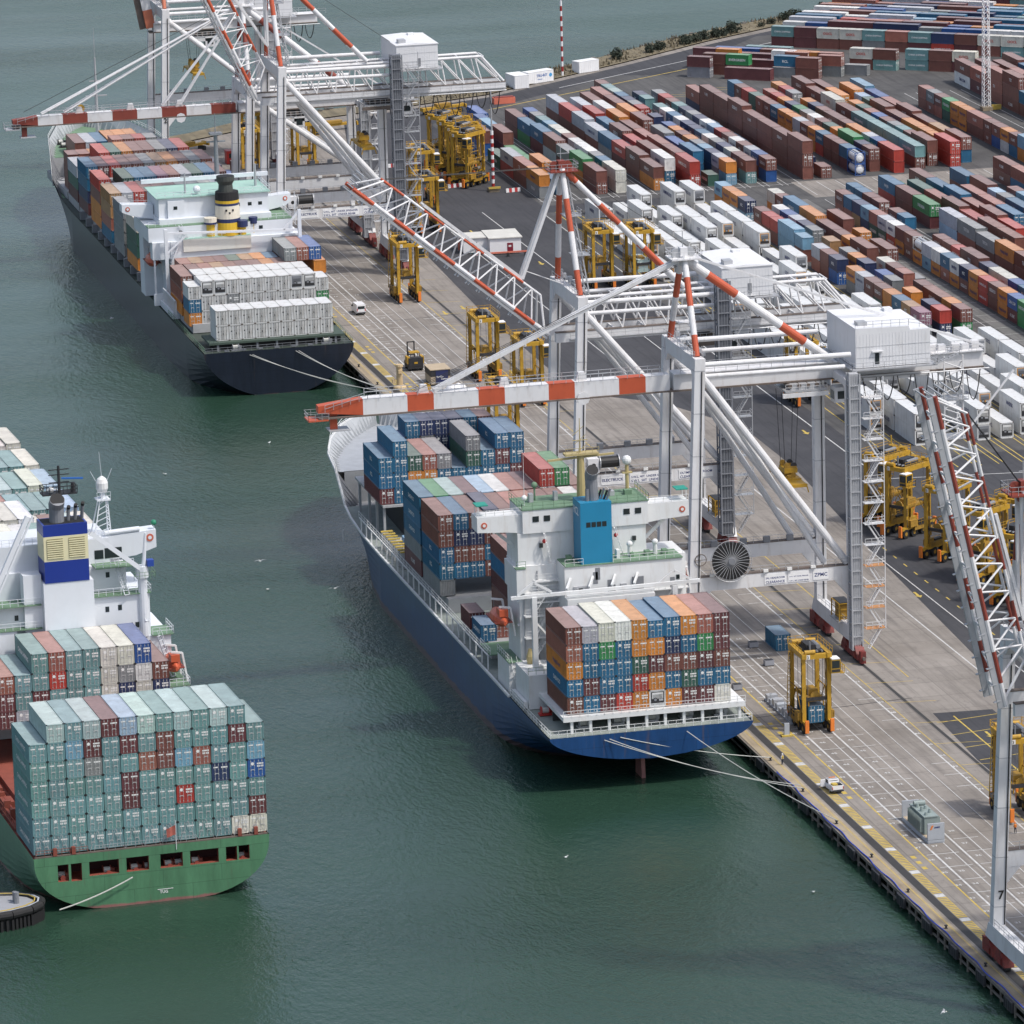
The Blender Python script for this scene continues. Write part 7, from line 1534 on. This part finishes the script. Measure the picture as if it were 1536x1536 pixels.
# transformer load on a flat rack
TRG = M('transformer_grey_green', (.24,.29,.28,1), .5, 0, .1, .6, .25, (.12,.1,.08))
PLG = M('pale_grey_panel', (.36,.385,.42,1), .55, 0, .06, .5)
tf = empty('flat_rack', (244.5,772.5,.02), 0, label='flat rack with pale grey end walls loaded with a grey green transformer on the quay', cat='flat rack')
b = MB(); b.box((0,0,0), (CW,12.6,.55), PLG); b.box((.1,.2,.55),(CW-.1,12.4,.62), TAN); b.build('base', tf)
for y in (0,12.3):
    b = MB(); b.box((0,y,.5), (CW,y+.3,3.0), PLG); b.box((.1,y-.04,.15), (CW-.1,y,.4), PLG)
    if y == 0: b.text('stahl', (1.0,-.03,2.3), (1,0,0), (0,0,1), .45, NAVYTX); b.slab([(.3,2.1),(.6,2.1),(.9,2.75),(.6,2.75)], -.03, -.005, ORTX)
    b.build('end_wall', tf)
t2 = empty('transformer', (245.8,778.6,.66), 0, label='grey green electrical transformer with cooling fins strapped on the flat rack', cat='transformer')
b = MB(); b.box((-1.0,-3.6,0), (1.0,3.4,2.6), TRG); b.box((-1.1,-3.7,2.6),(1.1,3.5,2.75), TRG); b.build('tank', t2)
for s in (-1,1):
    b = MB()
    for k in range(14): b.box((s*1.0 if s > 0 else -1.55,-3.2+k*.46,.3), (1.55 if s > 0 else -1.0,-3.12+k*.46,2.4), TRG)
    b.build('cooling_fin_bank', t2)
b = MB()
for k in range(6): b.tube((-.5+(k%2)*.9,-2.8+k*1.05,2.75), (-.5+(k%2)*.9,-2.8+k*1.05,3.2+.15*(k%3)), .3, TRG, .2, 8)
b.tube((-.8,2.2,3.1),(.9,2.2,3.1), .4, TRG, n=10); b.build('top_fitting', t2)
gp = bpy.data.objects.new
def bin_(x, y, lab):
    b = MB(); b.box((-.75,-.6,.12), (.75,.6,.95), M('grey_bin', (.27,.28,.31,1), .6, 0, .1, 1)); b.box((-.68,-.53,.95), (.68,.53,.98), DARK)
    for sx in (-.6,.6): b.box((sx-.1,-.6,0), (sx+.1,.6,.12), DARK)
    o = b.build('steel_bin', label=lab, cat='bin'); o.location = (x,y,.02)
bin_(250.6,885.8,'small grey steel bin nearest the red bogies, left of the lone blue container'); bin_(249.9,874.2,'small grey steel bin in front of the lone blue container'); bin_(241.0,861.8,'small grey steel bin beside the stern stack of the blue ship')
fr_ = empty('lashing_cage', (243.4,839.5,.02), 0, label='long grey cage of lashing gear lying beside the loaded straddle carrier', cat='cage')
b = MB(); b.box((0,0,0), (1.9,15,.25), PLG)
for k in range(8): b.box((.1,.4+k*1.85,.25), (1.8,1.7+k*1.85,.9+.25*(k%3)), GALV if k%2 else PLG); b.bar((.2+.8*(k%2),1+k*1.85,.9),(.2+.8*(k%2),1+k*1.85,2.0 if k%3==0 else 1.4), .12,.12,GALV)
b.build('gear_tray', fr_)
sg = MB(); sg.box((-.9,-.5,0),(.9,.5,.25), LINEY); sg.box((-.4,-.15,.25),(.4,.15,2.1), PLG); o = sg.build('sign_post', label='grey marker panel on a yellow base beside the blue ship transom', cat='sign'); o.location = (241.0,833.5,.02)

# person (dock worker)
def person(x, y, face, label, shirt, vest):
    me = bpy.data.meshes.new('person'); V = [(0,0,.95),(0,.01,1.15),(0,.0,1.38),(0,.0,1.5),(0,-.02,1.62),(0,-.02,1.73),(-.1,0,.9),(-.12,-.02,.5),(-.13,.02,.08),(-.13,-.13,.04),(.1,0,.9),(.12,.05,.5),(.13,.08,.08),(.13,-.06,.04),(-.19,0,1.42),(-.25,.0,1.13),(-.24,-.14,.92),(.19,0,1.42),(.25,.02,1.13),(.23,-.1,.90)]
    E_ = [(0,1),(1,2),(2,3),(3,4),(4,5),(0,6),(6,7),(7,8),(8,9),(0,10),(10,11),(11,12),(12,13),(2,14),(14,15),(15,16),(2,17),(17,18),(18,19)]
    rad = [.15,.14,.17,.065,.095,.085,.1,.075,.05,.045,.1,.075,.05,.045,.075,.05,.038,.075,.05,.038]
    me.from_pydata(V, E_, []); o = bpy.data.objects.new('person', me); COL.objects.link(o)
    md = o.modifiers.new('skin', 'SKIN'); 
    for i, s in enumerate(me.skin_vertices[0].data): s.radius = (rad[i], rad[i]*.85); s.use_root = i == 0
    sb = o.modifiers.new('sub', 'SUBSURF'); sb.levels = 1; sb.render_levels = 1
    dg = bpy.context.evaluated_depsgraph_get(); nm = bpy.data.meshes.new_from_object(o.evaluated_get(dg)); bpy.data.objects.remove(o)
    for m in (M('skin_tone', (.42,.24,.17,1), .6), M('dark_work_trousers', (.02,.024,.045,1), .8), shirt): nm.materials.append(m)
    for p in nm.polygons:
        c = p.center; p.material_index = 0 if c.z > 1.5 or (abs(c.x) > .18 and c.z < 1.0) else (1 if c.z < .95 else 2)
    o = bpy.data.objects.new('person', nm); COL.objects.link(o); o.location = (x,y,.02); o.rotation_euler.z = face
    tag(o, label, 'person')
    b = MB(); b.lathe((0,-.02,1.68), [(.12,0),(.115,.06),(.07,.12),(.02,.135)], vest, 12); b.box((-.1,-.2,1.68),(.1,-.1,1.70), vest); b.build('helmet', o)
    b = MB(); b.lathe((0,0,1.0), [(.2,0),(.21,.2),(.23,.36),(.12,.46)], vest if vest is not CARW else LINEY, 10); b.build('safety_vest', o); return o
person(235.9,818.6,R(30),'worker in light shirt standing at the quay edge by the mooring lines', M('pale_shirt', (.55,.56,.58,1), .8), CARW)
person(258.2,773.4,R(-60),'worker in orange vest by the straddle carrier at the right edge', M('orange_shirt', (.6,.2,.03,1), .8), BOOT)

# gangway office and shore huts
of = empty('office_hut', (288.0,1226,.02), R(-4), label='white portable office with a dark red door on the asphalt behind the lattice boom', cat='hut')
HWH = M('hut_white', (.76,.76,.77,1), .6, 0, .04, .4, .15, (.4,.36,.3), 4)
b = MB(); b.box((-1,-5.2,.2), (6.0,4,3.6), HWH); b.prism([(-1.3,-5.5),(6.3,-5.5),(6.3,4.3),(-1.3,4.3)], 3.6, 3.8, M('hut_roof', (.55,.54,.50,1), .7)); b.box((-6.5,-2.6,.2), (-1.0,3.6,3.4), HWH); b.prism([(-6.8,-2.9),(-1.01,-2.9),(-1.01,3.9),(-6.8,3.9)], 3.4, 3.6, M('hut_roof', (.55,.54,.50,1), .7)); b.build('wall', of)
b = MB(); b.box((2.9,-5.26,.3), (4.2,-5.2,2.5), M('dark_red_door', (.20,.012,.03,1), .5)); b.box((3.2,-5.28,1.6),(3.8,-5.26,2.0), STICK); b.build('door', of)
for x in (-4.6,): b = MB(); b.box((x,-2.66,1.5), (x+1.2,-2.6,2.6), GLASS); b.build('window', of)
b = MB()
for k in range(6): b.bar((-5+k*.7,-3.4,.1),(-5+k*.7,-3.4,1.2), .06,.06, M('teal_rail', (.1,.3,.36,1), .5))
b.bar((-5,-3.4,1.2),(-1.5,-3.4,1.2), .06,.06, M('teal_rail', (.1,.3,.36,1), .5)); b.build('railing', of)
bar_ = MB(); SAL = M('salmon_barrier', (.60,.16,.10,1), .6)
bar_.bar((285.2,1218.2,1.0), (294.6,1217.6,1.0), .25, .35, SAL)
for x in (286,290,294): bar_.box((x-.2,1217.6,0),(x+.2,1218.4,.9), DARK)
bar_.build('barrier_rail', label='long salmon orange barrier rail in front of the white office', cat='barrier')
for x, y, n_ in ((281.3,1228,'left orange post beside the white office'),(283.6,1221,'right orange post beside the white office')):
    b = MB(); b.tube((0,0,0),(0,0,2.8), .22, SAL, n=8); b.box((-.4,-.4,0),(.4,.4,.2), GREY); o = b.build('marker_post', label=n_, cat='post'); o.location = (x,y,.02)
def hut(x, y, rz, w, d, h, label, txt=None):
    c = empty('storage_container', (x,y,.02), rz, label=label, cat='storage box', group='white storage boxes near the shore')
    b = MB(); b.box((0,0,.1), (w,d,h), HWH)
    for k in range(int(w/.6)): b.box((.15+k*.6,-.04,.2),(.4+k*.6,-.001,h-.2), HWH)
    b.box((-.05,-.05,h),(w+.05,d+.05,h+.1), M('hut_roof2', (.72,.72,.72,1), .6)); b.build('wall', c)
    if txt: b = MB(); b.text(txt[0], (w*.32,-.05,h*.55), (1,0,0),(0,0,1), .95, M('logo_blue', (.02,.10,.35,1), .5)); b.text(txt[1], (w*.36,-.05,h*.3), (1,0,0),(0,0,1), .42, M('logo_blue', (.02,.10,.35,1), .5)); b.lathe((w*.88,-.06,h*.6), [(.5,-.01),(.2,.02)], M('logo_light_blue', (.06,.3,.6,1), .5), 8, 'y'); b.build('lettering', c)
    return c
hut(348.2,1434.2,R(24),8.2,2.8,3.0,'white storage container with a blue logo near the shore road', ('TRU-RIT','Industrial'))
hut(343.2,1428.6,R(10),4.0,6,3.4,'tall narrow white storage box at the corner of the shore road'); hut(364.6,1445.6,R(24),6.6,3,3.0,'plain white storage container below the striped mast'); 
# masts and towers
def striped_pole(x, y, h, r, label, top=True, base=True, frac=.55):
    c = empty('striped_pole', (x,y,.02), label=label, cat='pole')
    b = MB(); n = 15; RW = M('pole_red', (.30,.02,.02,1), .5)
    for k in range(n): b.tube((0,0,h*frac*k/n), (0,0,h*frac*(k+1)/n), r, RW if k % 2 else CARW, n=10)
    b.tube((0,0,h*frac),(0,0,h), r*.55, GALV, r*.35, 8); b.build('pole', c)
    if base: b = MB(); b.box((-1.2,-1.2,0),(1.2,1.2,.8), EDGEC); b.box((-1.4,-1.5,.8),(1.4,-1.3,1.3), LINEY); b.build('base', c)
    return c
striped_pole(305.1,1294.3,26,.36,'red and white striped light pole beside the parked straddle carriers')
striped_pole(359.6,1443.6,36,.3,'tall red and white striped mast near the shore road', frac=.55, base=False)
striped_pole(454.6,1513.2,30,.6,'red and white striped mast by the shore at the top edge', base=False, frac=.5)
lt = empty('light_tower', (445.6,1354,.02), label='slim white lattice light tower rising from the right container rows', cat='tower')
b = MB()
for sx in (-1,1):
    for sy in (-1,1): b.bar((sx*.85,sy*.85,0), (sx*.6,sy*.6,36), .16, .16, CARW)
for k in range(24):
    z = k*1.5; t = .85-.25*z/36
    for a, c in (((-t,-t),(t,-t)),((t,-t),(t,t)),((-t,-t),(-t,t)),((-t,t),(t,t))):
        b.bar((*a,z), (*c,z+1.5), .08, .08, CARW); b.bar((*c,z), (*a,z+1.5), .07, .07, CARW if (k//3)%2 == 0 else BOGRED)
b.build('lattice', lt)
b = MB(); b.box((-1.3,-1.3,0),(1.3,1.3,.9), EDGEC); b.box((1.4,-.4,0),(3.8,.4,1.2), LINEY); b.build('base', lt)
# barriers
rg = random.Random(4)
BRW = M('barrier_red', (.45,.04,.04,1), .6)
def barrier(x, y, L, rz, label):
    b = MB()
    n = int(L/.7)
    for k in range(n): b.slabx([(-.25,0),(.25,0),(.1,.9),(-.1,.9)], k*.7, k*.7+.68, BRW if k % 2 else CARW)
    o = b.build('barrier', label=label, cat='barrier', group='red and white plastic barriers'); o.location = (x,y,.02); o.rotation_euler.z = rz
barrier(288.5,1333,9,R(10),'red and white barrier row, farthest, left of the parked straddle carriers'); barrier(291,1316,9,R(12),'red and white barrier row, middle, left of the parked straddle carriers'); barrier(296,1302,6,R(12),'red and white barrier row, nearest, left of the parked straddle carriers'); barrier(307.5,1291.6,4,R(5),'short red and white barrier beside the striped light pole'); barrier(303.5,920,6,R(12),'white and red barrier beneath the parked straddle carriers at right')
for x, y, n_ in ((332.8,1050.4,'thin yellow pole standing among the reefer lanes'),(312,1006,'thin yellow pole at the end of the reefer rows'),(356.2,1441,'short yellow post by the striped mast'),(365.2,1450.3,'short yellow post beside the plain white storage container'),(456.3,1510.5,'short yellow post by the shore at the top edge'),(345.5,1098,'short yellow post near the small container block')):
    b = MB(); b.tube((0,0,0),(0,0,4.4 if 'thin' in n_ else 2.4), .14, YELLOW, n=7); b.tube((0,0,0),(0,0,.6), .4, GREY, n=8); o = b.build('yellow_post', label=n_, cat='post'); o.location = (x,y,.02)
# far left quay clutter
b = MB(); b.box((0,0,0),(3.2,2.6,3.2), REDLIGHT); b.box((.6,-.05,1.5),(2.4,-.01,2.6), GLASS); o = b.build('guard_booth', label='small red booth at the far end of the quay', cat='booth'); o.location = (253,1352,.02)
def yframe(x, y, rz, label):
    c = empty('spreader_stand', (x,y,.02), rz, label=label, cat='spreader frame', group='spare spreaders parked by the far shore'); b = MB(); b.box((-6,-.6,1.2),(6,.6,1.8), YELLOW)
    for s in (-6,6): b.box((s-.2,-1.3,1),(s+.2,1.3,1.9), YELLOW); b.box((s*.8-.3,-1.2,0),(s*.8+.3,1.2,1.0), DARK)
    b.box((-2,-.9,1.8),(2,.9,2.5), DYELLOW); b.build('frame', c)
yframe(287,1388,R(12),'yellow spare spreader parked on black trestles by the far shore'); yframe(247,1372,R(30),'yellow spare spreader lying at the far corner of the quay'); yframe(318,1402,R(15),'yellow spare spreader left of the dark blue container by the shore')
b = MB(); b.box((0,0,0),(5.5,2.4,1.5), SAL); b.box((.3,.3,1.5),(5.2,2.1,1.7), REDBR); o = b.build('skip_bin', label='low red skip bin by the far shore road', cat='skip'); o.location = (333,1409,.02)
cont(322.5,1382,.02,L40,'e','standing alone beyond the parked straddle carriers','single containers on the quay',left=True)
# bushes along the shore road
LEAF = M('dark_bush_leaf', (.030,.040,.026,1), .8, 0, .4, 1.2); STEM = M('bush_stem', (.08,.06,.04,1), .9)
def bush(x, y, r, label, seed):
    c = empty('bush', (x,y,.2), label=label, cat='bush', group='dark round bushes along the shore road'); rg = random.Random(seed); b = MB()
    for i in range(420):
        u = rg.gauss(0,1); v = rg.gauss(0,1); w_ = rg.gauss(0,1); n = math.sqrt(u*u+v*v+w_*w_) or 1; q = r*(rg.random()**.4)*(1+.22*math.sin(u/n*4+seed)); px, py, pz = u/n*q*1.15, v/n*q*1.1, max(.1, r*.75+w_/n*q*.85); s = r*rg.uniform(.10,.2)
        d = [Vector((rg.uniform(-1,1),rg.uniform(-1,1),rg.uniform(-1,1))).normalized()*s for _ in range(2)]; p = Vector((px,py,pz)); b.add([p-d[0],p+d[1],p+d[0],p-d[1]], [(0,1,2,3)], LEAF)
    b.build('foliage', c); b = MB(); b.tube((0,0,-.1),(.1,0,r*.9), .12, STEM, .05, 6); b.tube((0,0,.2),(-.4,.2,r*.9), .08, STEM, .03, 5); b.build('stem', c)
BUSH = [(379.3,1463.1,2.0,'alone, lowest along the road'),(390.3,1470,1.7,'left of the lowest close pair'),(393.9,1473.2,1.7,'right of the lowest close pair'),(402.8,1479.4,1.9,'alone, above the lowest pair'),(406.4,1482.8,1.7,'left of the three midway'),(409.4,1485.4,1.8,'right of the three midway'),(413.2,1487.5,1.8,'left of the second close pair'),(415.9,1489.0,1.5,'right of the second close pair'),(419.6,1492.6,2.3,'large, standing by itself midway'),(429.6,1499.9,.9,'small, lower of two small ones'),(433.4,1503.2,1.2,'small, upper of two small ones'),(438.5,1507.9,1.7,'left of the upper three'),(440.9,1509.3,1.9,'middle of the upper three'),(443.2,1510.6,1.6,'right of the upper three'),(451.4,1515.2,2.0,'just left of the second striped mast'),(458.8,1520.2,2.6,'right of the second striped mast')]
for i, (px, py, r, nm) in enumerate(BUSH): bush(px, py, r*.9, f'dark round bush along the shore road, {nm}', i+1)
# tug at the stern of the green ship (bow to the right)
tg = empty('tug_boat', (104.4,786.0,WZ), R(-85), label='grey tug boat with a black rubber bow fender nosing at the green ship stern', cat='tug')
TGY = M('tug_grey_deck', (.30,.31,.335,1), .6, 0, .1, .6, .3, (.15,.14,.14)); TWH = M('tug_grey_white', (.42,.45,.50,1), .5, 0, .06, .6)
pts = [(-4.6,-18),(4.6,-18),(4.9,-8),(4.9,2),(4.5,6),(3.4,9),(1.8,10.8),(0,11.4),(-1.8,10.8),(-3.4,9),(-4.5,6),(-4.9,2),(-4.9,-8)]
b = MB(); b.prism(pts, -2, 2.0, DARK, TGY)
for a, c in zip(pts, pts[1:]+pts[:1]): b.bar((*a,2.4), (*c,2.4), .3, .9, TWH)
b.prism([(x*.95,y if y < 3 else 3+(y-3)*.9) for x, y in pts if y > 1.5], 2.0, 2.55, TGY); b.build('hull', tg)
b = MB(); fp = [p for p in pts if p[1] >= 1.9]; fp = [fp[i] for i in range(len(fp))]
for zz, rr_ in ((2.3,.62),):
    for a, c in zip(fp[:-1], fp[1:]): b.tube((a[0]*1.06,a[1]*1.03,zz), (c[0]*1.06,c[1]*1.03,zz), rr_, BLACK, n=10)
for a, c in zip(fp[:-1], fp[1:]):
    for k in range(5): x, y = a[0]+(c[0]-a[0])*k/5, a[1]+(c[1]-a[1])*k/5; b.bar((x*1.09,y*1.05,-.4), (x*1.09,y*1.05,1.6), .34, .34, BLACK)
b.build('bow_fender', tg)
b = MB()
for a, c in zip(fp[:-1], fp[1:]): b.bar((a[0]*.93,a[1]*.95,2.9), (c[0]*.93,c[1]*.95,2.9), .12, .12, LINEY)
b.bar((-3.6,4,2.6),(3.6,4,2.6), .15,.1, LINEY); b.box((2.2,1.6,2.1),(3.8,3.4,2.9), TGY); b.build('deck_edge', tg)
b = MB(); winch(b, 0, .5, 2.0, GREY, 1.6); winch(b, -1.8, 2.4, 2.0, GALV, .8); b.tube((.5,8,2.5),(.5,8,4.2), .4, GREY, n=8); b.tube((-.5,8,2.5),(-.5,8,4.0), .35, GREY, n=8); b.bar((-.9,8,3.6),(.9,8,3.6), .3,.3, GREY); pts2 = [(2.6+.8*math.cos(t*.5),-.5+.8*math.sin(t*.5),2.4) for t in range(13)]; b.path(pts2, .14, ROPE, 6); b.path([(0,1.5,3.6),(1.2,4,3.0),(2.2,2,2.6),(3.2,.6,2.4)], .1, ROPE, 5); b.tube((-2.4,5,2.6),(-2.0,5.4,5.2), .07, GALV, n=5); b.build('deck_gear', tg)
b = MB(); b.box((-3.2,-12,2.0), (3.2,-3,5.0), TWH); b.box((-2.2,-10,5.0), (2.2,-5,8.0), TWH); b.build('wheelhouse', tg)
b = MB(); b.box((-2.0,-5.0,6.2), (2.0,-4.95,7.5), GLASS); b.build('window', tg)
# mooring lines
def line(p, q, sag, label, r=.07):
    b = MB(); p = Vector(p); q = Vector(q); n = 14; pts = []
    for k in range(n+1): t = k/n; v = p.lerp(q, t); v.z -= sag*4*t*(1-t); pts.append(tuple(v))
    b.path(pts, r, ROPE, 5); b.build('mooring_line', label=label, cat='mooring line', group='pale mooring ropes')
line((208.5,820.9,5.9),(235.0,803.9,.5),.7,'pale mooring rope from the blue transom, lowest of the left pair'); line((209.3,820.9,6.0),(235.1,805.8,.5),1.1,'pale mooring rope from the blue transom, upper of the left pair')
line((221.5,820.9,6.1),(235.0,786.4,.5),.8,'pale mooring rope from the right of the blue transom to the nearer bollard'); line((211,820.9,6.1),(234.9,821.4,.5),.5,'pale mooring rope from the blue transom straight to the quay worker')
line((211,1110.9,6),(235.0,1091.5,.5),.8,'pale mooring rope from the navy transom, left one of the nearer pair'); line((211.6,1110.9,6),(235.1,1092.2,.5),1.1,'pale mooring rope from the navy transom, right one of the nearer pair'); line((220.4,1110.9,6.1),(235.0,1094,.5),.6,'pale mooring rope from the right of the navy transom, lower'); line((221,1110.9,6.1),(235.1,1096.2,.5),.9,'pale mooring rope from the right of the navy transom, upper')
line((129.6,787.6,2.0),(118.6,786.6,-1.5),.35,'slack towing line hanging across the green transom to the tug', .1)
# gulls on and over the water
GULL = M('gull_white', (.75,.75,.74,1), .7); GULLG = M('gull_grey', (.30,.31,.33,1), .7)
def gull(x, y, z, fly, rz, label):
    b = MB(); b.sphere((0,0,.14), .16, GULL, 8, (.8,1,.7)); b.v = [(p[0],p[1]*2.0,p[2]) for p in b.v]; b.sphere((0,-.36,.26), .085, GULL, 8)
    b.tube((0,-.42,.26),(0,-.55,.24), .025, LINEY, .008, 5)
    s = 1 if fly else .35
    for k in (-1,1): b.add([(k*.08,-.18,.2),(k*.08,.16,.2),(k*.55*s,.12,.34 if fly else .2),(k*.5*s,-.16,.36 if fly else .22)], [(0,1,2,3)], GULLG); b.add([(k*.5*s,-.16,.36 if fly else .22),(k*.55*s,.12,.34 if fly else .2),(k*1.15*s,.2 if fly else .4,.26 if fly else .16)], [(0,1,2)], GULLG)
    o = b.build('seagull', label=label, cat='gull', group='seagulls in the harbour'); o.location = (x,y,z); o.rotation_euler.z = rz; o.scale = (1.05,)*3
GUL = [(1220,1339,0,'floating on the water off the piled quay edge'),(1415,1520,1,'flying low over the bottom right water'),(849,1287,0,'floating below the blue ship stern'),(390,843,1,'flying between the green and blue ships'),(248,712,0,'floating near the upper left water'),(402,885,0,'floating right of the green ship'),(502,884,1,'flying beside the blue ship hull'),(167,479,1,'flying beside the navy hull'),(404,665,0,'floating between navy and blue ships')]
for i, (px, py, fl_, n_) in enumerate(GUL):
    d = fw+rt*((px-768)/FPX)-up*((py-768)/FPX); z = WZ+(3 if fl_ else 0); t = (z-CAMH)/d.z; p = CAMP+d*t; gull(p.x, p.y, z, fl_, i*1.1, f'white seagull {n_}')
place_containers()
if HAZE:
    b = MB(); b.box((-900,-260,-14), (1700,3200,262), DARK); o = b.build('haze', label='thin pale harbour haze over the whole scene', cat='haze', kind='stuff')
    m = bpy.data.materials.new('thin_haze'); m.use_nodes = True; n = m.node_tree.nodes; n.remove(n['Principled BSDF']); v = n.new('ShaderNodeVolumePrincipled'); v.inputs['Color'].default_value = (.86,.92,1,1); v.inputs['Density'].default_value = .000018; v.inputs['Anisotropy'].default_value = .2
    m.node_tree.links.new(v.outputs[0], n['Material Output'].inputs['Volume']); o.data.materials.clear(); o.data.materials.append(m)
